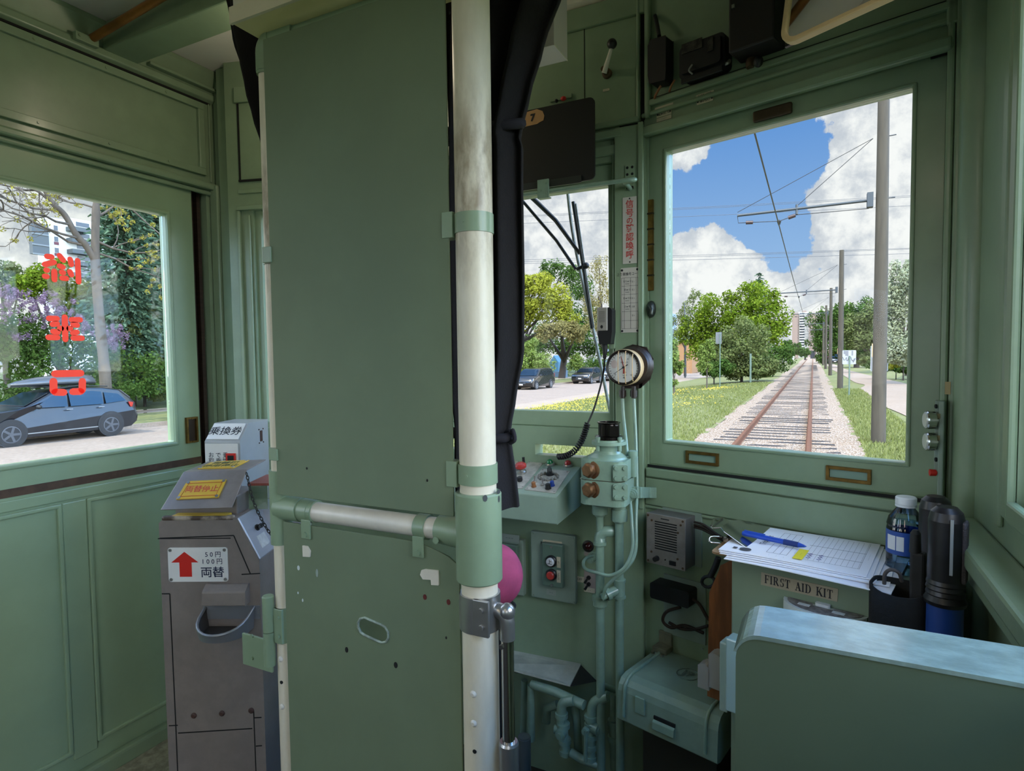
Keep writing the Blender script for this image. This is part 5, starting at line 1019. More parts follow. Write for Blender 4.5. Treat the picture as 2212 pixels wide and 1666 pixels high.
rp_ = thing('trolley_rope', 'grey braided rope hanging outside the front window behind the wiper', 'rope', W_(1310, 880, -.10)); t = MB(); t.tube(smooth_path([W_(1224, 396, -.10), W_(1240, 520, -.10), W_(1283, 720, -.10), W_(1300, 800, -.10), W_(1320, 900, -.10)], 6), .0045, 8); t.build('rope', mat('grey_rope', '9a9b92', .8, var=.3, vs=90), rp_)
# ================================================================== right front corner: equipment below the big window
ic = thing('intercom_speaker', 'grey metal intercom box with slotted grille on the lower front wall', 'speaker', at(RF, 1440, 1225, .03))
(a0, b1), (a1, b0) = RF.px(1397, 1108, .062), RF.px(1479, 1234, .062)
MET = mat('scuffed_grey_metal', '98918a', .42, .35, var=.2, vs=25)
t = MB(); t.box(RF, a0 + .012, a1 + .016, b0 - .004, b1 + .010, .0005, .006); t.build('mounting_plate', BG, ic, .001)
t = MB(); t.box(RF, a0, a1, b0, b1, .006, .058); t.build('case', mat('intercom_side', '6f6a66', .45, .3, var=.15), ic, .002)
t = MB(); t.box(RF, a0 - .001, a1 + .001, b0 - .001, b1 + .001, .058, .062); fp0 = t.build('front_panel', MET, ic, .001)
w_, h_ = a1 - a0, b1 - b0
for k in range(12): t = MB(); b = b0 + h_ * (.86 - .049 * k); t.box(RF, a0 + w_ * .22, a0 + w_ * .80, b - .0014, b + .0014, .062, .0624); t.build('grille_slot', DARK, fp0)
for u, v in ((.14, .87), (.90, .88), (.13, .23), (.82, .20), (.04, .04), (.95, .04), (.04, .96), (.95, .96), (.83, .72)): t = MB(); t.bolt(RF, a0 + w_ * u, b0 + h_ * v, .0028, .062, .0012); t.build('screw', mat('rusty_pivot', '5f4a33'), fp0)
t = MB(); t.lathe(RF.p(a0 + w_ * .28, b0 + h_ * .12, .062), RF.w, [(0, .007), (.012, .006)], 12); t.build('volume_knob', BLACK, fp0)
t = MB(); t.box(RF, a0 + w_ * .62, a0 + w_ * .78, b0 + h_ * .06, b0 + h_ * .14, .062, .066); t.build('rocker_switch', BLACK, fp0)
t = MB(); t.disc(RF, a0 + w_ * .5, b0 + h_ * .13, .0018, .062, .0632); t.build('indicator', DARK, fp0)
t = MB(); t.box(RF, a0 + w_ * .38, a0 + w_ * .60, b0 + h_ * .925, b0 + h_ * .945, .062, .0623); t.build('name_mark', INK, fp0)
wrs = thing('cable_bundle', 'frayed brown cables hanging from the intercom box towards the clipboard', 'cable', at(RF, 1545, 1200, .02))
for k, dy in enumerate((0, 6, 11)): t = MB(); t.tube(smooth_path([at(RF, 1500, 1128 + dy, .035), at(RF, 1520, 1134 + dy, .04), at(RF, 1545, 1152 + dy * .6, .045), at(RF, 1568, 1166 + dy * .5, .04), at(RF, 1590, 1180, .02)], 6), .0032, 6); t.build('strand', mat('brown_cable', '2e231c', .7), wrs)
cb2 = thing('connector_box', 'black connector box with dangling wires below the intercom box', 'electrical box', at(RF, 1445, 1310, .03))
(a0, b1), (a1, b0) = RF.px(1404, 1257, .05), RF.px(1488, 1316, .05)
t = MB(); t.box(RF, a0 + .014, a1 + .022, b0 - .10, b1 + .012, .0005, .006); [t.bolt(RF, a1 + .014, b, .003, .006, .002) for b in (b1, b0 - .11)]; t.build('back_plate', BG, cb2, .001)
t = MB(); t.prism(RF, rrect(a0, a1, b0, b1, .006), .006, .05); t.build('case', SOOT, cb2, .004)
for pts in ([(1470, 1312), (1440, 1322), (1432, 1342), (1450, 1356), (1480, 1352), (1520, 1368)], [(1445, 1345), (1470, 1358), (1500, 1360), (1530, 1352)], [(1488, 1290), (1510, 1305), (1528, 1335), (1540, 1345)]):
    t = MB(); t.tube(smooth_path([at(RF, x, y, .03) for x, y in pts], 5), .004, 6); t.build('wire', mat('grimy_wire', '33261c', .7, var=.5, vs=60), cb2)
ck = thing('hanging_clip', 'black snap clip dangling under the clipboard beside the brown board', 'clip', at(RF, 1538, 1268, .06))
t = MB(); t.tube(smooth_path([at(RF, 1552, 1205, .06), at(RF, 1545, 1225, .06), at(RF, 1535, 1245, .06)], 4), [.007] * 9, 8); t.tube([at(RF, 1530 + 14 * math.cos(k * PI / 6), 1257 + 12 * math.sin(k * PI / 6), .06) for k in range(12)], .004, 6, 0, False, True); t.build('hook', RUBBER, ck)
# ---- controller cover with emblem
cc = thing('controller_cover', 'low green cast cover with round raised emblem near the floor', 'cover', RF.p(.16, .34, .1))
A0, A1, CZ, CB = .040, .283, .4433, .345
t = MB(); CPF = Fr(RF.p(A0, 0, 0), RF.w, Z3, -RF.u); CPF = Fr(RF.p(A1, 0, 0), RF.w, Z3, -RF.u)
prof = [(.002, CB + .02), (.002, CZ - .004), (.02, CZ), (.17, CZ), (.188, CZ - .005), (.198, CZ - .016), (.202, CZ - .03), (.206, CB), (.19, CB - .004)]
t.prism(CPF, prof, 0, A1 - A0); t.build('shell', mat('cast_green_paint', '839a88', .36, var=.14, vs=14, bump=.1, bs=30, coat=.2), cc, .003)
for a in (A0 + .018, A1 - .026):
    t = MB(); P_ = [RF.p(a, z, c) for c, z in ((.02, CZ + .0015), (.17, CZ + .0015), (.189, CZ - .004), (.200, CZ - .016), (.2035, CZ - .03), (.207, CB + .012))]; t.tube(P_, .004, 8); t.build('rib', GREEN2, cc)
EM = Fr(RF.p(.158, CZ, .085), RF.u, -RF.w, Z3)
t = MB(); t.tube([EM.p(.026 * math.cos(k * PI / 14), .026 * math.sin(k * PI / 14), .0005) for k in range(28)], .0016, 6, 0, False, True); em = t.build('emblem_ring', mat('worn_emblem_paint', '6d7f70', .5, var=.5, vs=60), cc)
t = MB(); tx = text_mesh('JP', .03); t.add([EM.p(x * .034, y * .034, .0018) for x, y in tx[0]], tx[1]); t.build('emblem_letters', mat('worn_emblem_paint', '6d7f70'), em)
t = MB(); FC = RF.moved(0, 0, .2045); (p, b1), (q, b0) = RF.px(1412, 1546, .206), RF.px(1458, 1582, .206); t.box(RF, p, q, b0 + .008, b1, .190, .2068); t.build('finger_slot', DARK, cc)
t = MB(); t.prism(Fr(RF.p(q, 0, 0), RF.w, Z3, -RF.u), [(.200, b0 - .012), (.214, b0 - .012), (.212, b0 + .006), (.204, b0 + .010)], 0, q - p); t.build('slot_lip', GREEN2, cc, .002)
t = MB(); p = at(RF, 1382, 1520, .206); t.box(RF, *pxrect(RF, 1372, 1538, 1392, 1512, .206), .203, .2075); t.build('maker_plate', GREEN2, cc, .001)
t = MB(); a, b = RF.px(1428, 1392, .03); t.box(RF, a - .020, a + .020, CZ, CZ + .014, .006, .04); t.box(RF, a - .018, a + .018, CZ, CZ + .045, .0, .010); [t.lathe(RF.p(a + s, CZ + .002, .05), Z3, [(0, .005), (.005, .005)], 8) for s in (-.012, .014)]; t.build('top_hinge', mat('olive_hinge', '6b6c55', .5, var=.3, vs=40), cc, .002)
sup = MB(); sup.box(RF, A0 + .03, A1 - .03, 0, CB + .02, .01, .14); sup.build('pedestal', mat('dark_underside', '22251f', .8), cc)
# ---- brown board
bd = MB(); bc = .15; q = [RF.px(x, y, bc) for x, y in ((1528, 1440), (1532, 1280), (1540, 1262), (1552, 1235), (1556, 1222), (1590, 1206), (1590, 1440))]
q[0] = (q[0][0], CZ + .006); q[-1] = (q[-1][0], CZ + .006)
bd.prism(RF, q[::-1], bc - .015, bc); tag(bd.build('wooden_board', mat('varnished_brown_wood', '8a5228', .4, var=.45, vs=7, stretch=(6, 6, .8), coat=.2), None, .003), 'varnished brown board standing on edge left of the first aid cabinet', 'board')
# ---- first aid cabinet
CA0, CA1, CC, CTZ = .308, .615, .20, .797
fa = thing('first_aid_cabinet', 'green cabinet labelled FIRST AID KIT under the clipboard', 'cabinet', RF.p(.45, 0, .1))
CAB = mat('cabinet_green_paint', '86977e', .42, var=.10, vs=8)
t = MB(); t.box(RF, CA0, CA1, 0, CTZ, .005, CC); t.build('body', CAB, fa, .004)
t = MB(); t.box(RF, .42, .655, 0, .60, .006, .30); t.build('base', CAB, fa, .004)
q = [RF.px(x, y, CC) for x, y in ((1644, 1263), (1809, 1300), (1811, 1272), (1645, 1236))]
t = MB(); t.prism(RF, q, CC + .0003, CC + .0012); lb = t.build('paper_label', mat('buff_label', 'b3a78f', .6, var=.12, vs=40), fa)
LR = RF.moved(sum(p[0] for p in q) / 4, sum(p[1] for p in q) / 4, 0)
# lettering in a serif face, drawn from strokes: thick stems, thin arms and small feet
def serif(mb, fr, x, y, h, c, ch):
    T, th, s = .20 * h, .075 * h, .10 * h
    def bx(x0, x1, y0, y1): mb.box(fr, x + x0 * h, x + x1 * h, y + y0 * h, y + y1 * h, c, c + .0004)
    def ln(x0, y0, x1, y1, w):
        x0, x1, y0, y1 = x + x0 * h, x + x1 * h, y + y0 * h, y + y1 * h; L = math.hypot(x1 - x0, y1 - y0); nx, ny = -(y1 - y0) / L * w * h / 2, (x1 - x0) / L * w * h / 2
        mb.prism(fr, [(x0 - nx, y0 - ny), (x1 - nx, y1 - ny), (x1 + nx, y1 + ny), (x0 + nx, y0 + ny)], c, c + .0004)
    def stem(a): bx(a, a + .19, 0, 1); bx(a - .08, a + .27, 0, .07); bx(a - .08, a + .27, .93, 1)
    def bow(cx, cy, rx, ry, t0, t1, w0, w1):
        n = 9; out, inn = [], []
        for k in range(n + 1):
            t = math.radians(t0 + (t1 - t0) * k / n); w = w0 + (w1 - w0) * abs(math.cos(t)); out.append((x + h * (cx + rx * math.cos(t)), y + h * (cy + ry * math.sin(t)))); inn.append((x + h * (cx + (rx - w) * math.cos(t)), y + h * (cy + (ry - w * .6) * math.sin(t))))
        for k in range(n): mb.prism(fr, [out[k], out[k + 1], inn[k + 1], inn[k]], c, c + .0004)
    if ch == 'F': stem(.08); bx(.2, .70, .93, 1); bx(.2, .55, .48, .55); bx(.63, .70, .75, 1); bx(.48, .55, .38, .64); return .84
    if ch == 'I': stem(.08); return .50
    if ch == 'R': stem(.08); bow(.36, .74, .32, .26, 90, -90, .08, .18); bx(.2, .4, .93, 1); bx(.2, .42, .48, .55); ln(.42, .5, .72, .03, .20); bx(.62, .88, 0, .07); return .98
    if ch == 'S': bow(.34, .73, .26, .27, 40, 250, .08, .16); bow(.34, .27, .28, .27, -140, 80, .08, .17); bx(.54, .60, .70, 1); bx(.06, .12, 0, .3); return .76
    if ch == 'T': bx(.30, .49, 0, 1); bx(.2, .59, 0, .07); bx(.02, .77, .93, 1); bx(.02, .09, .72, 1); bx(.70, .77, .72, 1); return .88
    if ch == 'A': ln(.44, .98, .16, .03, .08); ln(.42, .98, .72, .03, .21); bx(.26, .62, .30, .37); bx(.04, .32, 0, .07); bx(.54, .92, 0, .07); return .98
    if ch == 'D': stem(.08); bow(.36, .5, .46, .5, 90, -90, .08, .20); bx(.2, .4, .93, 1); bx(.2, .4, 0, .07); return .94
    if ch == 'K': stem(.08); ln(.27, .42, .68, .96, .09); ln(.40, .56, .76, .03, .21); bx(.58, .86, .93, 1); bx(.62, .94, 0, .07); return 1.0
    return .62
t = MB(); wl_ = math.hypot(q[1][0] - q[0][0], 0); hl_ = .0162; word = 'FIRST AID KIT'; adv = []
dummy = MB()
for ch_ in word: adv.append(serif(dummy, LR, 0, 0, 1, 0, ch_) if ch_ != ' ' else .62)
sc = (wl_ * .90) / sum(adv); hh = hl_; x = -sum(adv) * sc / 2
class _S:                                  # letters set wider than tall
    def __init__(s, fr): s.fr = fr
    def p(s, a, b, c=0): return s.fr.p(a, b, c)
for ch_, ad in zip(word, adv):
    if ch_ != ' ':
        m2 = MB(); FRX = _S(LR); serif(m2, FRX, 0, 0, 1, 0, ch_)
        V = np.array(m2.v) - LR.o; A_ = V @ LR.u; B_ = V @ LR.v; C_ = V @ LR.w
        t.add([LR.p(x + a * sc, -hh / 2 + b * hh, CC + .0013 + (0 if cc_ < .0002 else .0003)) for a, b, cc_ in zip(A_, B_, C_)], m2.f)
    x += ad * sc
t.build('lettering', INK, lb)
# half-moon dish on the cabinet front
DZ_ = RF.px(1695, 1290, CC)[1] + .002; a0, a1 = RF.px(1695, 1288, CC)[0], RF.px(1876, 1325, CC)[0]; ac, hw = (a0 + a1) / 2, (a1 - a0) / 2
HD = Fr(RF.p(ac, DZ_, CC), RF.u, -RF.w, Z3)
moon = lambda s, k=18: [(-hw * s, -.002)] + [(hw * s * -math.cos(PI * i / k), -.002 - .046 * s * math.sin(PI * i / k)) for i in range(1, k)] + [(hw * s, -.002)]
t = MB(); t.prism(HD, moon(1.0), -.030, 0); t.build('half_moon_dish', mat('milky_plastic', 'd5dcda', .3), fa, .004)
t = MB(); m_ = moon(.90); m_ = m_[:-1] + [(hw * .9, -.002), (hw * .30, -.003), (hw * .22, -.014), (-hw * .22, -.014), (-hw * .30, -.003)]; t.prism(HD, m_, .0002, .0012); t.build('speckled_inset', mat('speckled_grey', 'a29a99', .4, .2, var=.5, vs=90, col2='6a6263'), fa)
t = MB(); t.prism(HD, rrect(-hw * .2, hw * .16, -.012, .0, .005), .001, .006); t.build('white_latch', mat('white_plastic', 'dfe3e6', .3), fa)
for u in (-.42, .40): t = MB(); t.box(HD, hw * u - .010, hw * u + .010, -.026, -.016, .0012, .0018); t.build('white_tag', mat('white_plastic', 'dfe3e6'), fa)
# ---- clipboard, papers, pen
CBt = CTZ + .001; f0, f1 = RF.p(.304, CBt, .252), RF.p(.568, CBt, .226)
cu_ = nrm(f1 - f0); CBF = Fr(f0, cu_, nrm(np.cross(Z3, cu_)), Z3)     # u to the right, v towards the window, w up
cl_ = thing('clipboard', 'brown clipboard with chrome clip lying on the first aid cabinet', 'clipboard', CBF.p(.12, .1, 0))
t = MB(); t.prism(CBF, rrect(-.022, .262, .018, .232, .012), 0, .004); t.build('board', mat('hardboard', 'b08a62', .5, var=.12), cl_)
t = MB(); K2 = Fr(CBF.p(0, .125, .016), CBF.u, CBF.v, Z3)
cl = [(-.012, -.055), (.040, -.085), (.044, -.08), (.044, .085), (.040, .085), (-.012, .055), (-.026, .03), (-.040, .045), (-.048, .036), (-.046, -.036), (-.040, -.045), (-.026, -.03)]
top = [K2.p(a, b, .018 - max(0, a) * .28 - (abs(b) * .05 if a > 0 else 0)) for a, b in cl]; bot = [p - Z3 * .0018 for p in top]; n = len(cl)
t.add(top + bot, [tuple(range(n)), tuple(range(n, 2 * n))[::-1]] + [(i, n + i, n + (i + 1) % n, (i + 1) % n) for i in range(n)]); t.build('clip', CHROME, cl_, .0006)
t = MB(); t.tube([K2.p(-.044, -.036, .02), K2.p(-.05, 0, .026), K2.p(-.044, .036, .02)], .0022, 6); t.tube([K2.p(-.01, -.05, .0), K2.p(-.01, .05, .0)], .006, 10); t.tube(smooth_path([K2.p(-.018, -.05, .004), K2.p(-.034, -.07, .006), K2.p(-.03, -.085, 0), K2.p(-.015, -.07, -.004)], 5), .002, 6); t.build('spring', CHROME, cl_)
PAPER = mat('white_paper', 'e9e9ee', .8)
rng = random.Random(5); sheets = []
for k, (dx, dy, L, Wd, rot) in enumerate(((.016, -.018, .275, .215, -3.2), (.018, -.012, .268, .215, 1.2), (.004, -.006, .262, .215, -1.0), (.002, -.003, .258, .213, .4), (.0, .0, .252, .214, 0))):
    z = .0045 + .0026 * k; P_ = CBF.moved(dx, dy, z).rolled(rot); t = MB(); N = 12; vs = []
    for layer in (0, .0016):
        for i in range(N + 1):
            a = L * i / N
            curl = .0016 * math.sin(i / N * PI * 1.5) + .0016
            for b in (0, Wd * .5, Wd): vs.append(P_.p(a, b, layer + curl * (1 - b / Wd) * .8))
    m_ = 3 * (N + 1); fs = []
    for i in range(N):
        for j in range(2):
            q = i * 3 + j; fs += [(q + 1, q + 4, q + 3, q)] + [(m_ + q, m_ + q + 3, m_ + q + 4, m_ + q + 1)]
        fs += [(i * 3, i * 3 + 3, m_ + i * 3 + 3, m_ + i * 3), (i * 3 + 2, m_ + i * 3 + 2, m_ + i * 3 + 5, i * 3 + 5)]
    fs += [(0, m_, m_ + 1, 1), (1, m_ + 1, m_ + 2, 2), (3 * N, 3 * N + 1, m_ + 3 * N + 1, m_ + 3 * N), (3 * N + 1, 3 * N + 2, m_ + 3 * N + 2, m_ + 3 * N + 1)]
    t.add(vs, fs, 0, False)
    lab = ('bottom sheet of the clipboard papers, sticking out nearest the label', 'second sheet from the bottom in the clipboard stack, right end curling down', 'middle sheet of the stack of papers on the clipboard', 'sheet just under the printed trip form on the clipboard', 'printed trip form with yellow highlighted strip, topmost on the clipboard')[k]
    o = t.build('paper_sheet', PAPER); tag(o, lab, 'paper', 'papers on the clipboard'); sheets.append(o)
TOPS = CBF.moved(0, 0, .0045 + .0026 * 4 + .0052)
PG = Fr(TOPS.p(0, 0, 0), TOPS.v, -TOPS.u, Z3)      # page frame: text runs towards the window, page top at the clip end; b = -distance from the clip end
def pg_line(mb, x0, y0, x1, y1, w=.0005): mb.box(PG, min(x0, x1) - w / 2, max(x0, x1) + w / 2, min(y0, y1) - w / 2, max(y0, y1) + w / 2, 0, .0002)
t = MB(); ink = t
t.text(PG, .105, -.064, .0004, .016, 'Trip Sheet', 0, .02); t.text(PG, .11, -.050, .0004, .006, '– – – – – –', 0, .0)
for x0, x1 in ((.028, .092), (.112, .176)):
    for y in (-.082, -.094, -.106, -.118): pg_line(t, x0, y, x1, y)
    for x in (x0, x1): pg_line(t, x, -.082, x, -.118)
for k in range(11): pg_line(t, .022, -.146 - .009 * k, .190, -.146 - .009 * k, .0003)
for x in (.062, .118): pg_line(t, x, -.142, x, -.238, .0010)
pg_line(t, .022, -.238, .19, -.238); pg_line(t, .022, -.142, .022, -.238, .0004)
for k in range(3): t.text(PG, .012, -.09 - .013 * k, .0004, .005, '– –', 0)
for k in range(5): t.text(PG, .045 + .03 * k, -.134, .0004, .0048, '– –', 0)
t.text(PG, .06, -.127, .0004, .005, '– – – – – – – – –', 0, 0, .8); t.text(PG, .10, -.245, .0004, .005, '– –   – –   – – –   – –', 0, 0, .9)
t.build('form_print', mat('grey_print', '5b5c66', .7), sheets[-1])
t = MB(); [t.tube(smooth_path([PG.p(.03 + .012 * i, -.155 - .018 * j, .0005), PG.p(.034 + .012 * i, -.150 - .018 * j, .0005), PG.p(.036 + .012 * i, -.158 - .018 * j, .0005), PG.p(.040 + .012 * i, -.152 - .018 * j, .0005)], 3), .0003, 4) for i in range(3) for j in range(2)]; t.build('handwriting', mat('violet_ink', '4d4a8c', .7), sheets[-1])
t = MB(); t.prism(PG, [(.022 + .010 * math.cos(k * PI / 6), -.045 + .011 * math.sin(k * PI / 6)) for k in range(12)], 0, .0003); t.prism(PG, [(.018, -.030), (.026, -.030), (.026, -.022), (.018, -.022)], 0, .0003); t.build('printed_crest', mat('crest_print', '3f4048', .7), sheets[-1])
t = MB(); t.box(PG, .018, .082, -.147, -.130, .0002, .0004); hl_o = t.build('highlight_strip', mat('yellow_highlighter', 'e6d62e', .7), sheets[-1])
t = MB(); t.text(PG, .05, -.1385, .0006, .0055, '– – – –', 0); t.build('highlight_text', mat('olive_print', '6b6420', .7), hl_o)
pz = CBt + .0045 + .0026 * 4 + .0045 + .006; p0, p1 = aZ(1604, 1152, pz + .004), aZ(1742, 1181, pz)
pn = thing('pen', 'blue ballpoint pen lying across the printed trip form', 'pen', (p0 + p1) / 2)
d = nrm(p1 - p0); L = np.linalg.norm(p1 - p0); BLUE = mat('blue_plastic', '1d49b0', .3)
t = MB(); t.lathe(p0, d, [(0, .0045), (.004, .0052), (L * .66, .0052), (L * .66, .0055)], 14); t.box(Fr(p0, d, nrm(np.cross(Z3, d)), Z3), .004, .045, -.0015, .0015, .005, .0075); t.build('barrel', BLUE, pn)
t = MB(); t.lathe(p0 + d * L * .66, d, [(0, .0058), (L * .22, .0054)], 14); t.build('grip', mat('dark_blue_grip', '17306e', .6), pn)
t = MB(); t.lathe(p0 + d * L * .88, d, [(0, .005), (L * .09, .0025), (L * .12, .0008)], 12); t.build('tip', BLUE, pn)
# ---- bottle
wb_ = RF.p(.590, CTZ + .001, .105); bo = thing('water_bottle', 'blue tinted plastic water bottle with white cap behind the black pouch', 'bottle', wb_)
r = .030; t = MB(); t.lathe(wb_, Z3, [(0, r * .8), (.004, r * .95), (.010, r), (.080, r), (.084, r * .97), (.088, r), (.100, r * .9), (.112, r * .62), (.118, r * .47), (.130, r * .46)], 28); t.build('shell', glass('bottle_plastic', (.78, .88, .97), 1.1, .03), bo)
t = MB(); t.lathe(wb_ + Z3 * .001, Z3, [(0, r * .9), (.074, r * .96), (.090, r * .94), (.0905, r * .2)], 24); t.build('water', glass('water_blue', (.72, .86, .98), .5, .0), bo)
t = MB(); t.lathe(wb_ + Z3 * .036, Z3, [(0, r * 1.012), (.042, r * 1.012)], 28, caps=False); t.build('label_band', mat('blue_label', '2a4f9c', .4), bo)
t = MB()
for th0, th1 in ((-2.75, -2.2), (-2.15, -1.75), (-1.2, -.7)):
    for k in range(5):
        a_, b_ = th0 + (th1 - th0) * k / 5, th0 + (th1 - th0) * (k + 1) / 5; P_ = lambda q, z: wb_ + (r * 1.025 * math.cos(q), r * 1.025 * math.sin(q), z); t.add([P_(a_, .044), P_(b_, .044), P_(b_, .070), P_(a_, .070)], [(0, 1, 2, 3)])
t.build('label_white_panel', mat('label_white', 'd4d8de', .5), bo)
t = MB(); t.lathe(wb_ + Z3 * .120, Z3, [(0, r * .56), (.004, r * .56), (.004, r * .53), (.005, r * .56), (.016, r * .56), (.018, r * .5)], 26); t.build('cap', mat('white_plastic', 'dfe3e6'), bo)
# ---- black pouch with radio, and the two torches
PO = .262; po_ = thing('black_pouch', 'black fabric pouch hanging at the right end of the first aid cabinet', 'pouch', RF.p(.6, .62, .235))
a0, a1 = .563, .646; zt, zb_ = .815, .602
def pouch_ring(z, g=0.0, dip=0.0):
    L = []
    for k in range(28):
        th = 2 * PI * k / 28; cx_, sx_ = math.cos(th), math.sin(th); ex = lambda v: math.copysign(abs(v) ** .45, v)
        L.append(RF.p((a0 + a1) / 2 + ((a1 - a0) / 2 - g) * ex(cx_), z - dip * (1 if sx_ > .3 else 0) * (1 - abs(cx_)), .234 + (.031 - g) * ex(sx_)))
    return L
t = MB(); n = 28; R_ = [pouch_ring(zb_), pouch_ring(.70), pouch_ring(.77), pouch_ring(zt, 0, .012), pouch_ring(zt, .003, .012), pouch_ring(.64, .004)]
V = sum(R_, []); t.add(V, [(i * n + k, i * n + (k + 1) % n, (i + 1) * n + (k + 1) % n, (i + 1) * n + k) for i in range(5) for k in range(n)], 0, True); t.add(R_[0], [tuple(range(n))[::-1]]); t.add(R_[-1], [tuple(range(n))]); t.build('bag', mat('black_fabric', '121416', .9, var=.3, vs=80, bump=.3, bs=200), po_)
t = MB(); t.tube(smooth_path([at(RF, 1910, 1262, .26), at(RF, 1912, 1240, .262), at(RF, 1925, 1231, .262), at(RF, 1942, 1238, .26), at(RF, 1948, 1256, .25)], 6), .003, 8); t.build('loop', mat('grey_cord', '4a4340', .7), po_)
ra = thing('handheld_radio', 'black handheld radio with stubby antenna standing in the black pouch', 'radio', RF.p(.615, .65, .232))
(p, zq), (p2, _) = RF.px(1963, 1190, .235), RF.px(2006, 1190, .235); t = MB(); t.box(RF, p + .002, p2 - .004, .65, zq, .218, .240); t.build('body', RUBBER, ra, .004)
t = MB(); b = at(RF, 1977, 1190, .232); e = at(RF, 1977, 1146, .232); t.lathe(b - Z3 * .003, Z3, [(0, .0085), (e[2] - b[2] - .002, .0075), (e[2] - b[2] + .004, .004)], 12); t.build('antenna', RUBBER, ra)
def torch(label, cx_, yt, c, sc_=1.0, blue=True):
    a, z1 = RF.px(cx_, yt, c); o = thing('torch', label, 'torch', RF.p(a, .60, c)); r = .0245 * sc_; base = RF.p(a, .601, c); H = z1 - .601
    hh = .148 * sc_
    t = MB(); t.lathe(base, Z3, [(0, r * .98), (H - hh, r * .98)], 24); t.build('blue_body', mat('blue_tube', '1f3f87', .35), o)
    t = MB(); q = base + Z3 * (H - hh); t.lathe(q, Z3, [(-.002, r * 1.1), (.004, r * 1.15), (.012, r * 1.0), (.014, r * 1.06), (.020, r * 1.0), (.022, r * 1.06), (.028, r * .98), (.030, r * 1.04), (.036, r * .97), (hh * .5, r * .98), (hh * .86, r * .98), (hh * .95, r * .85), (hh, r * .55)], 24); t.build('black_grip', mat('black_grip', '1d1a1c', .35, var=.4, vs=60), o)
    t = MB(); t.box(Fr(q, RF.u, Z3, RF.w), r * .30, r * .46, .05, hh * .90, r * .82, r * 1.02); t.build('edge_strip', mat('grey_rubber', '8d8f8c'), o)
    t = MB(); t.box(Fr(q, RF.u, Z3, RF.w), r * .75, r * 1.1, .035, hh * .88, -r * .5, r * .5); t.build('side_handle', mat('ribbed_grey_grip', '4b4344', .6, bump=.6, bs=500), o, .006)
torch('front torch, blue tube with thick black ribbed grip, beside the right wall', 2046, 1095, .265)
torch('rear torch, black grip showing behind the front blue torch', 2022, 1072, .15)
# ---- latch levers behind the seat back
ll = thing('metal_latch', 'pair of rounded metal latch plates beside a pale green block', 'latch', at(RF, 1545, 1480, .23))
for x0, x1, yt, c in ((1507, 1532, 1440, .235), (1530, 1558, 1418, .235)):
    a_, b_, z0_, z1_ = pxrect(RF, x0, 1484, x1, yt, c); t = MB(); t.prism(RF, [(a_, z0_), (b_, z0_), (b_, z1_ - .004)] + [((a_ + b_) / 2 + (b_ - a_) / 2 * math.cos(q), z1_ - .008 + .008 * math.sin(q)) for q in [PI * k / 6 for k in range(1, 6)]] + [(a_, z1_ - .004)], c - .028, c); t.build('latch_plate', mat('bright_latch_metal', 'b5b0a6', .25, .4), ll, .002)
for x0, x1, yt, yb, c in ((1553, 1572, 1392, 1535, .245), (1566, 1604, 1390, 1535, .262)):
    a_, b_, z0_, z1_ = pxrect(RF, x0, yb, x1, yt, c); t = MB(); t.box(RF, a_, b_, z0_, z1_, c - .035, c); t.build('pale_block', mat('pale_green_gloss', 'a9c3bb', .25, coat=.4), ll, .003)
# ---- low partition at the right front
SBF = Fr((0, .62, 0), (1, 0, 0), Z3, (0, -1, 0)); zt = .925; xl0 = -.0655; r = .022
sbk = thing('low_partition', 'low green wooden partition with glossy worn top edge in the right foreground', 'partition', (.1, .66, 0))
t = MB(); t.prism(SBF, [(xl0, 0), (.258, 0), (.258, zt - .012)] + [(.258, zt - .004), (xl0 + r, zt - .004)] + [(xl0 + r + r * math.cos(q), zt - .004 - r + r * math.sin(q)) for q in [PI / 2 + PI / 2 * k / 6 for k in range(1, 7)]], -.075, 0); t.build('panel', mat('shaded_partition_green', '5d6c57', .45, var=.10, vs=7, bump=.06, bs=60), sbk, .005)  # same green as the walls, its colour darkened to stand for shade
t = MB(); P_ = [(.258, zt - .0035), (xl0 + r, zt - .0035)] + [(xl0 + r + r * math.cos(q), zt - .0035 - r + r * math.sin(q)) for q in [PI / 2 + PI / 2 * k / 6 for k in range(1, 6)]]
P2 = [(a, b + .004) for a, b in P_]; P2[-1] = (P_[-1][0] - .003, P_[-1][1]); 
t.prism(SBF, P_[::-1] + P2 if 0 else P2 + P_[::-1], -.0765, .0012); t.build('top_cap', mat('glossy_worn_green', '8fa39a', .18, var=.3, vs=26, bump=.35, bs=45, coat=.8, stretch=(1, 1.6, 1)), sbk, .001)
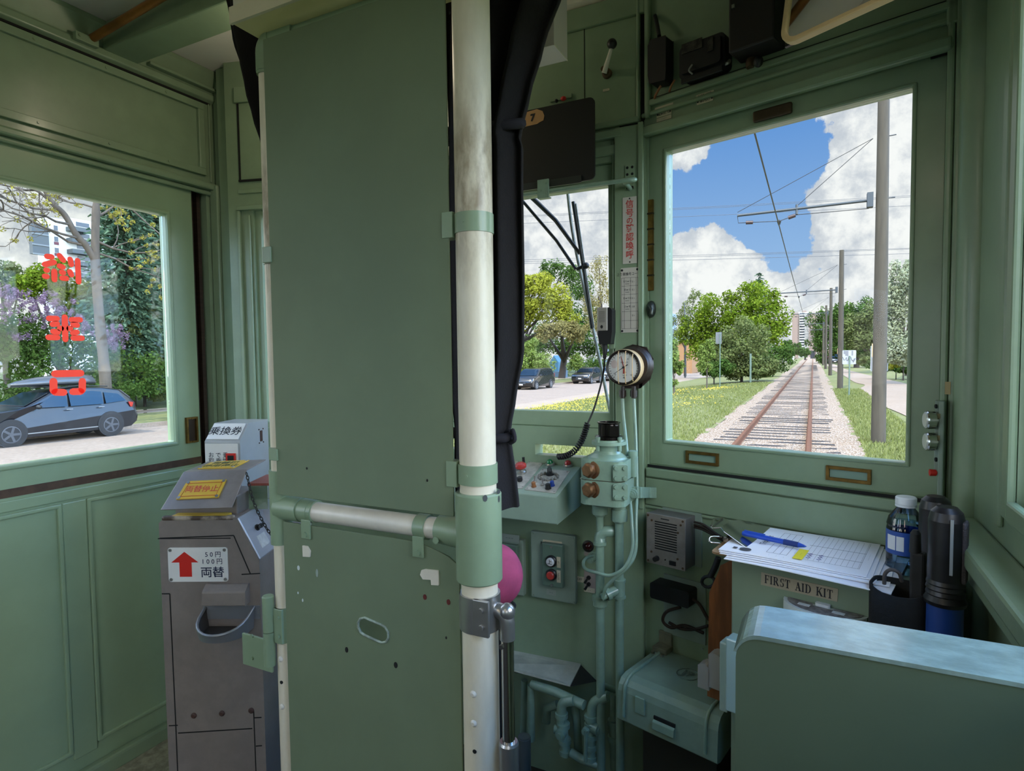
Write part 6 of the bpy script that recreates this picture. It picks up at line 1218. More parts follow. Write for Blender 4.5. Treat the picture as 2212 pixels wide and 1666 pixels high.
# ---- switch strip on the right post
ss = thing('switch_strip', 'green switch strip with two chrome buttons and a red knob on the right post', 'switch', at(RF, 2035, 1080, .02))
a_, b_, z0_, z1_ = pxrect(RF, 2024, 1092, 2042, 866, .03); t = MB(); t.box(RF, a_, b_, z0_, z1_, .013, .036); t.box(RF, a_ - .008, a_ + .004, z0_ + .06, z1_, .013, .018); t.build('channel', BG, ss, .002)
for y in (878, 993): t = MB(); q = at(RF, 2024, y, .026); t.lathe(q, -RF.u + RF.w * .5, [(0, .004), (.003, .004)], 8); t.build('screw_hole', DARK, ss)
for y in (908, 955):
    q = at(RF, 2032, y, .026); ax = nrm(-RF.u + RF.w * .45); t = MB(); t.lathe(q, ax, [(0, .008), (.010, .008), (.010, .0165), (.022, .0175), (.024, .016)], 22); b2 = t.build('chrome_button', CHROME, ss)
    t = MB(); t.lathe(q + ax * .024, ax, [(0, .0155), (.002, .013)], 20); t.build('button_face', mat('pale_button_face', 'b7bbb8', .3, .3), b2)
    t = MB(); z = q[2]; t.box(RF, b_ - .016, b_ - .006, z + .004, z + .013, .036, .037); t.build('tan_tag', mat('tan_label_strip', '8d8262'), ss)
t = MB(); q = at(RF, 2030, 1022, .03); ax = nrm(-RF.u + RF.w * .4); t.lathe(q, ax, [(0, .003), (.006, .003), (.006, .006), (.016, .0065)], 12); t.build('red_knob', RED, ss)
a_, b_, z0_, z1_ = pxrect(RF, 2041, 852, 2054, 825, .012); t = MB(); t.box(RF, a_, b_, z0_, z1_, .0125, .0135); tag(t.build('tan_label', mat('tan_label', 'ad9a70', .6)), 'small tan label on the right post above the chrome buttons', 'label')
# ================================================================== outside
OUT = .53
GZ = -.885
def zst(Y): return -1.2 - .0095 * Y
SN = np.array((0, .0095, 1.0))
def aS(x, y, dz=0.0): return hit(x, y, (0, 0, -1.2 + dz), SN)          # point on the street
def sstep(t): t = min(1, max(0, t)); return t * t * (3 - 2 * t)
def zter(X, Y):
    if X > -2.6: return GZ
    if X > -12.5: return GZ + (zst(Y) + .10 - GZ) * sstep((-2.6 - X) / 9.9)
    return zst(Y)
def depth(p): return float((CM.T @ (np.array(p) - EYE))[2])
def gmat(name, c1, c2, c3, s1, s2, bump=.6, rough=.9):
    m = bpy.data.materials.new(name); m.use_nodes = True; t = m.node_tree; b = t.nodes['Principled BSDF']; b.inputs['Roughness'].default_value = rough
    o = t.nodes.new('ShaderNodeTexCoord').outputs['Object']
    f1 = mrange(t, noise(t, o, s1, 6, .65), .38, .64); f2 = mrange(t, noise(t, o, s2, 4, .7), .40, .66)
    t.links.new(mixc(t, f2, mixc(t, f1, *[tuple(q * OUT for q in lin(k)) for k in (c1, c2)]), tuple(q * OUT for q in lin(c3))), b.inputs['Base Color'])
    bn = t.nodes.new('ShaderNodeBump'); bn.inputs['Strength'].default_value = bump; bn.inputs['Distance'].default_value = .05
    t.links.new(noise(t, o, s2 * 1.7, 4), bn.inputs['Height']); t.links.new(bn.outputs[0], b.inputs['Normal']); MAT[name] = m; return m
LAWN = gmat('lawn_grass', '87864a', '979456', '757a3e', .55, 5.0)
STREET = gmat('street_asphalt', 'ac9682', 'b5a08c', 'a08a77', .7, 9, .15)
CONC = gmat('pale_concrete', 'b8a18a', 'c0ab96', 'ac9680', .8, 12, .15)
def strip(name, xs, ys, zf, m, thick=.0):
    t = MB(); n = len(xs); t.add([(x, y, zf(x, y)) for y in ys for x in xs], [(j * n + i, j * n + i + 1, (j + 1) * n + i + 1, (j + 1) * n + i) for j in range(len(ys) - 1) for i in range(n - 1)], 0, True)
    return struct(t, name, m)
YS = [-30, 0] + [4 + 2.5 * k for k in range(30)] + [90, 110, 140, 180, 240, 320, 450]
strip('ground_lawn', [-2.45, -3.2, -4, -5, -6, -7, -8, -9, -10, -11, -12, -12.6], YS, lambda x, y: zter(x, y) + .02 * math.sin(x * 2.1 + y * .7), LAWN)
strip('ground_gutter', [-12.55, -14.4], YS, lambda x, y: zst(y) + .012, CONC)
strip('ground_street', [-14.35, -18, -22.6], YS, lambda x, y: zst(y), STREET)
strip('ground_verge', [-22.7, -25, -27.2], YS, lambda x, y: zst(y) + .15, LAWN)
strip('ground_sidewalk', [-27.2, -28.8], YS, lambda x, y: zst(y) + .17, CONC)
strip('ground_garden', [-28.8, -34, -60, -160], YS, lambda x, y: zst(y) + .2 + (.0 if x > -30 else .5), gmat('garden_soil', '5c6a38', '6e7a45', '4d5a30', .4, 3))
strip('ground_right', [.85, 1.5, 3, 6, 12, 40, 120], YS, lambda x, y: GZ - .01, LAWN)
strip('ground_far', [-160, 160], [440, 1500], lambda x, y: -3, LAWN)
kb = MB(); kb.add([(x, y, zst(y) + z) for y in YS for x, z in ((-22.58, -.02), (-22.58, .15), (-22.74, .15), (-22.74, -.02))], [(j * 4 + i, j * 4 + i + 1, (j + 1) * 4 + i + 1, (j + 1) * 4 + i) for j in range(len(YS) - 1) for i in range(3)])
struct(kb, 'ground_curb', CONC)
# ballast bed, sleepers, rails
bm_ = bpy.data.materials.new('ballast_stone'); bm_.use_nodes = True; t = bm_.node_tree; b = t.nodes['Principled BSDF']; b.inputs['Roughness'].default_value = .9
o = t.nodes.new('ShaderNodeTexCoord').outputs['Object']; vo = t.nodes.new('ShaderNodeTexVoronoi'); vo.inputs['Scale'].default_value = 22; t.links.new(o, vo.inputs['Vector'])
sp_ = t.nodes.new('ShaderNodeSeparateColor'); t.links.new(vo.outputs['Color'], sp_.inputs[0])
t.links.new(mixc(t, mrange(t, vo.outputs['Distance'], .03, .6, 0, 1), mixc(t, sp_.outputs[0], lin('bfab97'), lin('cdbfae')), lin('7c664f')), b.inputs['Base Color'])
bn = t.nodes.new('ShaderNodeBump'); bn.inputs['Strength'].default_value = 1; bn.inputs['Distance'].default_value = .04; bn.invert = True; t.links.new(vo.outputs['Distance'], bn.inputs['Height']); t.links.new(bn.outputs[0], b.inputs['Normal'])
rb = random.Random(3)
yb = [2 + .35 * k for k in range(170)] + [64, 70, 80, 95, 120, 160, 220, 320]
strip('ground_ballast', [-3.0, -2.6, -2.35, -1.5, -.8, -.1, .5, .78, 1.02, 1.3], yb, lambda x, y: (GZ + .012 if -2.4 < x < .8 else GZ - .0) + rb.uniform(-.008, .008) - (.10 if x < -2.9 or x > 1.2 else 0) + (rb.uniform(-.05, .03) if x in (-2.6, 1.02) else 0), bm_)
WOOD = mat('weathered_sleeper', '463c35', .85, var=.5, vs=3.5, stretch=(.6, 6, 6), bump=.6, bs=14)
t = MB(); t.box(WORLD, -1.27, 1.27, -.11, .11, -.13, 0); t.add([(0, 0, .0)], []) if 0 else None
sl0 = t.build('sleeper', WOOD, None, .008); sl0['org'] = [0, 0, 0]; tag(sl0, 'weathered grey wooden sleeper across the ballast under the rails', 'sleeper', 'sleepers of the track')
rs_ = random.Random(8); TX = -.79; RZ = -.75
for k in range(170):
    s = sl0 if k == 0 else sl0.copy()
    if k: COL.objects.link(s)
    s.location = (TX + rs_.uniform(-.06, .06), 10.6 + .56 * k + rs_.uniform(-.04, .04), GZ - .122 + rs_.uniform(0, .012)); s.rotation_euler = (0, 0, rs_.uniform(-.02, .02)); s.scale = (rs_.uniform(.95, 1.03), rs_.uniform(.8, 1.1), 1)
RUST = mat('rusty_rail', '96603f', .6, .25, var=.3, vs=9); RTOP = mat('rail_head_rust', 'b07a58', .4, .4, var=.2, vs=8)
prof = [(-.062, -.13), (.062, -.13), (.062, -.118), (.012, -.105), (.010, -.04), (.034, -.030), (.034, -.002), (.03, 0), (-.03, 0), (-.034, -.002), (-.034, -.030), (-.010, -.04), (-.012, -.105), (-.062, -.118)]
for X, lab in ((TX - .7175, 'left rusty rail of the straight track'), (TX + .7175, 'right rusty rail of the straight track')):
    t = MB(); t.prism(Fr((X, 0, RZ), (1, 0, 0), Z3, (0, -1, 0)), prof, -200, -4); tag(t.build('rail', RUST), lab, 'rail')
sb = gmat('sidepath_asphalt', 'b39a80', 'bda58d', 'a78f78', .8, 10, .15)
pth = [((1858, 846), (1958, 872)), ((1880, 868), (1962, 925)), ((1930, 895), (2010, 990)), ((2000, 960), (2080, 1090))]
E_ = [(aZ(1785, 788, GZ), aZ(1800, 786, GZ)), (aZ(1796, 798, GZ), aZ(1822, 796, GZ)), (aZ(1820, 810, GZ), aZ(1856, 806, GZ)), (aZ(1846, 826, GZ), aZ(1900, 816, GZ)), (aZ(1868, 832, GZ), aZ(1960, 830, GZ)), (aZ(1856, 843, GZ), aZ(1990, 842, GZ)), (aZ(1882, 866, GZ), aZ(2030, 865, GZ)), (aZ(1965, 903, GZ), aZ(2150, 903, GZ)), (aZ(2100, 985, GZ), aZ(2300, 985, GZ))]
t = MB(); L0 = smooth_path([e[0] for e in E_], 6); L1 = smooth_path([e[1] for e in E_], 6); t.add([p + (0, 0, .012) for p in L0] + [p + (0, 0, .012) for p in L1], [(i, i + 1, len(L0) + i + 1, len(L0) + i) for i in range(len(L0) - 1)]); struct(t, 'ground_path', sb)
# grass blades and dandelions (nobody could count them)
def scatter(n, fx, name, m, label, cat, quadf):
    rr_ = np.random.default_rng(11); V = []; F = []; t = MB(); k = 0
    for _ in range(n):
        x, y = fx(rr_); z = zter(x, y) if x < 0 else GZ; vs, fs = quadf(rr_, x, y, z); V += vs; F += [[k + i for i in f] for f in fs]; k += len(vs)
    t.v = V; t.f = F; t.mi = [0] * len(F); t.sm = [False] * len(F); return tag(t.build(name, m), label, cat, None, 'stuff')
def blade(r, x, y, z):
    h = r.uniform(.04, .11); a = r.uniform(0, 2 * PI); w = r.uniform(.006, .014) * (1 + y / 25); dx, dy = math.cos(a) * w, math.sin(a) * w; lx, ly = r.normal(0, .03), r.normal(0, .03)
    return [(x - dx, y - dy, z - .01), (x + dx, y + dy, z - .01), (x + lx, y + ly, z + h)], [(0, 1, 2)]
def lawnxy(r): y = 11 + 34 * r.random() ** 1.6; return -2.55 - r.random() ** 1.2 * 9.5, y
def rightxy(r): y = 12 + 26 * r.random() ** 1.5; return .98 + r.random() * 1.4, y
GB = leafmat('grass_blade', '858f48', 'b4b87a', .3)
scatter(42000, lawnxy, 'lawn_grass_blades', GB, 'short green grass of the lawn left of the track', 'grass', blade)
scatter(14000, rightxy, 'verge_grass_blades', GB, 'short green grass between the ballast and the right path', 'grass', blade)
def dand(r, x, y, z):
    s = r.uniform(.014, .026) * (1 + y / 60); zz = z + r.uniform(.07, .12); vs = [(x + s * math.cos(q * PI / 3), y + s * math.sin(q * PI / 3), zz) for q in range(6)] + [(x, y, zz + s * .6)]
    return vs, [(i, (i + 1) % 6, 6) for i in range(6)] + [(5, 4, 3, 2, 1, 0)]
cent = np.random.default_rng(4).random((26, 2))
def dandxy(r):
    if r.random() < .55: c = cent[int(r.integers(26))]; x, y = -3 - c[0] * 9 + r.normal(0, .5), 13 + c[1] * 26 + r.normal(0, .9)
    else: x, y = -9 - r.random() * 3.4, 16 + r.random() * 26
    return min(-2.7, max(-12.4, x)), y
scatter(2600, dandxy, 'dandelions', mat('dandelion_yellow', 'e8c62a', .7), 'yellow dandelion heads scattered over the lawn left of the track', 'flowers', dand)

# ---- foliage
def leaves(t, lumps, size, n, seed, up=.35, squash=1.0):
    r = np.random.default_rng(seed); tot = sum(l[1][0] * l[1][1] for l in lumps); V = []; F = []; k = len(t.v)
    for c, rad in lumps:
        m = max(8, int(n * rad[0] * rad[1] / tot)); d = r.normal(size=(m, 3)); d /= np.linalg.norm(d, axis=1)[:, None]
        rr_ = r.random(m) ** .35; P = np.array(c) + d * np.array(rad) * rr_[:, None]
        N = d * .8 + r.normal(size=(m, 3)) * .55 + np.array((0, 0, up)); N /= np.linalg.norm(N, axis=1)[:, None]
        A = np.cross(N, r.normal(size=(m, 3))); A /= np.linalg.norm(A, axis=1)[:, None]; B = np.cross(N, A); s = size * r.uniform(.6, 1.4, m)[:, None]
        Q = np.stack([P - A * s, P - B * s * .55, P + A * s, P + B * s * .55], 1).reshape(-1, 3); V.append(Q); F += [[k + 4 * i, k + 4 * i + 1, k + 4 * i + 2, k + 4 * i + 3] for i in range(m)]; k += 4 * m
    t.v += [tuple(q) for q in np.concatenate(V)]; t.f += F; t.mi += [0] * len(F); t.sm += [False] * len(F)
def sublumps(cl, seed, per=9, k=.45):
    r = random.Random(seed); out = []
    for c, rad in cl:
        out.append((c, tuple(q * .72 for q in rad)))
        for _ in range(per):
            th, ph = math.acos(r.uniform(-.75, 1)), r.uniform(0, 2 * PI); d = (math.sin(th) * math.cos(ph), math.sin(th) * math.sin(ph), math.cos(th)); f = r.uniform(.6, .95); q = r.uniform(.7, 1.25) * k
            out.append((tuple(np.array(c) + np.array(d) * np.array(rad) * f), tuple(v * q for v in rad)))
    return out
def blobs(lst, Y=None, X=None):            # clusters measured on the photograph, at the tree's own distance
    out = []
    for x, y, rx, ry in lst:
        c = aY(x, y, Y) if Y is not None else aX(x, y, X); s = depth(c) / FPX; out.append((c, (rx * s, (rx * s) * .9, ry * s)))
    return out
BARK = mat('grey_brown_bark', '75685a', .9, var=.35, vs=5, bump=.8, bs=12, stretch=(1, 1, .25)); BARKD = mat('dark_bark', '4a4038', .9, var=.3, vs=5)
def plant(name, label, cat, cl, m, size, n, seed, base=None, trunk_r=.25, per=9, k=.45, bark=None, group=None, limbs=True):
    zc_ = min(c[2] - r_[2] for c, r_ in cl); cx_ = sum(c[0] for c, _ in cl) / len(cl); cy_ = sum(c[1] for c, _ in cl) / len(cl)
    bx, by = (cx_, cy_) if base is None else base[:2]; bz = zter(bx, by) - .05
    o = thing(name, label, cat, (bx, by, bz), group); t = MB(); leaves(t, sublumps(cl, seed, per, k), size, n, seed); t.build('foliage', m, o)
    b = MB(); top = np.array((cx_, cy_, zc_ + (max(c[2] for c, _ in cl) - zc_) * .6)); b.tube([(bx, by, bz), (bx * .9 + cx_ * .1, by, bz + (top[2] - bz) * .5), top], [trunk_r, trunk_r * .75, trunk_r * .3], 8)
    if limbs:
        for c, r_ in cl[:6]: b.tube([(bx * .9 + cx_ * .1, by, bz + (top[2] - bz) * .45), np.array(c)], [trunk_r * .5, trunk_r * .15], 6)
    b.build('trunk', bark or BARKD, o); return o
L1 = leafmat('spring_green_leaf', '62801f', '96a83a'); L2 = leafmat('olive_leaf', '6f7d45', '97a066'); L3 = leafmat('yellow_leaf', '9ca033', 'bfc04e'); L4 = leafmat('mid_green_leaf', '48662c', '6b8543')
L5 = leafmat('light_green_leaf', '7a9440', 'a9ba68'); L6 = leafmat('pale_silver_leaf', 'b5bf92', 'dcdfc0'); L7 = leafmat('spruce_needle', '44604c', '728a6c', .15); L8 = leafmat('brownish_leaf', '9a8f58', 'b5aa70'); LIL = leafmat('lilac_flower', '8d7090', 'b79fb4')
# right window, left of the track
plant('broad_tree', 'large bright green tree behind the olive bush left of the track', 'tree', blobs([(1625, 645, 54, 44), (1560, 672, 56, 46), (1508, 712, 40, 40), (1658, 690, 44, 52), (1590, 715, 76, 50), (1688, 712, 20, 32), (1655, 750, 46, 40), (1530, 760, 46, 44), (1480, 725, 22, 26)], Y=75), L1, .16, 21000, 21, trunk_r=.35, per=12, k=.36)
plant('olive_bush', 'rounded olive bush in front of the large bright green tree', 'bush', blobs([(1602, 738, 52, 50), (1572, 772, 52, 44), (1636, 770, 44, 46), (1600, 797, 74, 26), (1560, 800, 44, 22), (1645, 800, 40, 20)], Y=47), L2, .10, 17000, 22, trunk_r=.12, per=12, k=.36)
plant('green_shrub', 'leafy green shrubs at the right foot of the olive bush', 'shrub', blobs([(1672, 778, 34, 28), (1645, 797, 34, 20), (1692, 772, 22, 26)], Y=56), L4, .11, 3500, 23, trunk_r=.06)
plant('green_shrub', 'low dark green shrub at the left foot of the olive bush', 'shrub', blobs([(1555, 795, 28, 22), (1530, 800, 18, 16)], Y=45), L4, .10, 2600, 24, trunk_r=.06)
plant('sapling', 'young light green sapling with a thin trunk on the lawn', 'tree', blobs([(1527, 765, 18, 26), (1522, 790, 15, 16), (1534, 745, 9, 14)], Y=40), L5, .085, 1700, 25, base=aY(1527, 830, 40), trunk_r=.05, bark=BARK)
plant('sapling', 'young leafy tree cut by the left edge of the right window', 'tree', blobs([(1452, 770, 20, 32), (1446, 745, 14, 20), (1462, 790, 14, 20), (1452, 828, 10, 10)], Y=34), L5, .085, 2300, 26, base=aY(1456, 838, 34), trunk_r=.05, bark=BARK)
plant('pale_tree', 'thin leaved pale tree left of the large bright green tree', 'tree', blobs([(1488, 668, 22, 26), (1470, 690, 26, 22), (1463, 720, 22, 22), (1500, 640, 16, 16)], Y=88), L2, .14, 1800, 27, trunk_r=.2, per=14, k=.28)
def spruce(label, base, H, R, n, seed, ls):
    o = thing('spruce_tree', label, 'tree', base); r = np.random.default_rng(seed); V = []; base = np.array(base); b = MB(); b.tube([base, base + (0, 0, H * .97)], [R * .07, .03], 8)
    for _ in range(n):
        h = r.random() ** .8; rad = R * (1 - h) ** .8 * r.uniform(.55, 1.0); a = r.uniform(0, 2 * PI); d = np.array((math.cos(a), math.sin(a), 0)); P0 = base + (0, 0, H * (.08 + .92 * h)); m = max(3, int(rad / ls * 1.1))
        for i in range(m):
            s = (i + r.random()) / m; P = P0 + d * rad * s - Z3 * (rad * .28 * s * s); tl = d * ls * r.uniform(.6, 1.1) + r.normal(0, ls * .35, 3) - Z3 * ls * .35; sd = np.cross(tl, r.normal(size=3)); sd *= ls * .28 / (np.linalg.norm(sd) + 1e-6); V += [P - sd, P + sd, P + tl + sd * .5, P + tl - sd * .5]
    t = MB(); t.v = [tuple(q) for q in V]; t.f = [[4 * i, 4 * i + 1, 4 * i + 2, 4 * i + 3] for i in range(len(V) // 4)]; t.mi = [0] * len(t.f); t.sm = [False] * len(t.f); t.build('needles', L7, o); b.build('trunk', BARKD, o); return o
p = aY(1640, 590, 98); spruce('dark spruce tip rising behind the large bright green tree', (p[0], 98, zter(p[0], 98)), p[2] - zter(p[0], 98), 3.2, 260, 31, .35)
plant('round_tree', 'round dark green tree left of the track in the distance, near the tower', 'tree', blobs([(1705, 752, 22, 20), (1722, 756, 14, 16), (1690, 762, 12, 14)], Y=112), L4, .19, 3200, 28, trunk_r=.3)
plant('round_tree', 'small distant round tree at the end of the track, left side', 'tree', blobs([(1744, 762, 10, 9), (1735, 765, 8, 7)], Y=170), L4, .24, 1200, 29, trunk_r=.3)
# right of the track
plant('avenue_tree', 'deep green tree behind the row of track poles, nearest the tower', 'tree', blobs([(1772, 712, 30, 32), (1795, 690, 28, 32), (1764, 745, 20, 24), (1788, 745, 32, 34), (1800, 770, 30, 18)], Y=120), L4, .2, 8000, 32, trunk_r=.3)
plant('avenue_tree', 'big green tree right of the second track pole', 'tree', blobs([(1825, 692, 34, 38), (1855, 672, 30, 32), (1812, 728, 28, 34), (1855, 715, 44, 40), (1835, 755, 40, 30), (1880, 740, 40, 40), (1900, 690, 34, 40)], Y=88), L4, .17, 15000, 33, trunk_r=.35)
plant('spreading_tree', 'yellow green tree with bare brown limbs beside the path', 'tree', blobs([(1852, 705, 32, 28), (1838, 732, 26, 26), (1882, 690, 28, 30), (1872, 742, 30, 18), (1882, 775, 24, 14)], Y=66), L2, .13, 8000, 34, base=aZ(1890, 800, GZ), trunk_r=.3, bark=BARK)
plant('silver_tree', 'pale silvery leaved tree at the right edge of the window', 'tree', blobs([(1950, 605, 32, 42), (1925, 650, 36, 46), (1965, 670, 34, 56), (1918, 705, 30, 46), (1955, 740, 40, 40), (1990, 630, 26, 60), (1925, 765, 34, 30)], Y=44), L6, .085, 15000, 35, base=aZ(1960, 812, GZ), trunk_r=.2, per=14, k=.32, bark=BARK)
plant('yellow_shrub', 'golden shrub under the silvery tree at the right', 'shrub', blobs([(1950, 770, 20, 20), (1938, 785, 14, 14), (1968, 760, 16, 18)], Y=50), L3, .09, 2400, 36, trunk_r=.05)
plant('hedge', 'low green hedge along the far side of the right path', 'hedge', blobs([(1915, 795, 22, 10), (1955, 800, 24, 9), (1885, 788, 16, 9), (1990, 800, 24, 12)], Y=52), L4, .09, 3000, 37, trunk_r=.04, limbs=False)
# seen through the centre window
plant('yellow_tree', 'big yellow green tree across the street, left in the centre window', 'tree', blobs([(1160, 615, 44, 32), (1205, 650, 42, 42), (1150, 670, 45, 36), (1225, 690, 32, 32), (1130, 640, 30, 40), (1110, 690, 30, 40)], Y=68), L3, .16, 12000, 41, base=(-36, 70), trunk_r=.45, per=12, k=.36)
plant('dark_green_tree', 'dark green tree rising behind the big yellow tree', 'tree', blobs([(1215, 590, 30, 28), (1250, 620, 34, 40), (1180, 590, 22, 22), (1270, 690, 36, 40), (1240, 740, 40, 40), (1290, 750, 30, 40), (1180, 740, 40, 40)], Y=84), L4, .19, 9000, 42, base=(-42, 86), trunk_r=.45)
plant('budding_tree', 'tall thin leaved tree with pale trunk at the right of the centre window', 'tree', blobs([(1295, 580, 22, 36), (1300, 630, 24, 40), (1275, 660, 26, 34), (1285, 700, 30, 28), (1310, 690, 20, 40)], Y=58), L8, .09, 4500, 43, base=aS(1287, 812), trunk_r=.3, per=14, k=.3, bark=BARK)
plant('olive_tree', 'olive green tree with thick dark trunk behind the parked van', 'tree', blobs([(1215, 710, 36, 26), (1180, 720, 26, 24), (1245, 720, 26, 26)], Y=61), L8, .12, 4500, 44, base=aS(1213, 820), trunk_r=.5, per=12, k=.36)
plant('light_bush', 'pale green bush behind the parked van', 'bush', blobs([(1135, 772, 34, 34), (1158, 786, 32, 26), (1118, 795, 28, 26), (1178, 790, 20, 24), (1145, 748, 18, 18)], Y=54), L5, .11, 7500, 45, trunk_r=.08)
plant('round_shrub', 'small round light green shrub between the two parked cars', 'shrub', blobs([(1243, 788, 17, 18), (1243, 774, 10, 12)], Y=66), L5, .12, 1500, 46, trunk_r=.06)
plant('green_hedge', 'dark hedge mass behind the parked cars', 'hedge', blobs([(1200, 800, 30, 18), (1270, 790, 30, 24), (1300, 800, 24, 24), (1130, 815, 30, 14)], Y=78), L4, .14, 3500, 47, trunk_r=.08, limbs=False)
# seen through the door window
XB = -24.2
bt = thing('street_tree', 'forked street tree with rough trunk and sparse yellow buds by the street', 'tree', (XB, aX(230, 860, XB)[1], zst(13) + .1))
t = MB(); Q = lambda x, y, X=XB: aX(x, y, X)
root = np.array((XB, Q(232, 870)[1], zst(13) + .05))
t.tube(smooth_path([root, Q(226, 800), Q(216, 700), Q(208, 600), Q(205, 545)], 5), [.27] + [.20] * 5 + [.18] * 5 + [.165] * 5 + [.16] * 5, 14)
t.tube(smooth_path([Q(206, 570), Q(206, 500), Q(208, 440), Q(212, 330), Q(205, 200)], 5), [.14] * 10 + [.11] * 6 + [.08] * 5, 10)
t.tube(smooth_path([Q(203, 560), Q(185, 530), Q(165, 508), Q(140, 465), Q(115, 440), Q(95, 405), Q(70, 330)], 4), [.12] * 9 + [.10] * 8 + [.08] * 8, 10)
br_ = random.Random(17); tips = []
def twig(p, d, L, r, lvl):
    pts = [p]; q = np.array(p, float)
    for _ in range(4):
        d = nrm(np.array(d) + np.array([br_.uniform(-.35, .35) for _ in range(3)])); q = q + d * L / 4; pts.append(q)
    t.tube(pts, [r, r * .85, r * .7, r * .55, r * .4], 5)
    tips.extend(pts[2:])
    if lvl > 0:
        for k in range(4 if lvl > 1 else 3): i = br_.choice((1, 2, 3, 4)); twig(pts[i], nrm(d + np.array([br_.uniform(-.9, .9) for _ in range(3)])), L * .6, r * .5, lvl - 1)
for x, y, dx, dz, L, r in ((150, 485, -1, .1, 2.6, .05), (170, 515, -1, -.25, 3.0, .05), (120, 445, -1, .3, 2.4, .05), (100, 410, -.8, -.3, 2.4, .045), (90, 390, -1, .2, 2.6, .045), (60, 330, -1, -.5, 3.4, .045), (207, 470, 1, .3, 2.2, .05), (207, 520, 1, -.1, 2.4, .05), (210, 420, 1, .2, 2.6, .05), (208, 450, -.7, .4, 1.6, .04), (205, 545, .9, -.2, 2.6, .045), (211, 380, 1, -.4, 3.0, .05), (80, 350, -1, -.2, 3.2, .04), (212, 350, -1, -.3, 2.4, .04), (185, 530, -.9, -.05, 2.4, .05), (130, 455, -1, -.1, 3.2, .05)):
    twig(Q(x, y), nrm((br_.uniform(-.4, .6), dx, dz)), L, r, 2)
t.build('trunk', BARK, bt)
t = MB(); rsel = random.Random(3); lump = [(tuple(p), (.12, .12, .10)) for p in tips if rsel.random() < (.55 if p[1] > Q(200, 500)[1] else .20)]; leaves(t, lump, .045, 5200, 51); t.build('yellow_buds', leafmat('yellow_bud', 'a69b42', 'c6bd5e'), bt)
p = aX(300, 870, -30); spruce('tall dark spruce, left of the pair behind the forked street tree', (-30, aX(285, 870, -30)[1], zst(19) + .2), 14.5, 3.0, 2600, 52, .21)
spruce('tall dark spruce, right of the pair behind the forked street tree', (-32, aX(350, 870, -32)[1], zst(22) + .2), 13.5, 3.0, 2600, 53, .21)
spruce('spruce standing right of the pair, glimpsed past the slim pole', (-31, 31, zst(31) + .2), 12, 3.0, 1300, 54, .24)
lc_ = blobs([(30, 850, 70, 40), (130, 850, 70, 40), (240, 850, 70, 36), (20, 720, 60, 70), (90, 740, 60, 60), (150, 770, 50, 60), (60, 780, 80, 60), (-40, 740, 70, 80), (190, 800, 40, 50), (240, 790, 40, 60), (300, 810, 50, 50), (350, 820, 40, 45)], X=-27.8)
plant('lilac_hedge', 'tall lilac hedge with purple blossom behind the dark car', 'hedge', lc_, L4, .075, 16000, 55, trunk_r=.1, per=10, k=.4)
t = MB(); fl_ = []; rl_ = random.Random(6)
for x, y in ((5, 625), (30, 635), (55, 640), (80, 648), (100, 640), (110, 655), (140, 660), (150, 675), (180, 690), (200, 705), (60, 660), (20, 650), (85, 668), (215, 715), (235, 725), (245, 715), (120, 680), (150, 695), (100, 690), (-20, 630), (260, 745), (60, 690), (40, 720), (10, 680), (255, 720), (232, 740)):
    for _ in range(9): c = aX(x + rl_.uniform(-22, 22), y + rl_.uniform(-10, 14), -26.8 + rl_.uniform(-.4, .4)); fl_.append((tuple(c), (.10, .10, .14)))
leaves(t, fl_, .04, 6500, 56); lh = [o for o in bpy.data.objects if o.name.startswith('lilac_hedge')][0]; t.build('purple_blossom', LIL, lh)
plant('maple_tree', 'bright yellow green tree rising behind the lilac hedge', 'tree', blobs([(120, 600, 44, 34), (165, 625, 40, 44), (90, 630, 40, 30), (170, 680, 34, 40), (60, 610, 34, 30)], X=-33), L1, .08, 8000, 57, trunk_r=.2)
plant('grey_green_tree', 'greyish green tree low at the left edge of the door window', 'tree', blobs([(10, 600, 40, 34), (-40, 590, 50, 40), (40, 625, 34, 26)], X=-40), L2, .10, 3000, 58, trunk_r=.2)
plant('under_shrubs', 'mixed green shrubs under the two tall spruces', 'shrub', blobs([(330, 700, 40, 40), (280, 720, 34, 44), (350, 770, 40, 44), (290, 800, 44, 40), (260, 850, 34, 26), (340, 850, 44, 26)], X=-29.6), L2, .075, 6000, 59, trunk_r=.08, limbs=False)

# trees standing farther along the street and beyond the path, mostly hidden from the seat
for k, (x, y, h, r_) in enumerate(((-33, 36, 5.5, 3.6), (-36, 43, 6.5, 4.2), (-34, 52, 5.0, 3.6), (-40, 60, 7, 4.5), (-44, 28, 7.5, 4.5), (12, 34, 4.5, 3.2), (17, 28, 6, 4.0), (22, 40, 7, 4.6), (15, 48, 5.5, 3.8), (24, 56, 7, 4.6), (20, 18, 6, 4.2), (32, 34, 7, 5))):
    zb_ = zter(x, y) if x < 0 else GZ; cl = [((x, y, zb_ + h), (r_, r_, h * .55)), ((x + r_ * .5, y - 1, zb_ + h * .7), (r_ * .8, r_ * .8, h * .4)), ((x - r_ * .5, y + 1, zb_ + h * .6), (r_ * .8, r_ * .8, h * .4)), ((x, y, zb_ + h * .25), (r_ * .9, r_ * .9, h * .25))]
    plant('background_tree', 'leafy tree in the row %s' % ('farther along the far side of the street' if x < 0 else 'on the grass well to the right of the path'), 'tree', cl, (L4, L2, L5)[k % 3], .16, 4200, 100 + k, trunk_r=.22, group='trees beyond the street' if x < 0 else 'trees right of the path', limbs=False)

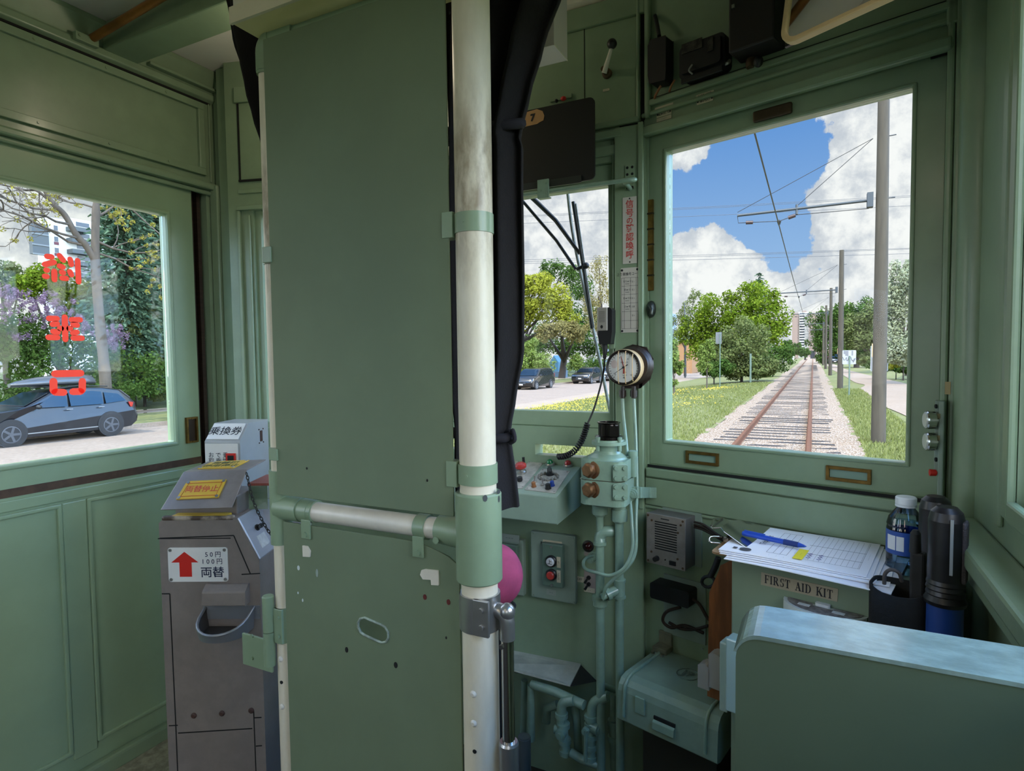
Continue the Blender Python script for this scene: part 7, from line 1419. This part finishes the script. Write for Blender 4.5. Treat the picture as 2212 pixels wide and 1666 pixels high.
# ---- cars
TYRE = mat('tyre_rubber', '2c2b2b', .8); RIMD = mat('dark_alloy_rim', '70737a', .35, .6); RIML = mat('bright_alloy_rim', 'c3c6c9', .3, .7); CG = mat('car_glass', '1b2630', .12, .0)
REDL = mat('tail_lamp_red', 'd0372a', .25); HEAD = mat('head_lamp', 'dfe3e6', .12, .3); PLAST = mat('car_black_plastic', '1e1f22', .6)
def car(name, label, px, py, pz, sil, belt, wins, axles, wr, hw, paint, rim, heading=-1, extras=None, tumble=.80, roofz=1.65):
    o = thing(name, label, 'car', (px, py, pz)); d = heading
    P = lambda x, y, z: (px + y * d * -1, py + x * d, pz + z)           # x ahead, y to the car's left
    def half(z): return hw * (1.0 if z < belt else 1.0 - (1 - tumble) * (z - belt) / (roofz - belt)) * (.96 + .04 * min(1, z / .5))
    t = MB(); n = len(sil); cxm = sum(s[0] for s in sil) / n; zc_ = .75; rows = []
    for f, ins in ((-1, .0), (-.97, .03), (-.88, 0.06), (0, .08), (.88, .06), (.97, .03), (1, 0)):
        k = {0: .955, .03: .985, .06: 1.0, .08: 1.008}[ins]; rows.append([P(cxm + (x - cxm) * k, f * half(z), zc_ + (z - zc_) * (k if z > zc_ else 1)) for x, z in sil])
    V = sum(rows, []); m = len(rows); t.add(V, [(j * n + i, j * n + (i + 1) % n, (j + 1) * n + (i + 1) % n, (j + 1) * n + i) for j in range(m - 1) for i in range(n)], 0, True)
    t.add(rows[0], [tuple(range(n))]); t.add(rows[-1], [tuple(range(n))[::-1]]); t.build('body', paint, o)
    for sgn in (1, -1):
        for w in wins:
            t = MB(); t.add([P(x, sgn * (half(z) + .008), z) for x, z in w], [tuple(range(len(w)))]); t.build('side_window', CG, o)
        for ax in axles:
            ctr = np.array(P(ax, sgn * (hw - .10), wr)); axd = nrm(np.array(P(0, sgn, 0)) - np.array(P(0, 0, 0))); t = MB(); t.lathe(np.array(P(ax, sgn * (hw * .6), wr + .03)), axd, [(0, wr * 1.13), (hw * .4 + .010, wr * 1.13)], 24); t.build('wheel_arch', PLAST, o)
            t = MB(); t.lathe(ctr - axd * .1, axd, [(0, wr * .9), (.02, wr), (.19, wr), (.215, wr * .94), (.22, wr * .70), (.20, wr * .66), (.10, wr * .64)], 28); wo = t.build('wheel', TYRE, o)
            t = MB(); t.lathe(ctr + axd * .105, axd, [(0, wr * .68), (.012, wr * .68), (.014, wr * .6), (.0, wr * .58)], 24, caps=False); fr_ = Fr(ctr + axd * .10, np.cross(axd, Z3), Z3, axd)
            for q in range(5): f2 = fr_.rolled(72 * q + 18); t.box(f2, -wr * .09, wr * .09, .03, wr * .62, .0, .016)
            t.disc(fr_, 0, 0, wr * .14, 0, .02); t.build('rim', rim, wo)
    if extras: extras(o, P, half)
    return o
def slab(o, name, m, pts, th=.012):
    t = MB(); quad(t, pts, th); return t.build(name, m, o)
suv_sil = [(2.30, .42), (2.33, .62), (2.26, .86), (2.12, .98), (1.25, 1.08), (.98, 1.16), (.30, 1.50), (.05, 1.58), (-.6, 1.65), (-1.3, 1.62), (-1.82, 1.52), (-2.12, 1.22), (-2.25, 1.06), (-2.27, .80), (-2.33, .62), (-2.30, .42), (-2.1, .26), (-1.9, .24), (1.9, .24), (2.15, .28)]
def suv_x(o, P, half, box=False, rear_red=True):
    w0 = lambda z, f: half(z) * f
    slab(o, 'windscreen', CG, [P(1.00, -w0(1.14, .90), 1.17), P(1.00, w0(1.14, .90), 1.17), P(.32, w0(1.5, .88), 1.515), P(.32, -w0(1.5, .88), 1.515)], .02)
    slab(o, 'rear_window', CG, [P(-1.86, -w0(1.5, .86), 1.50), P(-1.86, w0(1.5, .86), 1.50), P(-2.14, w0(1.2, .86), 1.22), P(-2.14, -w0(1.2, .86), 1.22)], .02)
    for s in (1, -1):
        slab(o, 'tail_lamp', REDL, [P(-1.98, s * (half(1.02) + .012), 1.10), P(-2.20, s * (half(1.0) - .02), 1.06), P(-2.27, s * (half(.9) - .08), .90), P(-2.05, s * (half(.95) + .012), .92)], .02)
        slab(o, 'head_lamp', HEAD, [P(2.02, s * (half(.9) + .006), .98), P(2.24, s * (half(.9) - .2), .90), P(2.29, s * (half(.8) - .25), .78), P(2.05, s * (half(.8) + .006), .84)], .02)
        t = MB(); t.tube([P(.15, s * .62, 1.63), P(-.6, s * .64, 1.71), P(-1.5, s * .62, 1.64)], .018, 6); t.build('roof_rail', PLAST, o)
        for hx in (-.15, -1.10): t = MB(); t.tube([P(hx + .09, s * (half(.97) + .02), .985), P(hx - .09, s * (half(.97) + .02), .985)], .014, 6); t.build('door_handle', RIML, o)
        t = MB(); t.ball(P(.72, s * (half(1.1) + .10), 1.13), (.10, .07, .07), 12, 8); t.build('wing_mirror', PLAST, o)
        slab(o, 'sill_trim', RIML, [P(1.0, s * (half(.36) + .006), .335), P(-1.0, s * (half(.36) + .006), .335), P(-1.0, s * (half(.36) + .006), .365), P(1.0, s * (half(.36) + .006), .365)], .008)
    slab(o, 'grille', PLAST, [P(2.335, -.42, .42), P(2.335, .42, .42), P(2.31, .40, .80), P(2.31, -.40, .80)], .02)
    for s in (.0,): slab(o, 'number_plate', SIGNW, [P(2.36, -.16, .52), P(2.36, .16, .52), P(2.355, .16, .62), P(2.355, -.16, .62)], .01)
    if box:
        t = MB(); n = 9; rows = []
        for x, hh_, ww in ((1.0, .02, .10), (.8, .10, .30), (.3, .20, .40), (-.4, .27, .42), (-1.0, .27, .42), (-1.25, .22, .40), (-1.32, .05, .34)):
            rows.append([P(x, ww * math.cos(q), 1.80 + (hh_ * math.sin(q) if math.sin(q) > 0 else .09 * math.sin(q))) for q in [2 * PI * k / 16 for k in range(16)]])
        V = sum(rows, []); t.add(V, [(j * 16 + i, j * 16 + (i + 1) % 16, (j + 1) * 16 + (i + 1) % 16, (j + 1) * 16 + i) for j in range(6) for i in range(16)], 0, True); t.add(rows[0], [tuple(range(16))]); t.add(rows[-1], [tuple(range(16))[::-1]])
        t.build('roof_box', mat('roof_box_grey', '55585d', .3, .2, coat=.4), o)
        for x in (.2, -.85): t = MB(); t.tube([P(x, -.68, 1.69), P(x, .68, 1.69)], .02, 8); t.build('cross_bar', PLAST, o)
suv_w = [[(.80, 1.10), (.28, 1.42), (.02, 1.48), (-.12, 1.50), (-.12, 1.08)], [(-.20, 1.08), (-.20, 1.50), (-.90, 1.52), (-1.18, 1.48), (-1.18, 1.08)], [(-1.26, 1.09), (-1.26, 1.46), (-1.70, 1.38), (-1.92, 1.14)]]
NAVY = mat('navy_car_paint', '0d121c', .30, .0, coat=.35); BLKC = mat('black_car_paint', '16181d', .22, .3, coat=1.0)
car('parked_suv', 'dark navy car with a roof box parked across the street, seen through the door window', -21.85, 10.6, zst(10.6), suv_sil, 1.05, suv_w, (1.42, -1.39), .37, .94, NAVY, RIMD, -1, lambda o, P, h: suv_x(o, P, h, True))
car('parked_suv', 'black car parked farthest right in the centre window, behind the van', -20.95, 59.6, zst(59.6), suv_sil, 1.05, suv_w, (1.42, -1.39), .37, .94, BLKC, RIML, -1, lambda o, P, h: suv_x(o, P, h, False))
car('parked_suv', 'white car parked behind the navy car, mostly hidden by the door frame', -21.85, 17.6, zst(17.6), suv_sil, 1.05, suv_w, (1.42, -1.39), .37, .94, mat('white_car_paint', 'd9dcdf', .25, coat=.8), RIML, -1, lambda o, P, h: suv_x(o, P, h, False))
car('distant_car', 'silver car sliver parked behind the farthest black car', -20.95, 67.5, zst(67.5), suv_sil, 1.05, suv_w, (1.42, -1.39), .37, .94, mat('silver_car_paint', 'b9bfc6', .25, .5, coat=.8), RIML, -1, lambda o, P, h: suv_x(o, P, h, False))
van_sil = [(2.45, .40), (2.50, .60), (2.42, .82), (2.25, .94), (1.55, 1.06), (1.30, 1.14), (.45, 1.62), (.2, 1.70), (-.6, 1.76), (-1.7, 1.74), (-2.1, 1.66), (-2.38, 1.15), (-2.46, .95), (-2.50, .60), (-2.46, .36), (-2.2, .24), (-1.9, .22), (2.0, .22), (2.3, .28)]
def van_x(o, P, half):
    slab(o, 'windscreen', CG, [P(1.34, -half(1.15) * .9, 1.14), P(1.34, half(1.15) * .9, 1.14), P(.50, half(1.6) * .88, 1.615), P(.50, -half(1.6) * .88, 1.615)], .02)
    for s in (1, -1):
        slab(o, 'head_lamp', HEAD, [P(2.12, s * (half(.85) + .006), .93), P(2.38, s * (half(.85) - .25), .86), P(2.46, s * (half(.75) - .25), .70), P(2.2, s * (half(.75) + .006), .74)], .02)
        t = MB(); t.ball(P(1.0, s * (half(1.1) + .10), 1.15), (.1, .07, .08), 12, 8); t.build('wing_mirror', PLAST, o)
        slab(o, 'tail_lamp', REDL, [P(-2.30, s * (half(1.1) + .01), 1.3), P(-2.42, s * (half(1.1) - .06), 1.25), P(-2.48, s * (half(.9) - .06), .9), P(-2.36, s * (half(.9) + .01), .9)], .02)
    slab(o, 'grille', RIMD, [P(2.50, -.40, .52), P(2.50, .40, .52), P(2.46, .36, .76), P(2.46, -.36, .76)], .02)
    slab(o, 'number_plate', SIGNW, [P(2.53, -.16, .40), P(2.53, .16, .40), P(2.53, .16, .50), P(2.53, -.16, .50)], .01)
van_w = [[(1.02, 1.12), (.50, 1.46), (.18, 1.56), (.08, 1.56), (.08, 1.10)], [(0, 1.10), (0, 1.57), (-1.05, 1.60), (-1.05, 1.12)], [(-1.12, 1.12), (-1.12, 1.60), (-1.85, 1.57), (-2.15, 1.18)]]
car('parked_minivan', 'black minivan parked across the street in the centre window', -21.35, 47.0, zst(47), van_sil, 1.08, van_w, (1.55, -1.50), .34, .97, BLKC, RIML, -1, van_x, .80, 1.76)
car('distant_truck', 'tiny dark truck with a red roof light far along the right path', aZ(1802, 786, GZ)[0], aZ(1802, 786, GZ)[1] - 2, GZ, van_sil, 1.08, van_w, (1.55, -1.5), .38, .95, BLKC, RIMD, -1, lambda o, P, h: (slab(o, 'roof_light', REDL, [P(.1, -.5, 1.74), P(.1, .5, 1.74), P(-.2, .5, 1.84), P(-.2, -.5, 1.84)], .05), van_x(o, P, h)))
# ---- track poles with their bracket arms
PW = mat('weathered_pole_wood', '5e5545', .85, var=.3, vs=3, bump=.5, bs=9, stretch=(3, 3, .35)); STEEL = mat('galvanised_steel', '565c60', .5, .4)
q0 = aZ(1897, 957, GZ); q1 = aZ(1811, 841, GZ); PX, PY, SPC = q0[0], q0[1], q1[1] - q0[1]
arm0 = aY(1886, 432, PY); arm1 = aY(1593, 466, PY); wz = aY(1683, 478, PY); eye_ = aY(1886, 299, PY)
ordn = ('nearest', 'second', 'third', 'fourth', 'fifth', 'sixth', 'seventh', 'eighth', 'ninth', 'tenth')
def track_pole(i):
    y = PY + SPC * i; o = thing('track_pole', 'wooden pole with overhead wire arm right of the track, %s along the row' % ordn[i], 'pole', (PX, y, GZ), 'poles along the track')
    H = 7.6; yo = lambda p: np.array((p[0], p[1] - PY + y, p[2]))
    t = MB(); t.tube([(PX, y, GZ - .1), (PX, y, GZ + H * .5), (PX - .01, y, GZ + H)], [.150, .135, .115], 16); t.build('post', PW, o)
    t = MB(); t.tube([yo(arm0) + (-.05, 0, 0), yo(arm1)], .034, 8); t.build('arm', STEEL, o)
    t = MB(); c = yo(arm0); t.box(WORLD, c[0] - .12, c[0] - .0, y - .10, y + .10, c[2] - .16, c[2] + .16); t.build('arm_bracket', STEEL, o)
    mid = yo(arm0 * .46 + arm1 * .54)
    for p in (yo(arm1) + (0, 0, .02), mid): t = MB(); t.tube([yo(eye_), p + (0, 0, .06)], .007, 5); t.build('stay_wire', BLACK, o)
    t = MB(); t.tube([mid + (0, 0, .1), mid + (0, 0, -.13)], .03, 6); t.build('stay_clamp', STEEL, o)
    t = MB(); ins = yo(wz); a_, b_ = yo(arm1) + (.02, 0, -.18), mid + (0, 0, -.14); t.tube([yo(arm1), a_, ins * .5 + a_ * .5 + (0, 0, -.0), ins, ins * .5 + b_ * .5, b_, yo(arm0) + (-.08, 0, -.18)], .009, 5); t.build('span_wire', BLACK, o)
    for f, g in ((a_, .3), (b_, .3)):
        c = ins + (f - ins) * .72; t = MB(); t.tube([c - nrm(f - ins) * .08, c + nrm(f - ins) * .08], .045, 8); t.build('insulator', mat('brown_insulator', '4a3634', .4), o)
    t = MB(); t.lathe(ins + (0, 0, -.09), Z3, [(0, .02), (.04, .035), (.09, .05), (.12, .03)], 10); t.build('wire_hanger', BLACK, o)
    t = MB(); t.box(WORLD, PX - .156, PX - .140, y - .06, y + .06, GZ + 1.95, GZ + 2.25); t.build('reflector_tag', mat('pale_tag', 'e8c79a', .5), o)
    for zz in (eye_[2], arm0[2]): t = MB(); t.tube([(PX, y, zz), (PX + .24, y, zz + .01)], .012, 6); t.build('bolt_end', STEEL, o)
for i in range(10): track_pole(i)
t = MB(); t.tube([(wz[0], -8, wz[2] - .10 + .12), (wz[0], PY, wz[2] - .10), (wz[0], PY + SPC * .5, wz[2] - .16), (wz[0], PY + SPC, wz[2] - .10), (wz[0], PY + 5 * SPC, wz[2] - .1), (wz[0], PY + 9 * SPC, wz[2] - .10)], .014, 6); tag(t.build('contact_wire', BLACK), 'black contact wire running above the middle of the track', 'wire')
for (x0, y0, Y0, x1, y1, Y1, lab) in ((1100, 467.5, 46, 2000, 421, 60, 'highest of the thin power lines crossing the sky'), (1100, 470, 46, 2000, 424, 60, 'power line just below the highest one crossing the sky'), (1100, 484, 46, 2000, 443, 60, 'third power line down, crossing behind the nearest bracket arm'), (1100, 562, 46, 2000, 535, 60, 'upper of the three low power lines above the trees'), (1100, 566, 46, 2000, 537, 60, 'middle of the three low power lines above the trees'), (1100, 570, 46, 2000, 547, 60, 'lowest power line above the trees')):
    t = MB(); t.tube([aY(x0, y0, Y0), aY((x0 + x1) / 2, (y0 + y1) / 2 + 1.5, (Y0 + Y1) / 2), aY(x1, y1, Y1)], .016, 5); tag(t.build('power_line', mat('cable_grey', '5a5c60', .6)), lab, 'wire')
# ---- signs and posts
def post_sign(name, label, x, yb, yt, sx0, sy0, sx1, sy1, Y, face, extra=None, pr=.035):
    b = aY(x, yb, Y); o = thing(name, label, 'sign', (b[0], Y, zter(b[0], Y) if b[0] < 0 else GZ)); tp = aY(x, yt, Y)
    t = MB(); t.tube([(b[0], Y, (zter(b[0], Y) if b[0] < 0 else GZ) - .1), (b[0], Y, tp[2])], pr, 8); t.build('post', mat('green_grey_post', '7f9484', .5, .2), o)
    if sx0 is not None:
        F_ = Fr((0, Y + .05, 0), (1, 0, 0), Z3, (0, -1, 0)); (a0, b1), (a1, b0) = F_.px(sx0, sy0), F_.px(sx1, sy1); t = MB(); t.prism(F_, rrect(a0, a1, b0, b1, (a1 - a0) * .06), -.01, .01); p = t.build('panel', face, o)
        if extra: extra(p, F_, a0, a1, b0, b1)
    return o
def graffiti(p, F_, a0, a1, b0, b1):
    w, h = a1 - a0, b1 - b0; t = MB(); t.tube([F_.p(a0 + w * u, b0 + h * v, .012) for u, v in ((.02, .52), (.1, .3), (.2, .32), (.28, .5), (.33, .25), (.42, .3), (.48, .6), (.55, .3), (.62, .52), (.7, .28), (.8, .22), (.86, .40), (.95, .42), (.8, .12), (.74, .3))], w * .018, 5); t.build('graffiti', INK, p)
    t = MB(); [t.box(F_, a0 + w * u, a0 + w * (u + .12), b0 + h * v, b0 + h * .97, .0101, .0104) for u, v in ((.08, .72), (.20, .60), (.32, .58), (.66, .62))]; t.build('sooty_streaks', mat('grey_smear', '8d8d90', .7), p)
post_sign('graffiti_sign', 'pale square sign with black graffiti on a thin post by the path', 1834, 855, 769, 1820, 757, 1849, 787, 32.3, mat('pale_sign', 'c5c8cc', .4), graffiti)
def sign_letters(p, F_, a0, a1, b0, b1):
    w, h = a1 - a0, b1 - b0; t = MB(); t.rim(F_, a0 + w * .05, a1 - w * .05, b0 + h * .03, b1 - h * .03, w * .02, .0102, .0108); t.build('border_line', INK, p)
    t = MB()
    for v, l, r_ in ((.88, 'RE', 'T'), (.62, 'N', 'S'), (.48, 'N', 'D'), (.24, 'O', 'T')): t.text(F_, a0 + w * .18, b0 + h * v, .011, h * .10, l, 0, .02); t.text(F_, a0 + w * .84, b0 + h * v, .011, h * .10, r_, 0, .02)
    t.build('lettering', INK, p)
post_sign('notice_sign', 'large white bordered notice board half hidden behind the nearest track pole', 1899, 815, 770, 1881, 747, 1918, 802, 46, mat('notice_white', 'd3d8de', .4), sign_letters)
post_sign('grey_sign', 'grey back of a sign on a green post on the lawn', 1555, 833, 720, 1546, 718, 1559, 743, 40.5, mat('grey_sign_back', '7d7f80', .5))
post_sign('marker_post', 'plain pale green post standing in front of the olive bush', 1621, 822, 764, None, 0, 0, 0, 45, None, None, .07)
post_sign('white_sign', 'small white sign far off beside the track', 1712, 785, 770, 1708, 768, 1716, 778, 120, mat('white_plastic', 'dfe3e6'), None, .05)
t = MB(); b = aY(1480, 812, 80); t.tube([(b[0], 80, zst(80)), aY(1481, 700, 80), aY(1478, 655, 80)], [.12, .09, .06], 8); lp_ = thing('street_lamp', 'grey street lamp post with curved arm near the pale tree', 'street lamp', (b[0], 80, zst(80))); t.build('post', STEEL, lp_)
t = MB(); t.tube(smooth_path([aY(1478, 700, 80), aY(1470, 702, 80), aY(1458, 699, 80), aY(1445, 700, 80)], 4), .06, 6); t.build('arm', STEEL, lp_)
p = aY(1104, 720, 44); sgp = thing('street_sign', 'corner of a pale diamond sign showing past the dark curtain', 'sign', (p[0] - .3, 44, zst(44))); F_ = Fr(aY(1108, 720, 44) + (-.35, 0, 0), (1, 0, 0), Z3, (0, -1, 0)).rolled(45)
t = MB(); t.prism(F_, rrect(-.36, .36, -.36, .36, .04), -.01, .01); t.build('panel', mat('pale_sign', 'c5c8cc'), sgp); t = MB(); t.tube([(p[0] - .2, 44.05, zst(44)), (p[0] - .2, 44.05, p[2])], .04, 8); t.build('post', STEEL, sgp)
# ---- buildings
BRK = mat('pinkish_brown_concrete', 'a28a7c', .8, var=.1); PALE = mat('pale_concrete_wall', 'd0ccc6', .8, var=.05); WIN = mat('dark_window', '3a4450', .2)
TY = 262; TF = Fr((0, TY, 0), (1, 0, 0), Z3, (0, -1, 0)); tw_ = thing('apartment_tower', 'tall brown apartment tower with white balcony column at the end of the track', 'building', aY(1737, 775, TY))
zb_ = -4; X_ = lambda x: TF.px(x, 720)[0]; Zt = TF.px(1738, 676)[1]
for nm, x0, x1, c0, c1, m, dz in (('left_wing', 1711, 1725, -18, 0, BRK, 0), ('centre_core', 1724, 1748, -18, -1, PALE, .3), ('right_wing', 1747, 1760, -18, .0, BRK, -.2), ('side_wing', 1759, 1764, -22, -6, BRK, -1)):
    t = MB(); t.box(TF, X_(x0), X_(x1), zb_, Zt + dz, c0, c1); t.build(nm, m, tw_)
nfl = 15; hfl = (Zt - 1.0) / nfl
for k in range(nfl):
    z = 1.0 + hfl * k; t = MB(); t.box(TF, X_(1727), X_(1738), z, z + hfl * .45, -1, .6); t.build('balcony', PALE, tw_)
    t = MB(); t.box(TF, X_(1727.3), X_(1737.7), z + hfl * .45, z + hfl, -1, -.9); t.build('balcony_recess', WIN, tw_)
    for x in (1723.3, 1750, 1761.5): t = MB(); t.box(TF, X_(x), X_(x + .9), z + hfl * .3, z + hfl * .75, .01 if x < 1760 else -5.99, .05 if x < 1760 else -5.9); t.build('window', WIN, tw_)
t = MB(); t.box(TF, X_(1733), X_(1741), Zt, TF.px(1737, 670)[1], -12, -4); t.build('roof_house', BRK, tw_)
for x in (1714, 1720, 1752, 1757): t = MB(); t.box(TF, X_(x), X_(x + 1.3), Zt - .2, Zt + .6, -8, -4); t.build('roof_unit', BRK, tw_)
dp = thing('tunnel_portal', 'dark opening where the far end of the track disappears', 'tunnel', (TX, 205, -3)); t = MB(); a = aY(1750.5, 758, 205); b = aY(1760, 772, 205); t.box(WORLD, a[0], b[0], 205, 209, -3, a[2]); t.build('opening', mat('night_blue_black', '1a1c26', .8), dp)
BF = Fr((-92, 0, 0), (0, 1, 0), Z3, (1, 0, 0)); ab = thing('apartment_block', 'white apartment block with dark balconies behind the forked street tree', 'building', (-95, 48, -2)); R_ = lambda x0, y0, x1, y1, c=0: (*sorted((BF.px(x0, 560, c)[0], BF.px(x1, 560, c)[0])), *sorted((BF.px((x0 + x1) / 2, y0, c)[1], BF.px((x0 + x1) / 2, y1, c)[1])))
def bpart(name, m, x0, y0, x1, y1, c0, c1): a0, a1, b0, b1 = R_(x0, y0, x1, y1, c1); t = MB(); t.box(BF, a0, a1, b0, b1, c0, c1); return t.build(name, m, ab)
OFFW = mat('offwhite_render', 'e9eae8', .8); DBAL = mat('dark_balcony', '565d60', .6); MAROON = mat('maroon_panel', '7a4048', .7)
a0, a1, _, b1 = R_(100, 482, 260, 640); t = MB(); t.box(BF, a0, a1, -2, b1, -2, 0); t.build('main_wall', OFFW, ab)
a0, a1, _, b1 = R_(72, 484, 108, 640, 2); t = MB(); t.box(BF, a0, a1, BF.px(90, 550, 2)[1], b1, 1.2, 2); t.build('dark_stair_tower', DBAL, ab)
for y in (505, 528, 548): bpart('tower_band', mat('mid_grey_band', '83898b', .6), 72, y, 108, y + 3, 2, 2.1)
bpart('roof_house', OFFW, 157, 476, 205, 482, -8, -2)
for y in (492, 516, 540, 565, 590): bpart('balcony', DBAL, 158, y, 200, y + 9, 0, 1.4); bpart('balcony_glass', WIN, 168, y - 10, 196, y - 1, .0, .05)
for y in (488, 512, 536, 560): bpart('window', WIN, 120, y, 128, y + 10, 0, .05); bpart('maroon_panel', MAROON, 119, y + 11, 129, y + 17, 0, .06); bpart('maroon_panel', MAROON, 150, y + 6, 157, y + 12, 0, .06); bpart('window', WIN, 210, y + 4, 222, y + 14, 0, .05); bpart('maroon_panel', MAROON, 209, y + 15, 223, y + 21, 0, .06)
hs_ = thing('house', 'tan house with pale roof behind the pale tree by the street', 'house', aY(1470, 790, 105)); a = aY(1460, 733, 105); b = aY(1482, 750, 105); t = MB(); t.box(WORLD, a[0], b[0] + 1, 105, 112, zst(105), a[2] - .3); t.build('walls', mat('tan_wall', 'b98a5c', .8), hs_)
t = MB(); t.prism(Fr((a[0] - .6, 104.5, a[2] - .3), (1, 0, 0), Z3, (0, -1, 0)), [(0, 0), (b[0] - a[0] + 2.2, 0), ((b[0] - a[0] + 2.2) / 2, 1.0)], -8, .0); t.build('roof', mat('pale_roof', 'aab0a8', .7), hs_)
ft = aY(1447, 690, 300); t = MB(); t.box(WORLD, aY(1441, 690, 300)[0], aY(1451, 690, 300)[0], 300, 312, -6, aY(1447, 677, 300)[2]); hr = thing('distant_tower', 'bluish distant high rise at the left edge of the right window', 'building', (ft[0], 300, -6)); t.build('shaft', mat('bluish_tower', '8fa3b5', .6), hr)
bs = thing('blue_shed', 'blue shed half hidden by bushes across the street', 'shed', aY(1195, 800, 74)); a = aY(1187, 768, 74); b = aY(1206, 800, 74); t = MB(); t.prism(Fr((a[0], 74, zst(74)), (1, 0, 0), Z3, (0, -1, 0)), [(0, 0), (b[0] - a[0], 0), (b[0] - a[0], a[2] - zst(74) - .9), ((b[0] - a[0]) / 2, a[2] - zst(74)), (0, a[2] - zst(74) - .9)], -3, 0); t.build('walls', mat('blue_boards', '5f93ad', .7), bs)
pl_ = thing('planter', 'blue grey planter box behind the parked cars', 'planter', aS(1208, 820)); c = aS(1208, 819); t = MB(); t.box(WORLD, c[0] - .7, c[0] + .5, c[1], c[1] + 1.2, zst(c[1]) + .1, zst(c[1]) + .95); t.box(WORLD, c[0] + .5, c[0] + .7, c[1], c[1] + 1.2, zst(c[1]) + .1, zst(c[1]) + 1.35); t.build('box', mat('blue_grey_boards', '71889a', .7), pl_)
for o in bpy.data.objects:
    if 'org' in o: del o['org']
